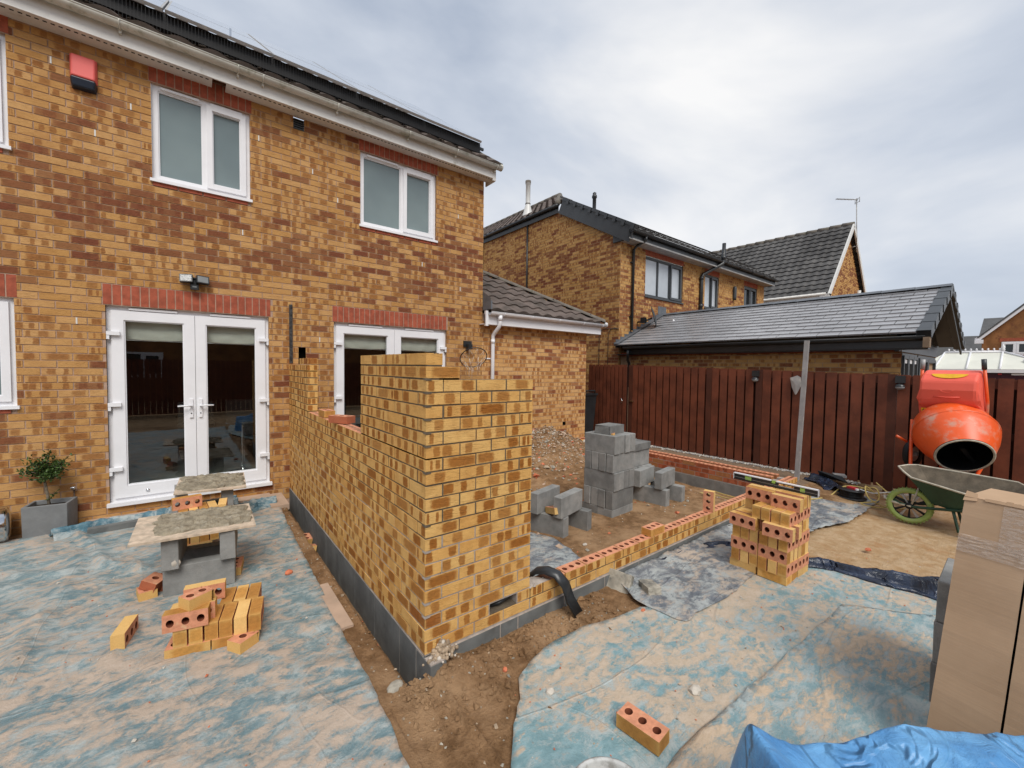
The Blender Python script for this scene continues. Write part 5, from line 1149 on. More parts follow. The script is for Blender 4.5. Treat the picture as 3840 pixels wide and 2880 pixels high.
# mortar squeezed out and slurry at the head of the wall
for k in range(150):
    t = rnd.random(); y = t*PW; r = rnd.uniform(.006, .013); mb.lathe([(0, r*.45), (r*.8, r*.3), (r, 0)], 3, 6, Matrix.Translation((rnd.uniform(.01, .08), y, 23*.075-.012)))
for k in range(23):
    if rnd.random() < .45:
        z = k*.075-.006; mb.mesh([(-.004, 0, -.006), (.0, -.004, -.008), (.03, -.005, -.006), (.035, -.005, .004), (.0, -.005, .008), (-.005, .03, .004), (-.005, .03, -.005)], [(0, 1, 2, 3, 4), (0, 4, 5, 6)], 3 if k > 8 else 4, False, Matrix.Translation((0, 0, z)))
mb.build('brickwork', parent=ew)
# dense block footing below damp course
def blocks(name, parent, segs, m='block_new'):
    mb = MB(m, 'mortar_light'); r_ = random.Random(9)
    for (x0, y0, x1, y1, z0, z1) in segs: mb.box((x0, y0, z0), (x1, y1, z1), 0)
    return mb.build(name, parent=parent, bevel=.003)
seg = []; y = -.10
while y < YH-.02: seg.append((-.005, y, .09, min(y+.44, YH-.003), -.36, -.012)); y += .45
seg = seg[1:]; seg.insert(0, (-.005, .108, .09, .338, -.36, -.012)); seg.insert(0, (-.003, -.083, .095, .098, -.36, -.02))
x = .30; bx = []
for x0, x1 in ((.105, .52), (.53, .665), (.675, 1.10), (1.11, 1.55), (1.56, 2.0), (2.01, 2.45), (2.46, 2.9), (2.91, 3.35), (3.36, 3.8), (3.81, 4.25), (4.26, 4.7), (4.71, 5.15), (5.16, 5.76)):
    bx.append((x0, -.014, x1, .088, -.22, -.012))
blocks('block_footing', ew, seg+bx[:2])
mb = MB('mortar_light'); mb.box((-.0015, .02, -.35), (.08, YH, -.0105), 0); mb.box((.08, -.0115, -.21), (.7775, .08, -.011), 0); mb.box((.0, -.078, -.0205), (.09, -.002, -.014), 0)
for k in range(60):
    x = rnd.uniform(.005, .085); y = rnd.uniform(-.075, -.005); r = rnd.uniform(.004, .012); mb.lathe([(0, r), (r, 0)], 0, 6, Matrix.Translation((x, y, -.018)))
mb.build('mortar_bed', parent=ew)
mb = MB('rubble', 'chip_white'); rr_ = random.Random(31)
for k in range(170):
    a = rr_.gauss(0, .035); b = -abs(rr_.gauss(0, .035)); h_ = max(0, .10-abs(a)*1.2-abs(b)*1.1)*rr_.random(); r = rr_.uniform(.005, .017)
    mb.lathe([(0, r), (r*.8, r*.6), (r, 0), (.5*r, -r*.7)], 0 if rr_.random() < .8 else 1, 5, Matrix.Translation((.105+a, b-.002, -.015+h_)) @ Matrix.Rotation(rr_.random()*6, 4, 'Z'))
mb.build('mortar_dropping', label='crumbly heap of mortar droppings at the foot of the wall corner', cat='mortar', kind='stuff')
# --- low front wall
lw = empty('brick_wall', (3.2, 0, 0), 'low two-course yellow brick wall with perforated tops running along the front of the extension', 'brick wall')
mb = MB('brick_new', 'bed', 'hole', 'mortar_dark', 'mortar_light'); x = .67+.1125-.0; rnd = random.Random(8)
x = .7875
def lwb(x0, x1, k, perf):
    if perf:
        perf_brick(mb, Matrix.Translation(((x0+x1)/2, T_/2+rnd.uniform(-.002, .002), k*.075)), 0, 1, 2, bat(rnd, .02), seed=int(x0*100), length=x1-x0)
    else:
        fr = Frame((x0, rnd.uniform(-.002, .002), 0), (1, 0, 0), (0, -1, 0)); fbox(mb, fr, 0, x1-x0, k*.075, k*.075+.065, -T_, 0, 0, bat(rnd, .02), True, 'ftblrk')
for k in (0, 1):
    x = .7875 if k == 0 else .7875; first = True
    x1 = .895 if k == 1 else 1.0075
    while x < 5.74:
        lwb(x, min(x1, 5.76), k, k == 1 and x > .8 ); x = x1+.01; x1 = x+.215
mb.box((.7775, ins, -.01), (5.75, T_-ins, .064), 4); mb.box((.7775, ins, .064), (5.75, T_-ins, .1), 3)
mb.mesh([(.775, 0, .142), (.98, .0, .141), (.90, .1, .143), (.775, .1, .15), (.85, .05, .158), (.775, .0, .155)], [(0, 1, 4), (1, 2, 4), (2, 3, 4), (3, 0, 4)], 4)
for k in range(50):
    x = .775+abs(rnd.gauss(0, .07)); r = rnd.uniform(.005, .014); mb.lathe([(0, r), (r, 0)], 4, 6, Matrix.Translation((x, rnd.uniform(0, .1), .141)))
mb.build('brickwork', parent=lw)
blocks('block_footing', lw, bx[2:])
mb = MB('mortar_light'); mb.box((.7775, -.0115, -.21), (5.76, .08, -.011), 0); mb.build('mortar_bed', parent=lw)
# --- red return wall on the right, two skins
rw = empty('brick_wall', (5.6, 2, 0), 'low double-skin red brick wall with perforated tops in front of the fence', 'brick wall')
mb = MB('brick_redmix', 'bed', 'hole', 'mortar_light'); rnd = random.Random(18)
for xs_ in (5.46, 5.66):
    for k in (-1, 0, 1):
        y = .115+(.1125 if k % 2 else 0)
        while y < YH-.02:
            y1 = min(y+BL, YH-.006)
            if k == 1: perf_brick(mb, Matrix.Translation((xs_+T_/2+rnd.uniform(-.003, .003), (y+y1)/2, k*.075)) @ Matrix.Rotation(R(90), 4, 'Z'), 0, 1, 2, bat(rnd, .45), seed=int(y*77), length=max(.05, y1-y))
            else:
                fr = Frame((xs_, y1, 0), (0, -1, 0), (-1, 0, 0)); fbox(mb, fr, 0, y1-y, k*.075, k*.075+.065, -T_, 0, 0, bat(rnd, .45), True, 'ftblrk')
            y = y1+.01
    mb.box((xs_+ins, .115, -.085), (xs_+T_-ins, YH, .1), 3)
mb.build('brickwork', parent=rw)
sg = []; y = .115
while y < YH-.02: sg.append((5.45, y, 5.55, min(y+.44, YH-.003), -.31, -.087)); y += .45
blocks('block_footing', rw, sg, 'block'); 
mb = MB('mortar_light'); mb.box((5.456, .12, -.3), (5.54, YH-.01, -.086), 0); mb.build('mortar_bed', parent=rw)

# house across the rear garden, behind the photographer
h, P, c = house('h', 'dark brick house behind the viewpoint, seen only as a reflection in the patio door glass', 'x', (-14, 18), (-22, -14), 5.2, 7.6, 'farbrick')
mb = MB('farroof'); mb.mesh([(-14.3, -13.7, 5.0), (18.3, -13.7, 5.0), (18.3, -18, 7.7), (-14.3, -18, 7.7), (18.3, -22.3, 5.0), (-14.3, -22.3, 5.0)], [(0, 1, 2, 3), (3, 2, 4, 5)], 0); mb.build('roof', parent=h)
rf_ = Frame((3, -13.98, 0), (-1, 0, 0), (0, 1, 0))
window(h, rf_, 0, 1.4, 1.0, 2.1, [.5], [0], 'pvc', 'glass_dk', .08, dep=(-.02, .05), vents=False); window(h, rf_, 5, 6.4, 1.0, 2.1, [.5], [0], 'pvc', 'glass_dk', .08, dep=(-.02, .05), vents=False)
# ================================================================ LOOSE BRICKS
rnd = random.Random(21)
BV = []
for i in range(10):
    mb = MB('brick_loose', 'bed', 'hole'); a = (((-1, .01, -1, .01), (.5, .38, -1, .01), (.5, .42, -1, .01))[i % 3], ((i*.37) % 1, (0, 0, .55)[i % 3], .5, 1)); perf_brick(mb, Matrix.Identity(4), at=a, seed=i)
    o = mb.build('brick'); BV.append(o.data); bpy.data.objects.remove(o)
HB = []
for i in range(3):      # broken half bricks
    mb = MB('brick_redmix' if i == 2 else 'brick_loose', 'bed', 'hole'); perf_brick(mb, Matrix.Identity(4), at=((-1, .01, -1, .01), (.5, 0, .5, 1)), seed=i, length=.135 if i else .12, holes=2 if i == 1 else 1)
    r2 = random.Random(i+5); L = .135 if i else .12
    mb.v = [(x+(r2.uniform(-.016, .012) if x > L/2-.004 else 0), y, z) for x, y, z in mb.v]
    seen = {}
    o = mb.build('broken_brick'); 
    for v in o.data.vertices:
        pass
    HB.append(o.data); bpy.data.objects.remove(o)
def place(data, name, T, label, cat, group=None):
    o = bpy.data.objects.new(name, data); COL.objects.link(o); o.matrix_world = T; return tag(o, label, cat, group)
def TR(x, y, z, yaw=0, rx=0, ry=0): return Matrix.Translation((x, y, z)) @ Matrix.Rotation(R(yaw), 4, 'Z') @ Matrix.Rotation(R(ry), 4, 'Y') @ Matrix.Rotation(R(rx), 4, 'X')
ORD = ['first', 'second', 'third', 'fourth', 'fifth', 'sixth', 'seventh', 'eighth', 'ninth', 'tenth', 'eleventh', 'twelfth']
def brk(T, label, group=None, v=None): return place(BV[rnd.randrange(10) if v is None else v], 'brick', T, label, 'brick', group)
# orientation helpers: 'flat' = bed down; 'edge' = on edge (stretcher face down): rx 90
def edge(x, y, z, yaw): return Matrix.Translation((x, y, z+BW/2)) @ Matrix.Rotation(R(yaw), 4, 'Z') @ Matrix.Rotation(R(90), 4, 'X') @ Matrix.Translation((0, 0, -BH/2))
# ---- tall stack by the low wall: F = front right corner, a runs +Y (to the left in the photo), b runs +X (depth)
FXP, FYP, g0 = 2.69, -.90, -.068; PG = 'bricks in the tall stack beside the low wall'
YAW0 = 2.5
def PP(a, b):
    c, s = math.cos(R(-YAW0)), math.sin(R(-YAW0)); return FXP+b*c+a*s*-1*0+a*math.sin(R(YAW0)), FYP+a*math.cos(R(YAW0))-b*math.sin(R(YAW0))
def jt(s=.006): return rnd.uniform(-s, s)
z = g0; prot = lambda: rnd.uniform(-.008, .008)
for i in range(2):
    for j in range(4):
        if 0 < i < 1: continue
        x, y = PP(.112+i*.225+jt(.004), .055+j*.112+jt(.004)); face = ('front' if j == 0 else 'side')
        brk(TR(x, y, z, 90-YAW0+jt(.6)*100*.01), 'flat brick at the %s of the %s row, bottom course of the tall stack' % (('right', 'left')[i], ORD[j]), PG)
z += BH
def course_ends(z, cols, rows, a0=.0, pitch=.0735, label='', skip=(), db=0.):
    for i in range(cols):
        for j in range(rows):
            if (i, j) in skip: continue
            x, y = PP(a0+.034+i*pitch+jt(.003), .11+db+j*.22+prot()); brk(edge(x, y, z, -YAW0+jt(.01)*60), 'brick %s from the right in the %s row, %s course of the tall stack' % (ORD[i], ('front', 'back')[j], label), PG)
def course_beds(z, depth, a0=0., b0=.0, pitch=.073, label='', skip=(), shift={}):
    for i in range(2):
        for j in range(depth):
            if (i, j) in skip: continue
            da, db, dyaw = shift.get((i, j), (0, 0, 0)); x, y = PP(a0+.112+i*.222+da+jt(.003), b0+.034+j*pitch+db+prot()*.5); brk(edge(x, y, z, 90-YAW0+dyaw), '%s holed brick in the %s row back, %s course of the tall stack' % (('right', 'left')[i], ORD[j], label), PG)
course_ends(z, 6, 2, label='second'); z += BW
course_beds(z, 6, label='third'); z += BW
course_ends(z, 6, 2, label='fourth'); z += BW
course_beds(z, 6, label='fifth', shift={(0, 0): (-.045, -.045, 5), (1, 0): (.012, -.015, -1), (0, 1): (-.05, 0, 3)}); z += BW
course_ends(z, 4, 1, a0=-.01, label='sixth', pitch=.074); course_ends(z, 6, 1, db=.22, label='recessed sixth', a0=.0)
z += BW
course_beds(z, 3, b0=.17, a0=-.02, label='top', shift={(0, 0): (-.02, -.055, 0), (1, 0): (-.01, .0, 0)}, skip=((1, 2),)); ztop = z+BW
# spirit level lying across the top of the stack
sp0 = Vector((3.07, -.31, ztop)); sp1 = Vector((3.03, -1.0, ztop))
t = empty('spirit_level', (3.0, -.6, ztop), 'black and silver spirit level with green vials resting on top of the tall brick stack', 'spirit level')
dv = (sp1-sp0); L = dv.length; T = Matrix.Translation(sp0) @ dv.to_track_quat('X', 'Z').to_matrix().to_4x4()
mb = MB('black_pvc', 'pvc', 'alu'); h_ = .062
def seg_(a, b, z0, z1, m, w_=.012): mb.box((a, -w_, z0), (b, w_, z1), m, T)
seg_(0, L, .0, .009, 0); seg_(0, L*.47, .053, h_, 1); seg_(L*.54, L, .053, h_, 1); seg_(0, .10, .009, .053, 0, .008); seg_(.165, L*.48, .009, .053, 0, .008); seg_(L*.48, L*.53, .009, .036, 0, .008); seg_(L*.53, L*.56, .009, .053, 0, .008); seg_(L*.56, L*.74, .009, .018, 0, .008); seg_(L*.56, L*.74, .044, .053, 0, .008); seg_(L*.74, L*.80, .009, .053, 0, .008); seg_(L*.86, L, .009, .053, 0, .008)
seg_(.10, .165, .009, .014, 0, .008); seg_(.10, .165, .048, .053, 0, .008); seg_(L*.80, L*.86, .009, .014, 0, .008); seg_(L*.8, L*.86, .048, .053, 0, .008); seg_(0, L, .022, .0245, 2, .0083); seg_(L-.004, L, .0, h_, 1, .013); seg_(0, .004, 0, h_, 1, .013)
mb.build('body', parent=t)
g = G('green_vial'); M['vial'] = g.fin((.35, .55, .12), .15, .5)
for nm, a, b, z0, z1 in (('left', .105, .16, .014, .048), ('mid', L*.485, L*.525, .036, .058), ('right', L*.805, L*.855, .014, .048)):
    mb = MB('vial'); mb.box((a, -.007, z0), (b, .007, z1), 0, T); mb.build('vial', parent=t, bevel=.004)
# ---- bricks on the walls
brk(TR(.055, 2.35, 15*.075-.003, 92), 'yellow brick lying flat on the window-gap sill of the tall wall, nearer the house')
rb = MB('brick_redmix', 'bed', 'hole'); perf_brick(rb, Matrix.Identity(4), at=((-1, .01, -1, .01), (.3, 0, .5, 1)), seed=3); o = rb.build('brick'); rd = o.data; bpy.data.objects.remove(o)
place(rd, 'brick', TR(.045, 1.78, 15*.075-.003, 90+30), 'red brick lying across the window-gap sill of the tall wall, nearer the pier', 'brick')
brk(TR(2.31, .055, .142, 1), 'yellow brick lying flat on top of the low front wall')
T = Matrix.Translation((3.33, .05, .142)) @ Matrix.Rotation(R(12), 4, 'Z') @ Matrix.Rotation(R(90), 4, 'Y') @ Matrix.Translation((-BL/2, 0, -BH/2)) 
brk(T, 'brick standing on end on the low front wall, holes facing out')
# ---- foreground single brick
brk(TR(.622, -1.005, -.068, 96), 'single perforated brick lying alone on the sandy sheet in the foreground', v=2)
# ---- left foreground stack (corner at (-1.19,.90), runs +X with slight yaw)
sx, sy, yaw = -1.17, .905, -12
def LP_(a, b): c, s = math.cos(R(yaw)), math.sin(R(yaw)); return sx+a*c-b*s, sy+a*s+b*c
LG = 'bricks in the low stack at the left'
for i in range(2):
    for j in range(2):
        x, y = LP_(.11+i*.222, .052+j*.108); brk(TR(x, y, -.06, yaw), '%s flat brick in the %s row at the base of the low left stack' % (('left', 'right')[i], ('front', 'back')[j]), LG)
for i in range(6):
    x, y = LP_(.075+i*.073, .11+jt(.004)); brk(edge(x, y, -.06+BH, yaw+90+jt(.02)*40), 'brick on edge, %s from the left in the second course of the low left stack' % ORD[i], LG)
for j in range(1, 2):
    for i in range(3):
        x, y = LP_(.26+i*.073, .32); brk(edge(x, y, -.06+BH, yaw+90), 'brick on edge behind the front row of the low left stack, %s from the left' % ORD[i], LG)
x, y = LP_(.115, .02); brk(edge(x-.01, y+.01, -.06+BH+BW, yaw), 'brick on edge with three holes facing the camera on top of the low left stack', LG)
x, y = LP_(.125, .094); brk(edge(x, y, -.06+BH+BW, yaw), 'brick on edge directly behind the front top brick of the low left stack', LG)
x, y = LP_(.14, .30); brk(edge(x, y, -.06+BH+BW+.01, yaw+3), 'rear brick on edge atop the low left stack, partly behind a broken brick', LG)
for i in range(3):
    x, y = LP_(.275+i*.073, .11); brk(edge(x, y, -.06+BH+.004+BW*0+.0, yaw+90), 'yellow brick end beside the top bricks of the low left stack, %s from the left' % ORD[i], LG) if False else None
x, y = LP_(.12, .07); place(HB[1], 'broken_brick', TR(x+.02, y, -.06+BH+2*BW, yaw+42), 'broken half brick lying on top of the low left stack', 'broken brick')
x, y = LP_(.37, -.07); place(HB[0], 'broken_brick', TR(-.80, .80, -.06, 35), 'broken half brick on the sheet at the right foot of the low left stack', 'broken brick')
brk(edge(-1.365, 1.28, -.06, 78), 'brick on edge standing alone left of the low left stack')
place(HB[1], 'broken_brick', TR(-1.30, 1.84, -.06, 100), 'red broken brick lying by the left end of the front block table', 'broken brick'); place(HB[2], 'broken_brick', TR(-1.27, 1.86, .0, 60, 20), 'broken brick piece leaning on another beside the front block table', 'broken brick'); place(HB[2], 'broken_brick', TR(-1.23, 1.93, -.06, 80), 'broken brick wedged against the front block table', 'broken brick')
# ---- bricks between the two mortar tables
MG = 'bricks stacked between the two mortar boards'
for lv in range(3):
    for i in range(4):
        brk(edge(-1.10+i*.073+jt(.003), 2.68+jt(.004), .005+lv*.1035, 90+4), '%s brick from the left, %s level of the stack between the mortar boards' % (ORD[i], ('lowest', 'middle', 'upper')[lv]), MG)
brk(edge(-1.07, 2.68, .005+3*.1035, 8), 'brick with holes facing the camera topping the stack between the mortar boards', MG)
for i in range(2): brk(TR(-1.0, 2.62+i*.11, -.06, 3), '%s flat brick under the stack between the mortar boards' % ('front', 'back')[i], MG)
brk(edge(-.80, 2.72, .212, 84), 'single yellow brick end at the right of the stack between the mortar boards', MG)
brk(TR(-.76, 1.93, -.06, 80), 'red-ended brick lying flat by the right side of the front block table')
# ================================================================ CONCRETE BLOCKS
KV = []
for i in range(4):
    mb = MB('block'); r2 = random.Random(i+40); mb.box((-.22, -.05, 0), (.22, .05, .215), 0)
    mb.v = [(x+r2.uniform(-.0025, .0025), y+r2.uniform(-.0015, .0015), z) for x, y, z in mb.v]; 
    # weld box into a closed mesh
    o = mb.build('concrete_block'); bm = bmesh.new(); bm.from_mesh(o.data); bmesh.ops.remove_doubles(bm, verts=bm.verts, dist=.006)
    bmesh.ops.bevel(bm, geom=bm.edges[:], offset=.0045, segments=1, affect='EDGES')
    for v in bm.verts:
        e_ = (abs(v.co.x) > .215)+(abs(v.co.y) > .046)+(v.co.z > .21 or v.co.z < .005)
        if e_ >= 2: v.co *= 1-r2.random()*.010; v.co.z = max(0, v.co.z)
        v.co += Vector((r2.uniform(-.0006, .0006),)*3)
    bm.to_mesh(o.data); bm.free(); KV.append(o.data); bpy.data.objects.remove(o)
def blk(T, label, group=None): return place(KV[rnd.randrange(4)], 'concrete_block', T, label, 'concrete block', group)
zi = -.095
# block table 1 (nearer) inside the extension
B1 = 'blocks of the nearer block table'; ya = -74
blk(TR(1.92, 1.05, zi, ya), 'bottom left block of the nearer low block table inside the extension', B1); blk(TR(2.28, 1.05, zi, ya), 'bottom right block of the nearer low block table inside the extension', B1)
blk(TR(1.99, 1.17, zi+.215, 14), 'upper back block of the nearer block table', B1); blk(TR(2.10, .93, zi+.215, 14), 'upper front block of the nearer block table', B1)
brk(TR(1.93, .96, zi+.235, 74, 0, 14), 'perforated brick lying tilted on the left edge of the nearer block table')
# tall block stack
SG = 'blocks in the tall grey block stack'; sx2, sy2, yw = 2.80, .905, 4; zc = zi
def SP(a, b): c, s = math.cos(R(yw)), math.sin(R(yw)); return sx2+a*c-b*s, sy2+a*s+b*c
def flat_blk(x, y, z, yaw, label): blk(Matrix.Translation((x, y, z+.05)) @ Matrix.Rotation(R(yaw), 4, 'Z') @ Matrix.Rotation(R(90), 4, 'X') @ Matrix.Translation((0, 0, -.1075)), label, SG)
for i in range(2):
    x, y = SP(.22, .11+i*.22); flat_blk(x, y, zc, yw, '%s block laid flat at the base of the tall block stack' % ('front', 'back')[i])
zc += .10
for lv in range(4):
    for i in range(4):
        if lv % 2 == 0: x, y = SP(.22+jt(.006), .052+i*.1065); blk(TR(x, y, zc, yw+jt(.01)*50), '%s block from the front, %s level of the tall block stack' % (ORD[i], ORD[lv+1]), SG)
        else: x, y = SP(.056+i*.1065, .21+jt(.007)); blk(TR(x, y, zc, yw+90+jt(.01)*50), '%s block from the left, %s level of the tall block stack' % (ORD[i], ORD[lv+1]), SG)
    zc += .2155
mb = MB('block'); r2 = random.Random(2); mb.box((-.15, -.1075, 0), (.13, .1075, .1), 0); mb.v = [(x-(r2.uniform(0, .04) if x < 0 else 0), y, z) for x, y, z in mb.v]
x, y = SP(.23, .21); mb.v = [tuple(TR(x, y, zc, yw+3) @ Vector(q)) for q in mb.v]; mb.build('broken_block', label='broken concrete block lying on top of the tall block stack', cat='concrete block', origin=(x, y, zc), bevel=.006)
for k in range(3):
    place(HB[0], 'brick_fragment', TR(x-.14+k*.05, y-.15+.03*k, zc, 40*k) @ Matrix.Scale(.28, 4), '%s tiny red brick chip in front of the broken block atop the tall block stack' % ('left', 'middle', 'right')[k], 'brick fragment', 'red chips on the block stack')
# second block stack behind
S2 = 'blocks in the second block stack'; bx2, by2 = 3.78, 1.42
for lv in range(3):
    for i in range(4):
        if lv % 2: blk(TR(bx2-.15+i*.105, by2, zi+.215*lv, 95), '%s block from the left, %s level of the shorter block stack behind' % (ORD[i], ORD[lv]), S2)
        else: blk(TR(bx2, by2-.15+i*.103, zi+.215*lv, 5), '%s block from the front, %s level of the shorter block stack behind' % (ORD[i], ORD[lv]), S2)
for i in range(2): blk(Matrix.Translation((bx2+.0, by2-.11+i*.22, zi+.695)) @ Matrix.Rotation(R(5), 4, 'Z') @ Matrix.Rotation(R(90), 4, 'X') @ Matrix.Translation((0, 0, -.1075)), '%s block laid flat on top of the shorter block stack behind' % ('front', 'back')[i], S2)
# block table 2
B2 = 'blocks of the farther block table'
blk(TR(3.70, .99, zi, -82), 'bottom left block of the farther low block table by the red wall', B2); blk(TR(4.02, .96, zi, -82), 'bottom right block of the farther low block table by the red wall', B2)
blk(TR(3.73, 1.13, zi+.215, 10), 'upper back block of the farther block table', B2); blk(TR(3.86, .90, zi+.215, 10), 'upper front block of the farther block table', B2)
# mortar-board table, front: two on edge as base, two across on top, board
F1 = 'blocks of the front mortar table'; zf = -.06
blk(TR(-.985, 1.77, zf, -8), 'front base block of the front mortar table on the left patio', F1); blk(TR(-.96, 2.06, zf, -8), 'back base block of the front mortar table on the left patio', F1)
blk(TR(-1.14, 1.90, zf+.216, 84), 'upright left block holding the front mortar board', F1); blk(TR(-.80, 1.87, zf+.216, 84), 'upright right block holding the front mortar board', F1)
F2 = 'blocks of the back mortar table'
blk(TR(-.99, 3.1, zf, 4), 'front base block of the back mortar table near the doors', F2); blk(TR(-.99, 3.4, zf, 4), 'back base block of the back mortar table near the doors', F2)
blk(TR(-1.12, 3.22, zf+.216, 92), 'left block holding the back mortar board near the doors', F2); blk(TR(-.74, 3.16, zf+.0, 88), 'lower right block holding the back mortar board near the doors', F2); blk(TR(-.74, 3.16, zf+.216, 88), 'upper right block holding the back mortar board near the doors', F2)
def board(c, yaw, tilt, L_, W_, label, seed, blob):
    T = Matrix.Translation(c) @ Matrix.Rotation(R(yaw), 4, 'Z') @ Matrix.Rotation(R(tilt), 4, 'Y'); t = empty('mortar_board', c, label, 'mortar board')
    mb = MB('wood_board'); mb.box((-L_/2, -W_/2, -.006), (L_/2, W_/2, .010), 0, T); mb.build('board', parent=t, bevel=.002)
    mb = MB('mortar_mix'); nx_, ny_ = 70, 50; vs, fs = [], []
    for j in range(ny_):
        for i in range(nx_):
            u, v = i/(nx_-1)*2-1, j/(ny_-1)*2-1; x, y = u*L_*.5*blob[0]+blob[2], v*W_*.5*blob[1]+blob[3]
            e_ = max(0, 1-(abs(u)**7+abs(v)**7)); h = (.020*e_**.5)*(1+.8*fbm(x+seed, y, 11, 4, seed))+.009*fbm(x, y, 38, 3, seed) - (.012 if e_ <= .02+.25*max(0, fbm(x, y, 6, 3, seed+2)) else 0)
            ww = 1+.13*fbm(u*2, v*2, 1.6, 3, seed); vs.append((max(-L_/2, min(L_/2, x*ww)), max(-W_/2, min(W_/2, y*ww)), .011+h))
    for j in range(ny_-1):
        for i in range(nx_-1): fs.append((j*nx_+i, j*nx_+i+1, (j+1)*nx_+i+1, (j+1)*nx_+i))
    mb.mesh(vs, fs, 0, False, T); mb.build('mortar', parent=t); return t
board((-1.005, 1.95, zf+.436+.012), -1, 1.5, .74, .62, 'rectangular plywood board thick with wet mortar on the front block table', 3, (.82, .82, .05, .03))
board((-.865, 3.22, zf+.436+.012), -3, 2.0, .58, .68, 'smaller mortar-covered plywood board on the blocks near the patio doors', 7, (.95, .90, .0, .02))
mb = MB('chip_white'); mb.lathe([(0, .008), (.025, .006), (.03, 0)], 0, 7, TR(-1.13, 1.685, .20, 0, 90)); mb.build('mortar_splash', label='pale splash of mortar on the left upright block of the front table', cat='mortar', origin=(-1.13, 1.685, .2))
# two old blocks on the membrane
def oldblock(c, yaw, rx, ry, s, label, seed):
    mb = MB('stonechip'); r2 = random.Random(seed); mb.box((-s[0]/2, -s[1]/2, 0), (s[0]/2, s[1]/2, s[2]), 0); o = mb.build('paving_brick', label=label, cat='old brick'); bm = bmesh.new(); bm.from_mesh(o.data); bmesh.ops.remove_doubles(bm, verts=bm.verts, dist=.001); bmesh.ops.subdivide_edges(bm, edges=bm.edges, cuts=4, use_grid_fill=True)
    for v in bm.verts: v.co += Vector((r2.uniform(-.003, .003), r2.uniform(-.003, .003), r2.uniform(-.003, .003)))
    bm.to_mesh(o.data); bm.free(); o.matrix_world = TR(*c, yaw, rx, ry); b = o.modifiers.new('b', 'BEVEL'); b.width = .003
M['stonechip'] = plain('old_stone_block', (.36, .33, .27), .9, .25, 12, bump=.6, bscale=60, dirt=(.13, .125, .11), dscale=5, dth=(.5, .68))
oldblock((1.665, -.075, -.065), -78, 62, 0, (.21, .155, .055), 'old mortar-crusted paving brick leaning up near the low front wall', 1)
oldblock((1.74, -.30, -.068), 62, 0, 6, (.16, .11, .065), 'old grey paving brick lying flat on the dark membrane', 2)
# curved piece of black duct over the wall
mb = MB('black_pvc'); vs, fs = [], []; 
path = [Vector(q) for q in ((.93, .14, .10), (.95, .09, .155), (.97, .03, .175), (1.0, -.03, .165), (1.03, -.08, .11), (1.06, -.135, .03), (1.09, -.19, -.06))]; n = 9; wd = .052; dirx = Vector((1, .35, 0)).normalized()
for i, p in enumerate(path):
    t_ = (path[min(i+1, 6)]-path[max(i-1, 0)]).normalized(); nn_ = dirx.cross(t_).normalized()
    if nn_.z < 0 and i < 5: nn_ = -nn_
    for k in range(n): a = math.pi*(.08+.84*k/(n-1)); vs.append(p+dirx*math.cos(a)*wd+nn_*math.sin(a)*.048)
for i in range(6):
    for k in range(n-1): fs.append((i*n+k, i*n+k+1, (i+1)*n+k+1, (i+1)*n+k))
mb.mesh(vs, fs, 0, True); mb.build('curved_duct', label='short curved black plastic duct hanging over the low wall next to the pier', cat='plastic duct', origin=(1.0, -.03, .16), solid=.004)
mb = MB('clay'); mb.tube([(1.62, 1.30, -.02), (1.72, 1.5, .10)], .055, 0, 14); mb.build('clay_pipe', label='short orange clay drain pipe behind the pier', cat='drain pipe', origin=(1.65, 1.4, .03))
# yellow tub against the garage wall
t = empty('yellow_box', (5.25, 3.6, -.05), 'small yellow plastic box leaning against the red wall near the garage corner', 'yellow box')
mb = MB('yellow', 'chip_white'); T = TR(5.18, 3.45, -.02, -60, -18); mb.box((-.14, -.03, 0), (.14, .03, .24), 0, T); mb.build('case', parent=t, bevel=.01); mb = MB('chip_white'); 
for s in (-1, 1): mb.lathe([(0, .03), (.035, .02), (.045, 0)], 0, 10, T @ Matrix.Translation((s*.045, -.032, .20)) @ Matrix.Rotation(R(90), 4, 'X'))
mb.build('wheel', parent=t)
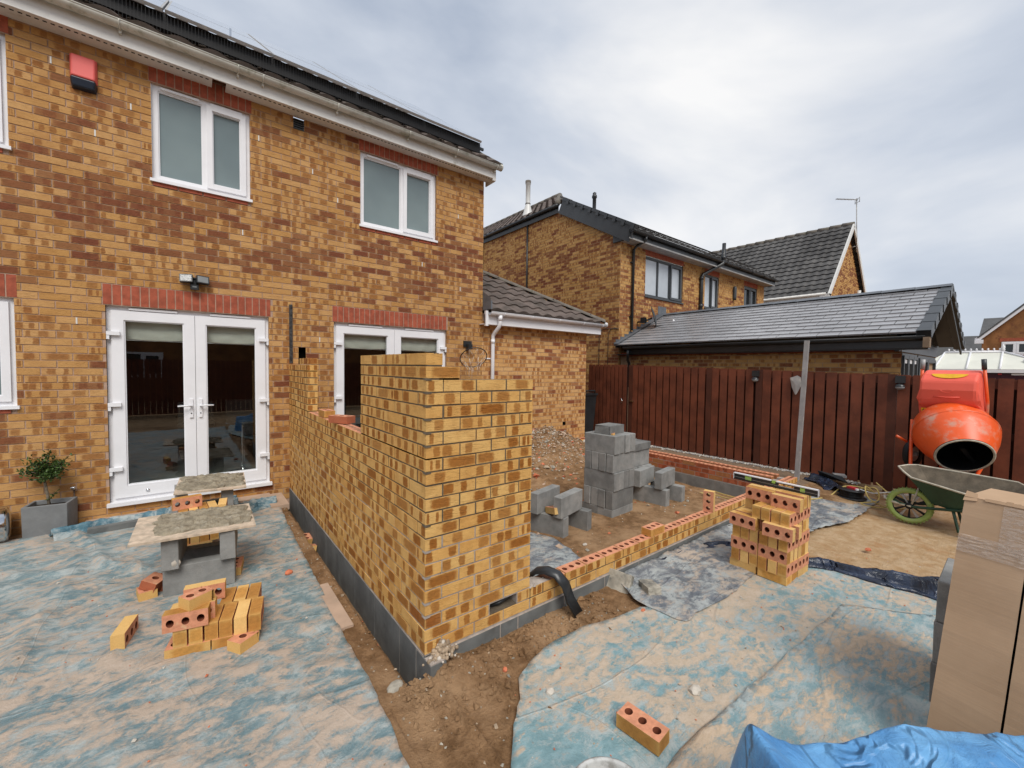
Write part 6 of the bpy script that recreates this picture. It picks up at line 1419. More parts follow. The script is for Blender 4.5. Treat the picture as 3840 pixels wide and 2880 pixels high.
# ================================================================ CRUMPLED PLASTIC
def crumple(name, path, wid, hgt_, mat, label, cat, seed=1, folds=5, zb=-.06, nu=24, edge_=.35):
    pts = [Vector((*p, 0)) for p in path]; cum = [0]
    for a, b in zip(pts, pts[1:]): cum.append(cum[-1]+(b-a).length)
    Lt = cum[-1]; nl_ = int(Lt/.02)+2; vs, fs = [], []
    for i in range(nl_):
        s = min(Lt*.99999, Lt*i/(nl_-1)); k = max(j for j in range(len(cum)) if cum[j] <= s); k = min(k, len(pts)-2); t_ = (s-cum[k])/(cum[k+1]-cum[k]); p = pts[k].lerp(pts[k+1], t_); d_ = (pts[k+1]-pts[k]).normalized(); n_ = Vector((-d_.y, d_.x, 0))
        w_ = wid(s/Lt) if callable(wid) else wid; h0 = hgt_(s/Lt) if callable(hgt_) else hgt_
        for j in range(nu):
            v = j/(nu-1)*2-1; q = p+n_*v*w_*(1+.25*fbm(s*3, seed, 1.5, 2, seed)*edge_*2)+n_*.02*fbm(s*6, v, 1.2, 2, seed+3)
            env = (1-abs(v)**2.5); h = env*h0*(.55+.45*math.sin(v*folds+s*4+2*fbm(s*2.5, v, 1, 2, seed)))+env*.35*h0*abs(fbm(s*9, v*3, 1, 3, seed+7))
            vs.append((q.x, q.y, zb(q.x, q.y)+h+.003 if callable(zb) else zb+h+.003))
    for i in range(nl_-1):
        for j in range(nu-1): fs.append((i*nu+j, i*nu+j+1, (i+1)*nu+j+1, (i+1)*nu+j))
    mb = MB(mat); mb.mesh(vs, fs, 0, True); c = pts[len(pts)//2]; return mb.build(name, label=label, cat=cat, origin=(c.x, c.y, -.06), solid=.003)
crumple('folded_plastic', [(3.25, -.82), (3.42, -1.0), (3.45, -1.22), (3.50, -1.42), (3.55, -1.60), (3.62, -1.80)], lambda s: .09+.085*s, lambda s: .04+.09*s*s, 'dpm', 'folded strip of dark blue-black plastic lying between the brick stack and the cardboard box', 'plastic strip', 5, 6, hR)
crumple('folded_plastic', [(1.95, .04-.06), (2.4, -.07), (3.0, -.06), (3.6, -.06), (4.3, -.05)], .03, .028, 'dpm', 'thin black plastic edge bunched along the foot of the low wall', 'plastic strip', 8, 4, -.08, 10)
crumple('folded_plastic', [(2.9, -.13), (3.05, -.22), (3.2, -.42)], .05, .03, 'dpm', 'short black plastic fold lying just behind the tall brick stack', 'plastic strip', 9, 4, hR, 12)
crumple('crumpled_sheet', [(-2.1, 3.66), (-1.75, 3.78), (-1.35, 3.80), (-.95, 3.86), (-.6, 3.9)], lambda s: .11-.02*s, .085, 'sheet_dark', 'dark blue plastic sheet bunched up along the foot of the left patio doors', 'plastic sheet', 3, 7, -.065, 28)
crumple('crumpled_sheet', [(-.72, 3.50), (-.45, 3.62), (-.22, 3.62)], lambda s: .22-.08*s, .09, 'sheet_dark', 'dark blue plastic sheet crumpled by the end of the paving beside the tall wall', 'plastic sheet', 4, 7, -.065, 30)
# ridge folds raised in the left sheet
# foreground blue tarp over a low load
t = empty('tarpaulin', (.95, -1.85, -.07), 'bright blue crumpled tarpaulin covering something low in the near right foreground', 'tarpaulin')
vs, fs = [], []; nu, nv_ = 180, 120; O_ = Vector((.405, -1.465, 0)); ua = Vector((.79, -.613, 0)).normalized(); va = Vector((-.613, -.79, 0)).normalized()
for j in range(nv_):
    for i in range(nu):
        u = i/(nu-1)*1.55; v = j/(nv_-1)*1.1-.16
        p = O_+ua*(u-.02)+va*v
        top_ = .405+.07*math.exp(-((u-.10)/.07)**2)-.035*math.exp(-((u-.38)/.16)**2)+.02*math.exp(-((u-.85)/.3)**2)
        prof_ = sstep(-.16, -.0, v+.03*fbm(u*3, 1, 1.2, 2, 1)); side = sstep(-.02, .10, u+.04*fbm(v*3, 2, 1.5, 2, 4)); h = top_*min(1, prof_)*side
        cr1 = abs(noise.noise(Vector((u*2.6+v*1.5, v*1.6-u*.8, 3.3)))); cr2 = abs(noise.noise(Vector((u*5.5-v*3.0, v*3.4+u*2, 7.1)))); cr3 = abs(noise.noise(Vector((u*11+v*4, v*9-u*3, 1.7))))
        h += (.022*fbm(u*2.2, v*1.6, 1, 2, 5)-.075*min(cr1, .30)-.030*min(cr2, .25)-.012*min(cr3, .3)+.03)*side*prof_ - .14*sstep(.15, .9, v)*(1)
        h -= .03
        vs.append((p.x+.012*fbm(u*6, v*6, 1, 2, 2), p.y+.012*fbm(u*6, v*6, 1, 2, 6), -.07+max(0.002, h+.07)))
for j in range(nv_-1):
    for i in range(nu-1): fs.append((j*nu+i, (j+1)*nu+i, (j+1)*nu+i+1, j*nu+i+1))
mb = MB('tarp'); mb.mesh(vs, fs, 0, True); o = mb.build('sheet', parent=t)
# bucket
t = empty('bucket', (.035, -1.285, -.07), 'rim of a pale dirty plastic bucket at the bottom edge of the picture', 'bucket')
mb = MB('bucket'); mb.lathe([(0, -.06), (.105, -.06), (.118, .12), (.130, .238), (.138, .24), (.138, .252), (.128, .256), (.124, .245), (.112, .1), (.1, -.05), (0, -.05)], 0, 40, Matrix.Translation((.035, -1.285, 0))); mb.build('pail', parent=t)
mb = MB('mortar_mix'); mb.lathe([(0, .13), (.113, .125)], 0, 30, Matrix.Translation((.035, -1.285, 0))); mb.build('contents', parent=t)
# ================================================================ CARDBOARD BOX and blocks behind
t = empty('cardboard_box', (1.66, -2.1, -.07), 'tall plain brown cardboard box with clear tape near its top at the right edge', 'cardboard box')
a_ = math.radians(12); ud = Vector((-math.sin(a_), -math.cos(a_), 0)); nd = Vector((-math.cos(a_), math.sin(a_), 0)); lean = Vector((.30, -.065, 1.155))
Bo = Vector((1.455, -1.83, -.07))
def BP(u, z, d=0): return Bo+ud*u+lean*z+nd*d
mb = MB('card', 'darkhole'); Wb, Db = .62, .30; seam = .205
def bpanel(u0, u1, d, m=0, zt=1.0, n=14):
    for k in range(n):
        z0, z1 = zt*k/n, zt*(k+1)/n; e0 = .0016*math.sin(k*2.1+u0*9); e1 = .0016*math.sin((k+1)*2.1+u0*9); mb.face([BP(u1, z0, d+e0), BP(u0, z0, d+e0), BP(u0, z1, d+e1), BP(u1, z1, d+e1)], m)
bpanel(0, seam-.0035, 0); bpanel(seam+.0035, Wb, .001); bpanel(seam-.006, seam+.006, -.006, 1)
mb.face([BP(0, 0, 0), BP(0, 0, -Db), BP(0, 1, -Db), BP(0, 1, 0)], 0); mb.face([BP(Wb, 0, 0), BP(Wb, 1, 0), BP(Wb, 1, -Db), BP(Wb, 0, -Db)], 0); mb.face([BP(0, 0, -Db), BP(Wb, 0, -Db), BP(Wb, 1, -Db), BP(0, 1, -Db)], 0)
mb.face([BP(0, 1, 0), BP(0, 1, -Db), BP(Wb, .995, -Db), BP(Wb, .995, 0)], 0)
mb.build('carton', parent=t)
mb = MB('card'); r2 = random.Random(4)
for k in range(30):
    u = Wb*k/30; 
    if u > .05: mb.face([BP(u, .995, .003), BP(u+Wb/30, .995, .003), BP(u+Wb/30, 1.004+r2.uniform(0, .006), .0), BP(u, 1.004+r2.uniform(0, .006), .0)], 0)
mb.mesh([BP(-.004, .985, .004), BP(.04, .99, .006), (BP(.035, 1.015, -.01)), BP(.0, 1.02, -.012)], [(0, 1, 2, 3)], 0); mb.build('flap', parent=t, solid=.004)
mb = MB('tape'); n = 40
def strip(z0, z1, dz, d=.0035, amp=.0022, sd=0):
    vs, fs = [], []
    for k in range(n+1):
        u = Wb*k/n
        for q in range(7):
            zz = z0+(z1-z0)*q/6+dz*u; vs.append(BP(u, zz, d+amp*fbm(u*18+sd, q*.9, 1, 3, sd)+(.003 if abs(u-seam) < .03 else 0)))
    for k in range(n):
        for q in range(6): fs.append((k*7+q, (k+1)*7+q, (k+1)*7+q+1, k*7+q+1))
    mb.mesh(vs, fs, 0, False)
strip(.795, .83, -.01); strip(.825, .86, .012, .0055, .003, 3)
mb.mesh([BP(.12, .83, .003), BP(.12, .99, .003), BP(.20, .99, .003), BP(.20, .82, .003)], [(0, 1, 2, 3)], 0); mb.mesh([BP(.21, .80, .0035), BP(.21, .99, .0035), BP(.33, .99, .0035), BP(.33, .80, .0035)], [(0, 1, 2, 3)], 0)
mb.build('packing_tape', parent=t)
BG = 'blocks stacked behind the cardboard box'; zb_ = -.07
for lv in range(3):
    for i in range(2): blk(TR(2.20+.008*lv, -1.845-i*.105, zb_+lv*.2155, -1+lv), '%s grey block, %s level of the column behind the cardboard box' % (('left', 'right')[i], ORD[lv]), BG)
# ================================================================ PLANTER, CYLINDER
t = empty('planter', (-2.15, 3.9, -.06), 'square grey stone-effect planter standing against the house wall', 'planter')
T = TR(-2.145, 3.905, -.055, -8)
mb = MB('pot', 'compost'); w0, d0, hh = .155, .125, .30
mb.mesh([(-w0, -d0, 0), (w0, -d0, 0), (w0, d0, 0), (-w0, d0, 0), (-w0*1.02, -d0*1.02, hh), (w0*1.02, -d0*1.02, hh), (w0*1.02, d0*1.02, hh), (-w0*1.02, d0*1.02, hh), (-w0*.86, -d0*.83, hh), (w0*.86, -d0*.83, hh), (w0*.86, d0*.83, hh), (-w0*.86, d0*.83, hh), (-w0*.84, -d0*.8, hh-.05), (w0*.84, -d0*.8, hh-.05), (w0*.84, d0*.8, hh-.05), (-w0*.84, d0*.8, hh-.05)],
        [(3, 2, 1, 0), (0, 1, 5, 4), (1, 2, 6, 5), (2, 3, 7, 6), (3, 0, 4, 7), (4, 5, 9, 8), (5, 6, 10, 9), (6, 7, 11, 10), (7, 4, 8, 11), (8, 9, 13, 12), (9, 10, 14, 13), (10, 11, 15, 14), (11, 8, 12, 15)], 0, False, T); mb.build('pot', parent=t, bevel=.006)
mb = MB('compost'); mb.box((-w0*.84, -d0*.8, hh-.06), (w0*.84, d0*.8, hh-.04), 0, T); mb.build('soil', parent=t)
t = empty('bay_tree', (-2.15, 3.9, .2), 'small clipped bay tree with a bare stem growing in the grey planter', 'small tree')
mb = MB('bark'); P0 = Vector((-2.15, 3.9, .19)); mb.tube([P0, P0+Vector((-.01, 0, .12)), P0+Vector((-.025, 0, .24)), P0+Vector((-.035, 0, .36))], [.013, .012, .011, .008], 0, 8); rb_ = random.Random(5); limbs = []
for k in range(13):
    a = rb_.uniform(0, 6.28); e_ = rb_.uniform(.1, 1.1); L_ = rb_.uniform(.10, .19); s = P0+Vector((-.03, 0, .27+.1*rb_.random())); q = s+Vector((math.cos(a)*math.cos(e_)*L_, math.sin(a)*math.cos(e_)*L_*.7, math.sin(e_)*L_)); mb.tube([s, s.lerp(q, .5)+Vector((0, 0, -.01)), q], [.006, .005, .003], 0, 5); limbs.append((s, q))
s, q = P0+Vector((-.03, 0, .33)), P0+Vector((.15, -.02, .50)); mb.tube([s, q], [.005, .002], 0, 5); limbs.append((s, q)); s2_, q2_ = P0+Vector((-.005, 0, .07)), P0+Vector((.045, -.01, .15)); mb.tube([s2_, q2_], [.004, .002], 0, 5); limbs.append((s2_, q2_)); mb.build('trunk', parent=t)
mb = MB('leaf'); LN = 0
def leaf(p, d, up, L_, W_):
    s = d.cross(up).normalized()
    mb.mesh([p, p+d*L_*.35+s*W_, p+d*L_*.8+s*W_*.6, p+d*L_, p+d*L_*.8-s*W_*.6, p+d*L_*.35-s*W_, p+d*L_*.5+up*W_*.25], [(0, 6, 1), (1, 6, 2), (2, 6, 3), (3, 6, 4), (4, 6, 5), (5, 6, 0)], 0, False)
for li, (s, q) in enumerate(limbs):
    n_ = 75 if li < 13 else 22
    for k in range(n_):
        p = s.lerp(q, rb_.uniform(.3, 1.12))+Vector((rb_.gauss(0, .026), rb_.gauss(0, .022), rb_.gauss(0, .024))) if li < 13 else s.lerp(q, rb_.uniform(.4, 1.05))+Vector((rb_.gauss(0, .008),)*3)
        d_ = Vector((rb_.gauss(0, 1), rb_.gauss(0, 1), rb_.gauss(.5, .7))).normalized(); u_ = Vector((rb_.gauss(0, .6), rb_.gauss(0, .6), 1)).normalized(); leaf(p, d_, (u_-d_*u_.dot(d_)).normalized(), rb_.uniform(.025, .042), rb_.uniform(.007, .011))
mb.build('crown', parent=t)
mb = MB('chrome', 'black_pvc'); mb.tube([(-2.95, 3.80, .10), (-2.60, 3.84, .10), (-2.42, 3.855, .10), (-2.405, 3.857, .10), (-2.39, 3.859, .10)], [.165, .165, .165, .15, .10], 0, 32); mb.box((-2.9, 3.78, -.07), (-2.5, 3.9, -.05), 1)
mb.build('steel_cylinder', label='shiny steel cylinder lying on its side at the picture edge, left of the planter', cat='steel cylinder', origin=(-2.65, 3.84, .1))
# paving at the doors
mb = MB('slab'); mb.box((-1.92, 3.84, -.09), (-.95, YH-.007, -.030), 0); mb.build('paving_slab', label='pink paving slab under the left patio doors', cat='paving slab', origin=(-1.4, 3.95, -.06), bevel=.004)
mb = MB('slab'); mb.box((-.94, 3.86, -.09), (-.24, YH-.007, -.032), 0); mb.box((-.30, 3.42, -.10), (-.11, 3.98, -.034), 0); mb.build('paving_slab', label='pink paving slab at the right end of the left patio doors by the tall wall', cat='paving slab', origin=(-.5, 3.95, -.06), bevel=.004)
mb = MB('slab'); mb.box((-.29, .62, -.12), (-.205, 1.27, -.055), 0); mb.build('paving_slab', label='narrow exposed slab edge between the left sheet and the trench', cat='paving slab', origin=(-.25, .95, -.08), bevel=.006)
mb = MB('block_new'); mb.box((-.2, -.03, 0), (.2, .05, .06), 0, TR(-1.65, 3.62, -.06, 4)); mb.build('kerb_piece', label='dark grey concrete kerb piece lying on the sheet before the left patio doors', cat='kerb piece', origin=(-1.65, 3.62, -.06), bevel=.005)
# concrete lump on the soil
mb = MB('stonechip'); mb.lathe([(0, .02), (.035, .018), (.05, .005), (.055, -.02)], 0, 8, TR(-.185, -.03, -.075, 20) @ Matrix.Scale(.7, 4, (0, 1, 0))); mb.build('concrete_lump', label='pale concrete lump on the bare soil left of the wall corner', cat='concrete lump', origin=(-.185, -.03, -.07), bevel=.004)
# ================================================================ CEMENT MIXER
t = empty('cement_mixer', (6.15, -1.45, -.02), 'orange cement mixer with salmon-red motor hood standing by the fence', 'cement mixer')
mc = Vector((6.14, -1.465, .92)); ax = Vector((-.80, -.30, -.56)).normalized()
T = Matrix.Translation(mc) @ ax.to_track_quat('Z', 'Y').to_matrix().to_4x4()
mb = MB('orange', 'black', 'pale_rim')
mb.lathe([(.10, -.36), (.24, -.33), (.33, -.20), (.365, -.06), (.37, .0), (.365, .05), (.33, .16), (.27, .29), (.245, .36)], 0, 40, T); mb.lathe([(.372, -.012), (.378, 0), (.372, .012)], 0, 40, T)
mb.lathe([(.235, .36), (.245, .37), (.235, .38), (.222, .372)], 2, 40, T); mb.lathe([(.222, .372), (.26, .28), (.32, .15), (.355, .0), (.30, -.2), (0, -.30)], 1, 40, T); mb.build('drum', parent=t)
mb = MB('black'); 
for k in range(2): mb.box((-.02, .05, -.2), (.02, .30, .2), 0, T @ Matrix.Rotation(R(180*k+35), 4, 'Z'))
mb.build('mixing_blade', parent=t)
# hood: rounded box behind and above the drum, tilted
TH = Matrix.Translation((6.42, -1.43, 1.04)) @ Matrix.Rotation(R(-7), 4, 'Z') @ Matrix.Rotation(R(-14), 4, 'Y')
prof_h = [(.02, .66), (-.10, .64), (-.20, .585), (-.245, .48), (-.25, .36), (-.24, .29), (-.20, .25), (-.16, .0), (.06, .0)]
vs, fs = [], []
for s, wv in ((-1, 1), (1, 1)):
    for x, z_ in prof_h: vs.append((x, s*(.245 if z_ > .3 else .27), z_))
n = len(prof_h)
for k in range(n-1): fs.append((k, k+1, n+k+1, n+k))
fs += [tuple(range(n))[::-1], tuple(range(n, 2*n))]
mb = MB('red_hood'); mb.mesh(vs, fs, 0, False, TH); mb.build('motor_hood', parent=t, bevel=.03)
mb = MB('red_hood', 'yellow'); vs = [(0, 0, 0)]+[(0, math.cos(math.pi*k/16)*.155, -math.sin(math.pi*k/16)*.075) for k in range(17)]
FT = TH @ Matrix.Translation((-.105, 0, .642)) @ Matrix.Rotation(R(62), 4, 'Y'); mb.mesh([(0.003, y, z) for x, y, z in vs], [(0, k+1, k+2) for k in range(16)], 1, False, FT @ Matrix.Translation((-.006, 0, 0))); mb.build('badge', parent=t)
mb = MB('red_hood'); mb.tube([TH @ Vector((-.255, .11, .40)), TH @ Vector((-.262, 0, .395)), TH @ Vector((-.255, -.11, .40))], .008, 0, 8); mb.tube([TH @ Vector((-.245, .05*math.cos(a), .48-.03*math.sin(a))) for a in [math.pi*k/8 for k in range(9)]], .005, 0, 6); mb.build('hood_moulding', parent=t)
mb = MB('yellow', 'black'); mb.box((-.222, .12, .19), (-.219, .235, .235), 0, TH @ Matrix.Translation((0, 0, .0)) @ Matrix.Rotation(0, 4, 'Y')); mb.mesh([(-.224, .20, .197), (-.224, .225, .197), (-.224, .2125, .226)], [(0, 1, 2)], 1, False, TH); mb.box((-.2235, .135, .200), (-.2232, .16, .225), 1, TH); mb.build('warning_label', parent=t)
for s in (-1, 1):
    mb = MB('orange'); mb.tube([TH @ Vector((-.02, s*.27, -.2)), TH @ Vector((-.03, s*.285, .3)), TH @ Vector((-.02, s*.262, .70))], .016, 0, 10); mb.build('handle_tube', parent=t)
for s in (-1, 1):
    mb = MB('alu' if s > 0 else 'anth'); mb.cyl(TH @ Vector((-.02, s*.262, .68)), TH @ Vector((-.0, s*.255, .80)), .022, 0, 12); mb.build('grip', parent=t)
mb = MB('orange'); mb.tube([(6.25, -1.08, 1.05), (6.18, -1.09, .75), (6.0, -1.12, .52), (5.85, -1.22, .43), (5.8, -1.42, .40), (5.83, -1.56, .41), (5.95, -1.66, .46), (6.2, -1.70, .6)], .018, 0, 10); mb.tube([(6.1, -1.06, .78), (6.0, -.98, .85)], .016, 0, 8)
mb.tube([(6.45, -1.35, .6), (6.45, -1.35, .0)], .03, 0, 10); mb.tube([(6.05, -1.1, -.03), (6.3, -1.4, .42), (6.5, -1.1, -.03)], .016, 0, 8); mb.tube([(6.05, -1.75, -.03), (6.3, -1.4, .42), (6.5, -1.75, -.03)], .016, 0, 8); mb.box((6.1, -1.55, .36), (6.5, -1.25, .44), 0); mb.build('frame', parent=t)
for i, yy in enumerate((-1.09, -1.60)):
    mb = MB('black', 'alu'); TW = Matrix.Translation((6.32+.2*i, yy, .61)) @ Matrix.Rotation(R(-16), 4, 'Z') @ Matrix.Rotation(R(90), 4, 'X'); mb.lathe([(.10, -.03), (.16, -.035), (.175, -.02), (.175, .02), (.16, .035), (.10, .03)], 0, 24, TW); mb.lathe([(.0, -.02), (.10, -.02)], 1, 24, TW); mb.lathe([(.10, .02), (.0, .02)], 1, 24, TW); mb.lathe([(.03, -.05), (.03, .05)], 1, 10, TW); mb.build('wheel', parent=t)
# ================================================================ WHEELBARROW (axis along -Y, wheel at the left)
t = empty('wheelbarrow', (5.5, -1.5, -.03), 'green wheelbarrow caked with dried mortar, lime-green wheel, in front of the cement mixer', 'wheelbarrow')
wc = Vector((5.50, -1.20, .12)); gz = -.05
TW = Matrix.Translation(wc) @ Matrix.Rotation(R(3), 4, 'Z') @ Matrix.Rotation(R(90), 4, 'Y')
mb = MB('tyre', 'black', 'alu'); mb.lathe([(.145, -.022), (.165, -.036), (.185, -.036), (.197, -.022), (.200, 0), (.197, .022), (.185, .036), (.165, .036), (.145, .022), (.145, -.022)], 0, 48, TW)
for k in range(36): 
    a = 2*math.pi*k/36
    for s in (-1, 1): mb.box((.190, -.004, -.03*s-.008), (.204, .004, -.03*s+.008), 0, TW @ Matrix.Rotation(a, 4, 'Z'))
mb.lathe([(.148, -.02), (.142, -.02), (.142, .02), (.148, .02)], 1, 36, TW)
for k in range(12):
    M_ = TW @ Matrix.Rotation(2*math.pi*k/12, 4, 'Z'); mb.mesh([(.03, -.004, -.016), (.146, -.014, -.004), (.146, .014, -.004), (.03, .004, -.016), (.03, -.004, .016), (.146, -.014, .004), (.146, .014, .004), (.03, .004, .016)], [(0, 1, 2, 3), (7, 6, 5, 4), (0, 4, 5, 1), (3, 2, 6, 7)], 2 if k % 2 else 1, False, M_)
mb.lathe([(0, -.05), (.035, -.05), (.035, .05), (0, .05)], 1, 16, TW); mb.build('wheel', parent=t)
# tray: outline rings (y along, x across)
def ring(z0, y0, y1, hw0, hw1, tip, n=10, zf=0.):
    P = []   # from nose, clockwise
    P.append((0, y0+tip, z0+zf)); P.append((hw0*.55, y0+tip*.55, z0+zf*.9)); P.append((hw0, y0, z0+zf*.7)); P.append((hw1, (y0+y1)/2, z0+zf*.2)); P.append((hw1, y1+.06, z0)); P.append((hw1*.7, y1, z0)); P.append((-hw1*.7, y1, z0)); P.append((-hw1, y1+.06, z0)); P.append((-hw1, (y0+y1)/2, z0+zf*.2)); P.append((-hw0, y0, z0+zf*.7)); P.append((-hw0*.55, y0+tip*.55, z0+zf*.9))
    return [Vector((5.56+x, y, z+x*.22)) for x, y, z in P]
top_ = ring(.445, -1.22, -2.03, .20, .28, .14, zf=.095); botm = ring(.20, -1.38, -1.72, .10, .15, .05, zf=.03); n = len(top_)
vs = top_+botm; fs = [(k, (k+1) % n, n+(k+1) % n, n+k) for k in range(n)]+[tuple(range(n, 2*n))]
o_ = MB('green'); o_.mesh(vs, fs, 0, False); o = o_.build('tray', parent=t); 
top2 = [v.lerp(Vector((5.56, -1.58, v.z)), .02)+Vector((0, 0, .004)) for v in top_]; bot2 = [v.lerp(Vector((5.56, -1.55, v.z)), .06)+Vector((0, 0, .012)) for v in botm]
i_ = MB('traydirt'); i_.mesh(top2+bot2, [f[::-1] for f in fs], 0, False); i_.build('tray_lining', parent=t)
r_ = MB('pale_rim'); r_.tube(top_, .011, 0, 8, closed=True); r_.build('rim', parent=t)
f_ = MB('green', 'pale_rim')
for s in (-1, 1):
    f_.tube([(5.56+s*.06, -1.03, .17), (5.56+s*.09, -1.12, .13), (5.56+s*.10, -1.25, .12), (5.56+s*.17, -1.6, .19), (5.56+s*.24, -2.0, .36), (5.56+s*.27, -2.35, .53)], .015, 0, 10)
f_.tube([(5.56-.10, -1.22, .12), (5.56-.085, -1.06, .13), (5.56-.05, -.985, .15), (5.56, -.97, .16), (5.56+.05, -.985, .15), (5.56+.085, -1.06, .13), (5.56+.1, -1.22, .12)], .015, 1, 10)
for s in (-1, 1):
    f_.tube([(5.56+s*.15, -1.55, .18), (5.56+s*.17, -1.60, -.04), (5.56+s*.16, -1.72, -.04), (5.56+s*.17, -1.80, .27)], .014, 0, 8); f_.tube([(5.56+s*.10, -1.22, .14), (5.56+s*.08, -1.27, .34)], .010, 1, 6)
f_.build('frame', parent=t)
g_ = MB('black'); 
for s in (-1, 1): g_.cyl((5.56+s*.262, -2.26, .485), (5.56+s*.272, -2.38, .545), .02, 0, 10)
g_.build('grip', parent=t)
# ================================================================ CABLE REEL, CABLES, BAG, TOOLS
def hz(x, y): return hR(x, y)+.012
t = empty('cable_reel', (5.95, -.58, -.03), 'black cable reel with red hub and loose yellow cable, left of the wheelbarrow', 'cable reel')
T = Matrix.Translation((5.92, -.58, hz(5.92, -.58))); mb = MB('reel'); mb.lathe([(.0, .0), (.155, .0), (.16, .008), (.155, .016), (.11, .018)], 0, 28, T)
r2 = random.Random(3)
for k in range(6): mb.lathe([(.10, .018+k*.014), (.125+r2.uniform(-.012, .012), .024+k*.014), (.10, .032+k*.014)], 0, 24, T)
mb.lathe([(.10, .104), (.15, .104), (.155, .112), (.15, .12), (0, .12)], 0, 28, T); mb.build('drum', parent=t)
mb = MB('redplastic', 'pvc'); mb.box((-.06, -.03, .12), (.05, .03, .145), 0, T @ Matrix.Rotation(R(60), 4, 'Z')); mb.box((.05, -.02, .12), (.08, .02, .14), 1, T @ Matrix.Rotation(R(-120), 4, 'Z')); mb.build('hub', parent=t, bevel=.006)
def cable(path, r, mat, label, seed=1, zs=None):
    P = [Vector((x, y, z if z is not None else hz(x, y)+r)) for x, y, z in path]; S_ = []
    for i in range(len(P)-1):
        p0, p1, p2, p3 = P[max(i-1, 0)], P[i], P[i+1], P[min(i+2, len(P)-1)]
        for k in range(6): u = k/6; S_.append(.5*((2*p1)+(p2-p0)*u+(2*p0-5*p1+4*p2-p3)*u*u+(3*p1-p0-3*p2+p3)*u*u*u))
    S_.append(P[-1]); mb = MB(mat); mb.tube(S_, r, 0, 6); return mb.build('cable', label=label, cat='cable', origin=tuple(P[0]))
cable([(6.0, -.62, .08), (5.9, -.82, .16), (5.85, -.86, .02), (5.7, -.72, None), (5.75, -.92, None), (5.95, -.98, .05), (6.05, -.80, .20), (6.1, -.9, .10), (6.2, -1.05, .03), (6.0, -1.1, None), (5.8, -.95, None), (5.7, -.80, .06), (5.82, -.74, .18), (5.95, -.85, .04)], .008, 'rope_y', 'tangled yellow cable spilling from the black reel towards the barrow')
cable([(5.3, -.17, None), (5.5, -.30, None), (5.75, -.38, None), (5.95, -.48, .09), (6.15, -.62, .08), (6.1, -.8, .05)], .008, 'rope_y', 'long yellow cable running from the membrane edge to the reel')
cable([(5.93, -.66, .10), (5.9, -.80, .09), (6.0, -.95, .12), (6.1, -1.08, .10), (6.25, -1.2, .12)], .008, 'rope_w', 'white cable running from the reel towards the mixer')
cable([(4.75, .98, -.14), (4.95, .80, -.16), (4.9, .55, -.15), (4.8, .42, -.1), (5.1, .30, -.13), (5.2, .62, -.2), (5.3, .95, -.21)], .008, 'rope_y', 'thin yellow cable lying on the soil beside the red wall')
crumple('black_bag', [(6.35, .02), (6.3, -.16), (6.15, -.34), (6.0, -.42)], .16, .07, 'dpm', 'crumpled black plastic bag at the foot of the fence beyond the reel', 'plastic bag', 15, 5, hz, 18)
mb = MB('anth', 'alu'); T = TR(6.42, -.28, .06, 25, 0, 0); mb.mesh([(-.10, -.12, 0), (.12, -.12, .0), (.12, .16, .0), (-.10, .24, .14), (-.1, -.05, .08), (.12, -.08, .06)], [(0, 1, 2, 3), (0, 4, 5, 1), (4, 3, 2, 5), (0, 3, 4), (1, 5, 2)], 0, False, T); mb.box((-.04, -.12, .055), (.11, .03, .085), 1, T); mb.build('folded_board', label='folded dark grey sheet material lying against the fence foot', cat='sheet material', origin=(6.42, -.28, .06), solid=.004)
t = empty('hammer', (3.95, -.33, -.06), 'small club hammer lying on the dark membrane right of the tall brick stack', 'hammer')
T = TR(3.93, -.36, hz(3.93, -.36)+.012, -68)
mb = MB('tool_wood'); mb.cyl(T @ Vector((-.13, 0, 0)), T @ Vector((.06, 0, 0)), .014, 0, 10, .009); mb.build('handle', parent=t); mb = MB('anth'); mb.box((.05, -.055, -.014), (.085, .055, .014), 0, T); mb.build('head', parent=t, bevel=.004)
place(HB[2], 'broken_brick', TR(3.62, -.26, hz(3.6, -.25), 30) @ Matrix.Scale(.6, 4), 'small dark brick piece next to the hammer on the membrane', 'broken brick')
mb = MB('block_new'); mb.box((-.22, -.05, 0), (.0, .05, .10), 0, TR(4.25, -.12, hz(4.2, -.1), 15)); mb.build('half_block', label='dark half block on the membrane behind the brick stack', cat='concrete block', origin=(4.2, -.12, -.06), bevel=.005)
# ================================================================ RUBBLE AND CHIPS
def chips(name, n, gen, mats, rr, label, seed, cat='rubble', kind='stuff', flat=.6):
    r2 = random.Random(seed); mb = MB(*mats)
    for k in range(n):
        x, y, z = gen(r2); r = r2.uniform(*rr)*(1.8 if r2.random() < .06 else 1)
        T = Matrix.Translation((x, y, z+r*.2)) @ Matrix.Rotation(r2.uniform(0, 6.3), 4, 'Z') @ Matrix.Rotation(r2.uniform(-.5, .5), 4, 'X')
        q = lambda: r2.uniform(.7, 1.3)*r
        v = [(q(), q()*.3, 0), (q()*.2, q(), 0), (-q(), q()*.2, 0), (-q()*.3, -q(), 0), (q()*.3, q()*.2, q()*flat), (-q()*.3, -q()*.1, q()*flat), (0, 0, -q()*flat)]
        mb.mesh(v, [(0, 1, 4), (1, 2, 5, 4), (2, 3, 5), (3, 0, 4, 5), (1, 0, 6), (2, 1, 6), (3, 2, 6), (0, 3, 6)], r2.randrange(len(mats)), False, T)
    return mb.build(name, label=label, cat=cat, kind=kind)
def heap(r2):
    while True:
        x, y = r2.gauss(4.2, .55), r2.gauss(3.5, .33)
        if .3 < x < 5.4 and 2.3 < y < 4.03: return x, y, hgt(x, y)
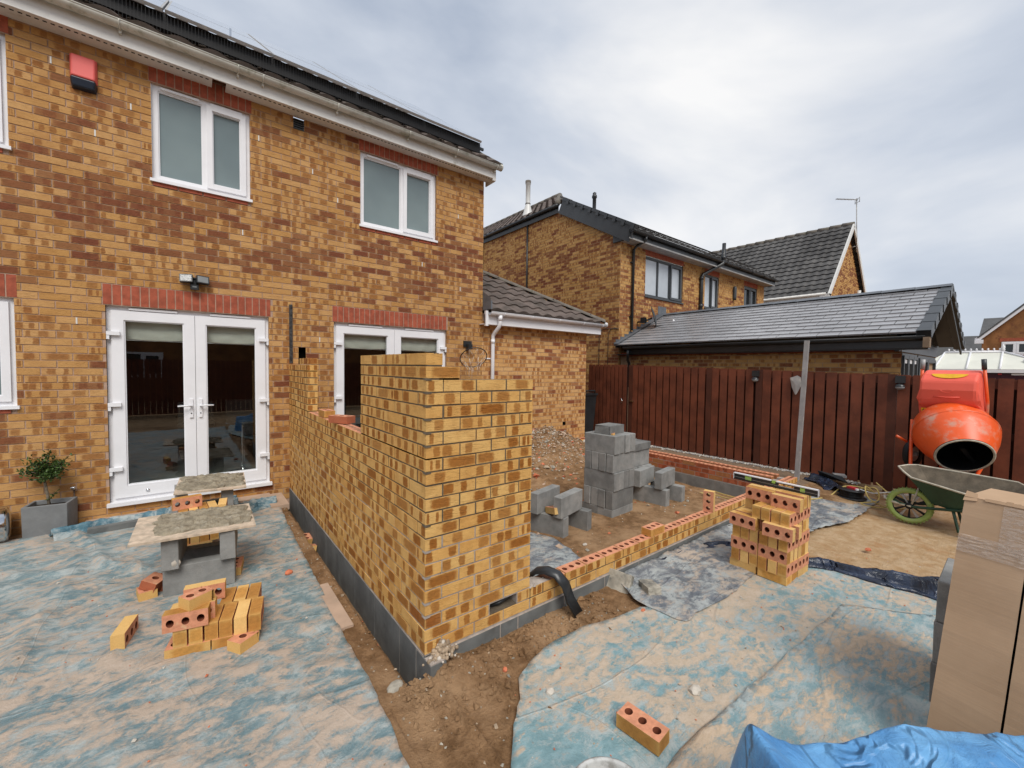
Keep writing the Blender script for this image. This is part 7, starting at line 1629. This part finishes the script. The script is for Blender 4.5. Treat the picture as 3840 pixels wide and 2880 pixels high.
chips('gravel_heap', 3800, heap, ['rubble', 'soil', 'rubble', 'slab', 'chip_white', 'soil'], (.006, .018), 'heap of pale gravel and rubble against the garage wall inside the extension', 1, 'gravel heap')
chips('rubble', 500, lambda r2: (lambda x, y: (x, y, hgt(x, y)))(r2.uniform(.9, 5.0), 3.0+r2.gauss(0, .5) if r2.random() < .8 else r2.uniform(.5, 3.5)), ['stonechip', 'chip_red', 'rubble', 'slab'], (.010, .036), 'broken brick and mortar rubble strewn over the soil inside the extension', 2) if True else None
def inr(x0, x1, y0, y1, hf_): return lambda r2: (lambda x, y: (x, y, hf_(x, y)))(r2.uniform(x0, x1), r2.uniform(y0, y1))
chips('rubble', 420, inr(.3, 5.3, .15, 2.6, hgt), ['rubble', 'chip_white', 'chip_red', 'soil'], (.003, .011), 'small stones scattered over the bare soil around the block stacks', 3)
def soilband(r2):
    if r2.random() < .4: x, y = r2.uniform(-.24, -.03), r2.uniform(-.3, 3.9)
    else:
        x, y = r2.uniform(-.25, 1.5), r2.uniform(-1.0, -.02)
    return x, y, hgt(x, y)
chips('rubble', 900, soilband, ['rubble', 'soil', 'soil', 'stonechip'], (.003, .010), 'crumbs of soil and small stones on the bare strip around the wall', 4)
chips('soil_clods', 700, lambda r2: (lambda x, y: (x, y, hgt(x, y)))(r2.uniform(-.2, 1.4), -.02-abs(r2.gauss(0, .28))), ['soil'], (.006, .020), 'clods of damp brown earth on the bare soil in front of the pier', 14, 'soil clods', flat=.7)
chips('rubble', 90, lambda r2: (lambda x, y: (x, y, hgt(x, y)+.01))(r2.uniform(-.11, -.03), r2.uniform(.3, 3.8)), ['chip_red', 'stonechip', 'rubble'], (.008, .022), 'brick rubble lying in the narrow trench beside the tall wall', 5)
chips('sheet_grit', 420, lambda r2: (lambda x, y: (x, y, hR(x, y)+.003))(r2.uniform(.1, 4.2), r2.uniform(-2.4, -.35)), ['rubble', 'chip_white', 'chip_red', 'slab'], (.0025, .008), 'grit and tiny chips scattered over the teal sheet', 6)
chips('sheet_grit', 260, lambda r2: (lambda x, y: (x, y, hL(x, y)+.003))(r2.uniform(-2.4, -.3), r2.uniform(-1.0, 3.2)), ['rubble', 'chip_white', 'chip_red', 'slab'], (.002, .007), 'grit and tiny chips scattered over the left blue sheet', 7)
def lump(x, y, z, r, mat, label, cat, name, sc=(1, 1, 1)):
    r2 = random.Random(int(x*997+y*31)); mb = MB(mat); T = Matrix.Translation((x, y, z)) @ Matrix.Diagonal((*sc, 1))
    bm = bmesh.new(); bmesh.ops.create_icosphere(bm, subdivisions=2, radius=r)
    for v in bm.verts: v.co *= 1+.28*noise.noise(v.co/r*1.3+Vector((x, y, 3)))
    bm.verts.ensure_lookup_table(); mb.mesh([v.co.copy() for v in bm.verts], [tuple(q.index for q in f.verts) for f in bm.faces], 0, False, T); bm.free(); mb.build(name, label=label, cat=cat, origin=(x, y, z))
lump(1.075, -1.02, -.062, .035, 'chip_white', 'white stone lying on the teal sheet right of the single foreground brick', 'stone', 'white_stone', (1.1, .8, .5))
lump(.45, -.56, -.065, .024, 'chip_white', 'small pale stone at the corner of the teal sheet', 'stone', 'white_stone', (1, .8, .6))
lump(-.42, 1.60, -.045, .030, 'chip_red', 'small red brick lump on the left sheet near the trench', 'brick fragment', 'brick_fragment', (1, .8, .8))
lump(-1.10, .16, -.06, .022, 'chip_red', 'flat orange-red brick chip on the left sheet in the foreground', 'brick fragment', 'brick_fragment', (1.3, .8, .35))
lump(.37, -.27, -.085, .014, 'chip_red', 'tiny round orange brick chip on the soil before the pier', 'brick fragment', 'brick_fragment')
lump(1.48, -.42, -.06, .018, 'chip_red', 'orange brick chip by the tip of the dark membrane', 'brick fragment', 'brick_fragment', (1.2, .7, .5))
lump(3.42, -1.23, -.06, .03, 'chip_red', 'flat red chip lying on the sand beyond the black plastic strip', 'brick fragment', 'brick_fragment', (1, .7, .3)) if False else lump(4.1, -1.12, -.06, .035, 'chip_red', 'flat red chip lying on the sand beyond the black plastic strip', 'brick fragment', 'brick_fragment', (1, .7, .4))
lump(2.0, .60, -.08, .022, 'chip_white', 'white stone on the soil in front of the nearer block table', 'stone', 'white_stone', (1.3, .8, .6))
place(HB[0], 'broken_brick', TR(-.068, 2.55, -.31, 86, 12, 12), 'broken red brick in the trench beside the tall wall, farther one', 'broken brick'); place(HB[1], 'broken_brick', TR(-.068, 2.78, -.29, 94, 8, -10), 'broken brick half buried in the trench beside the tall wall', 'broken brick')
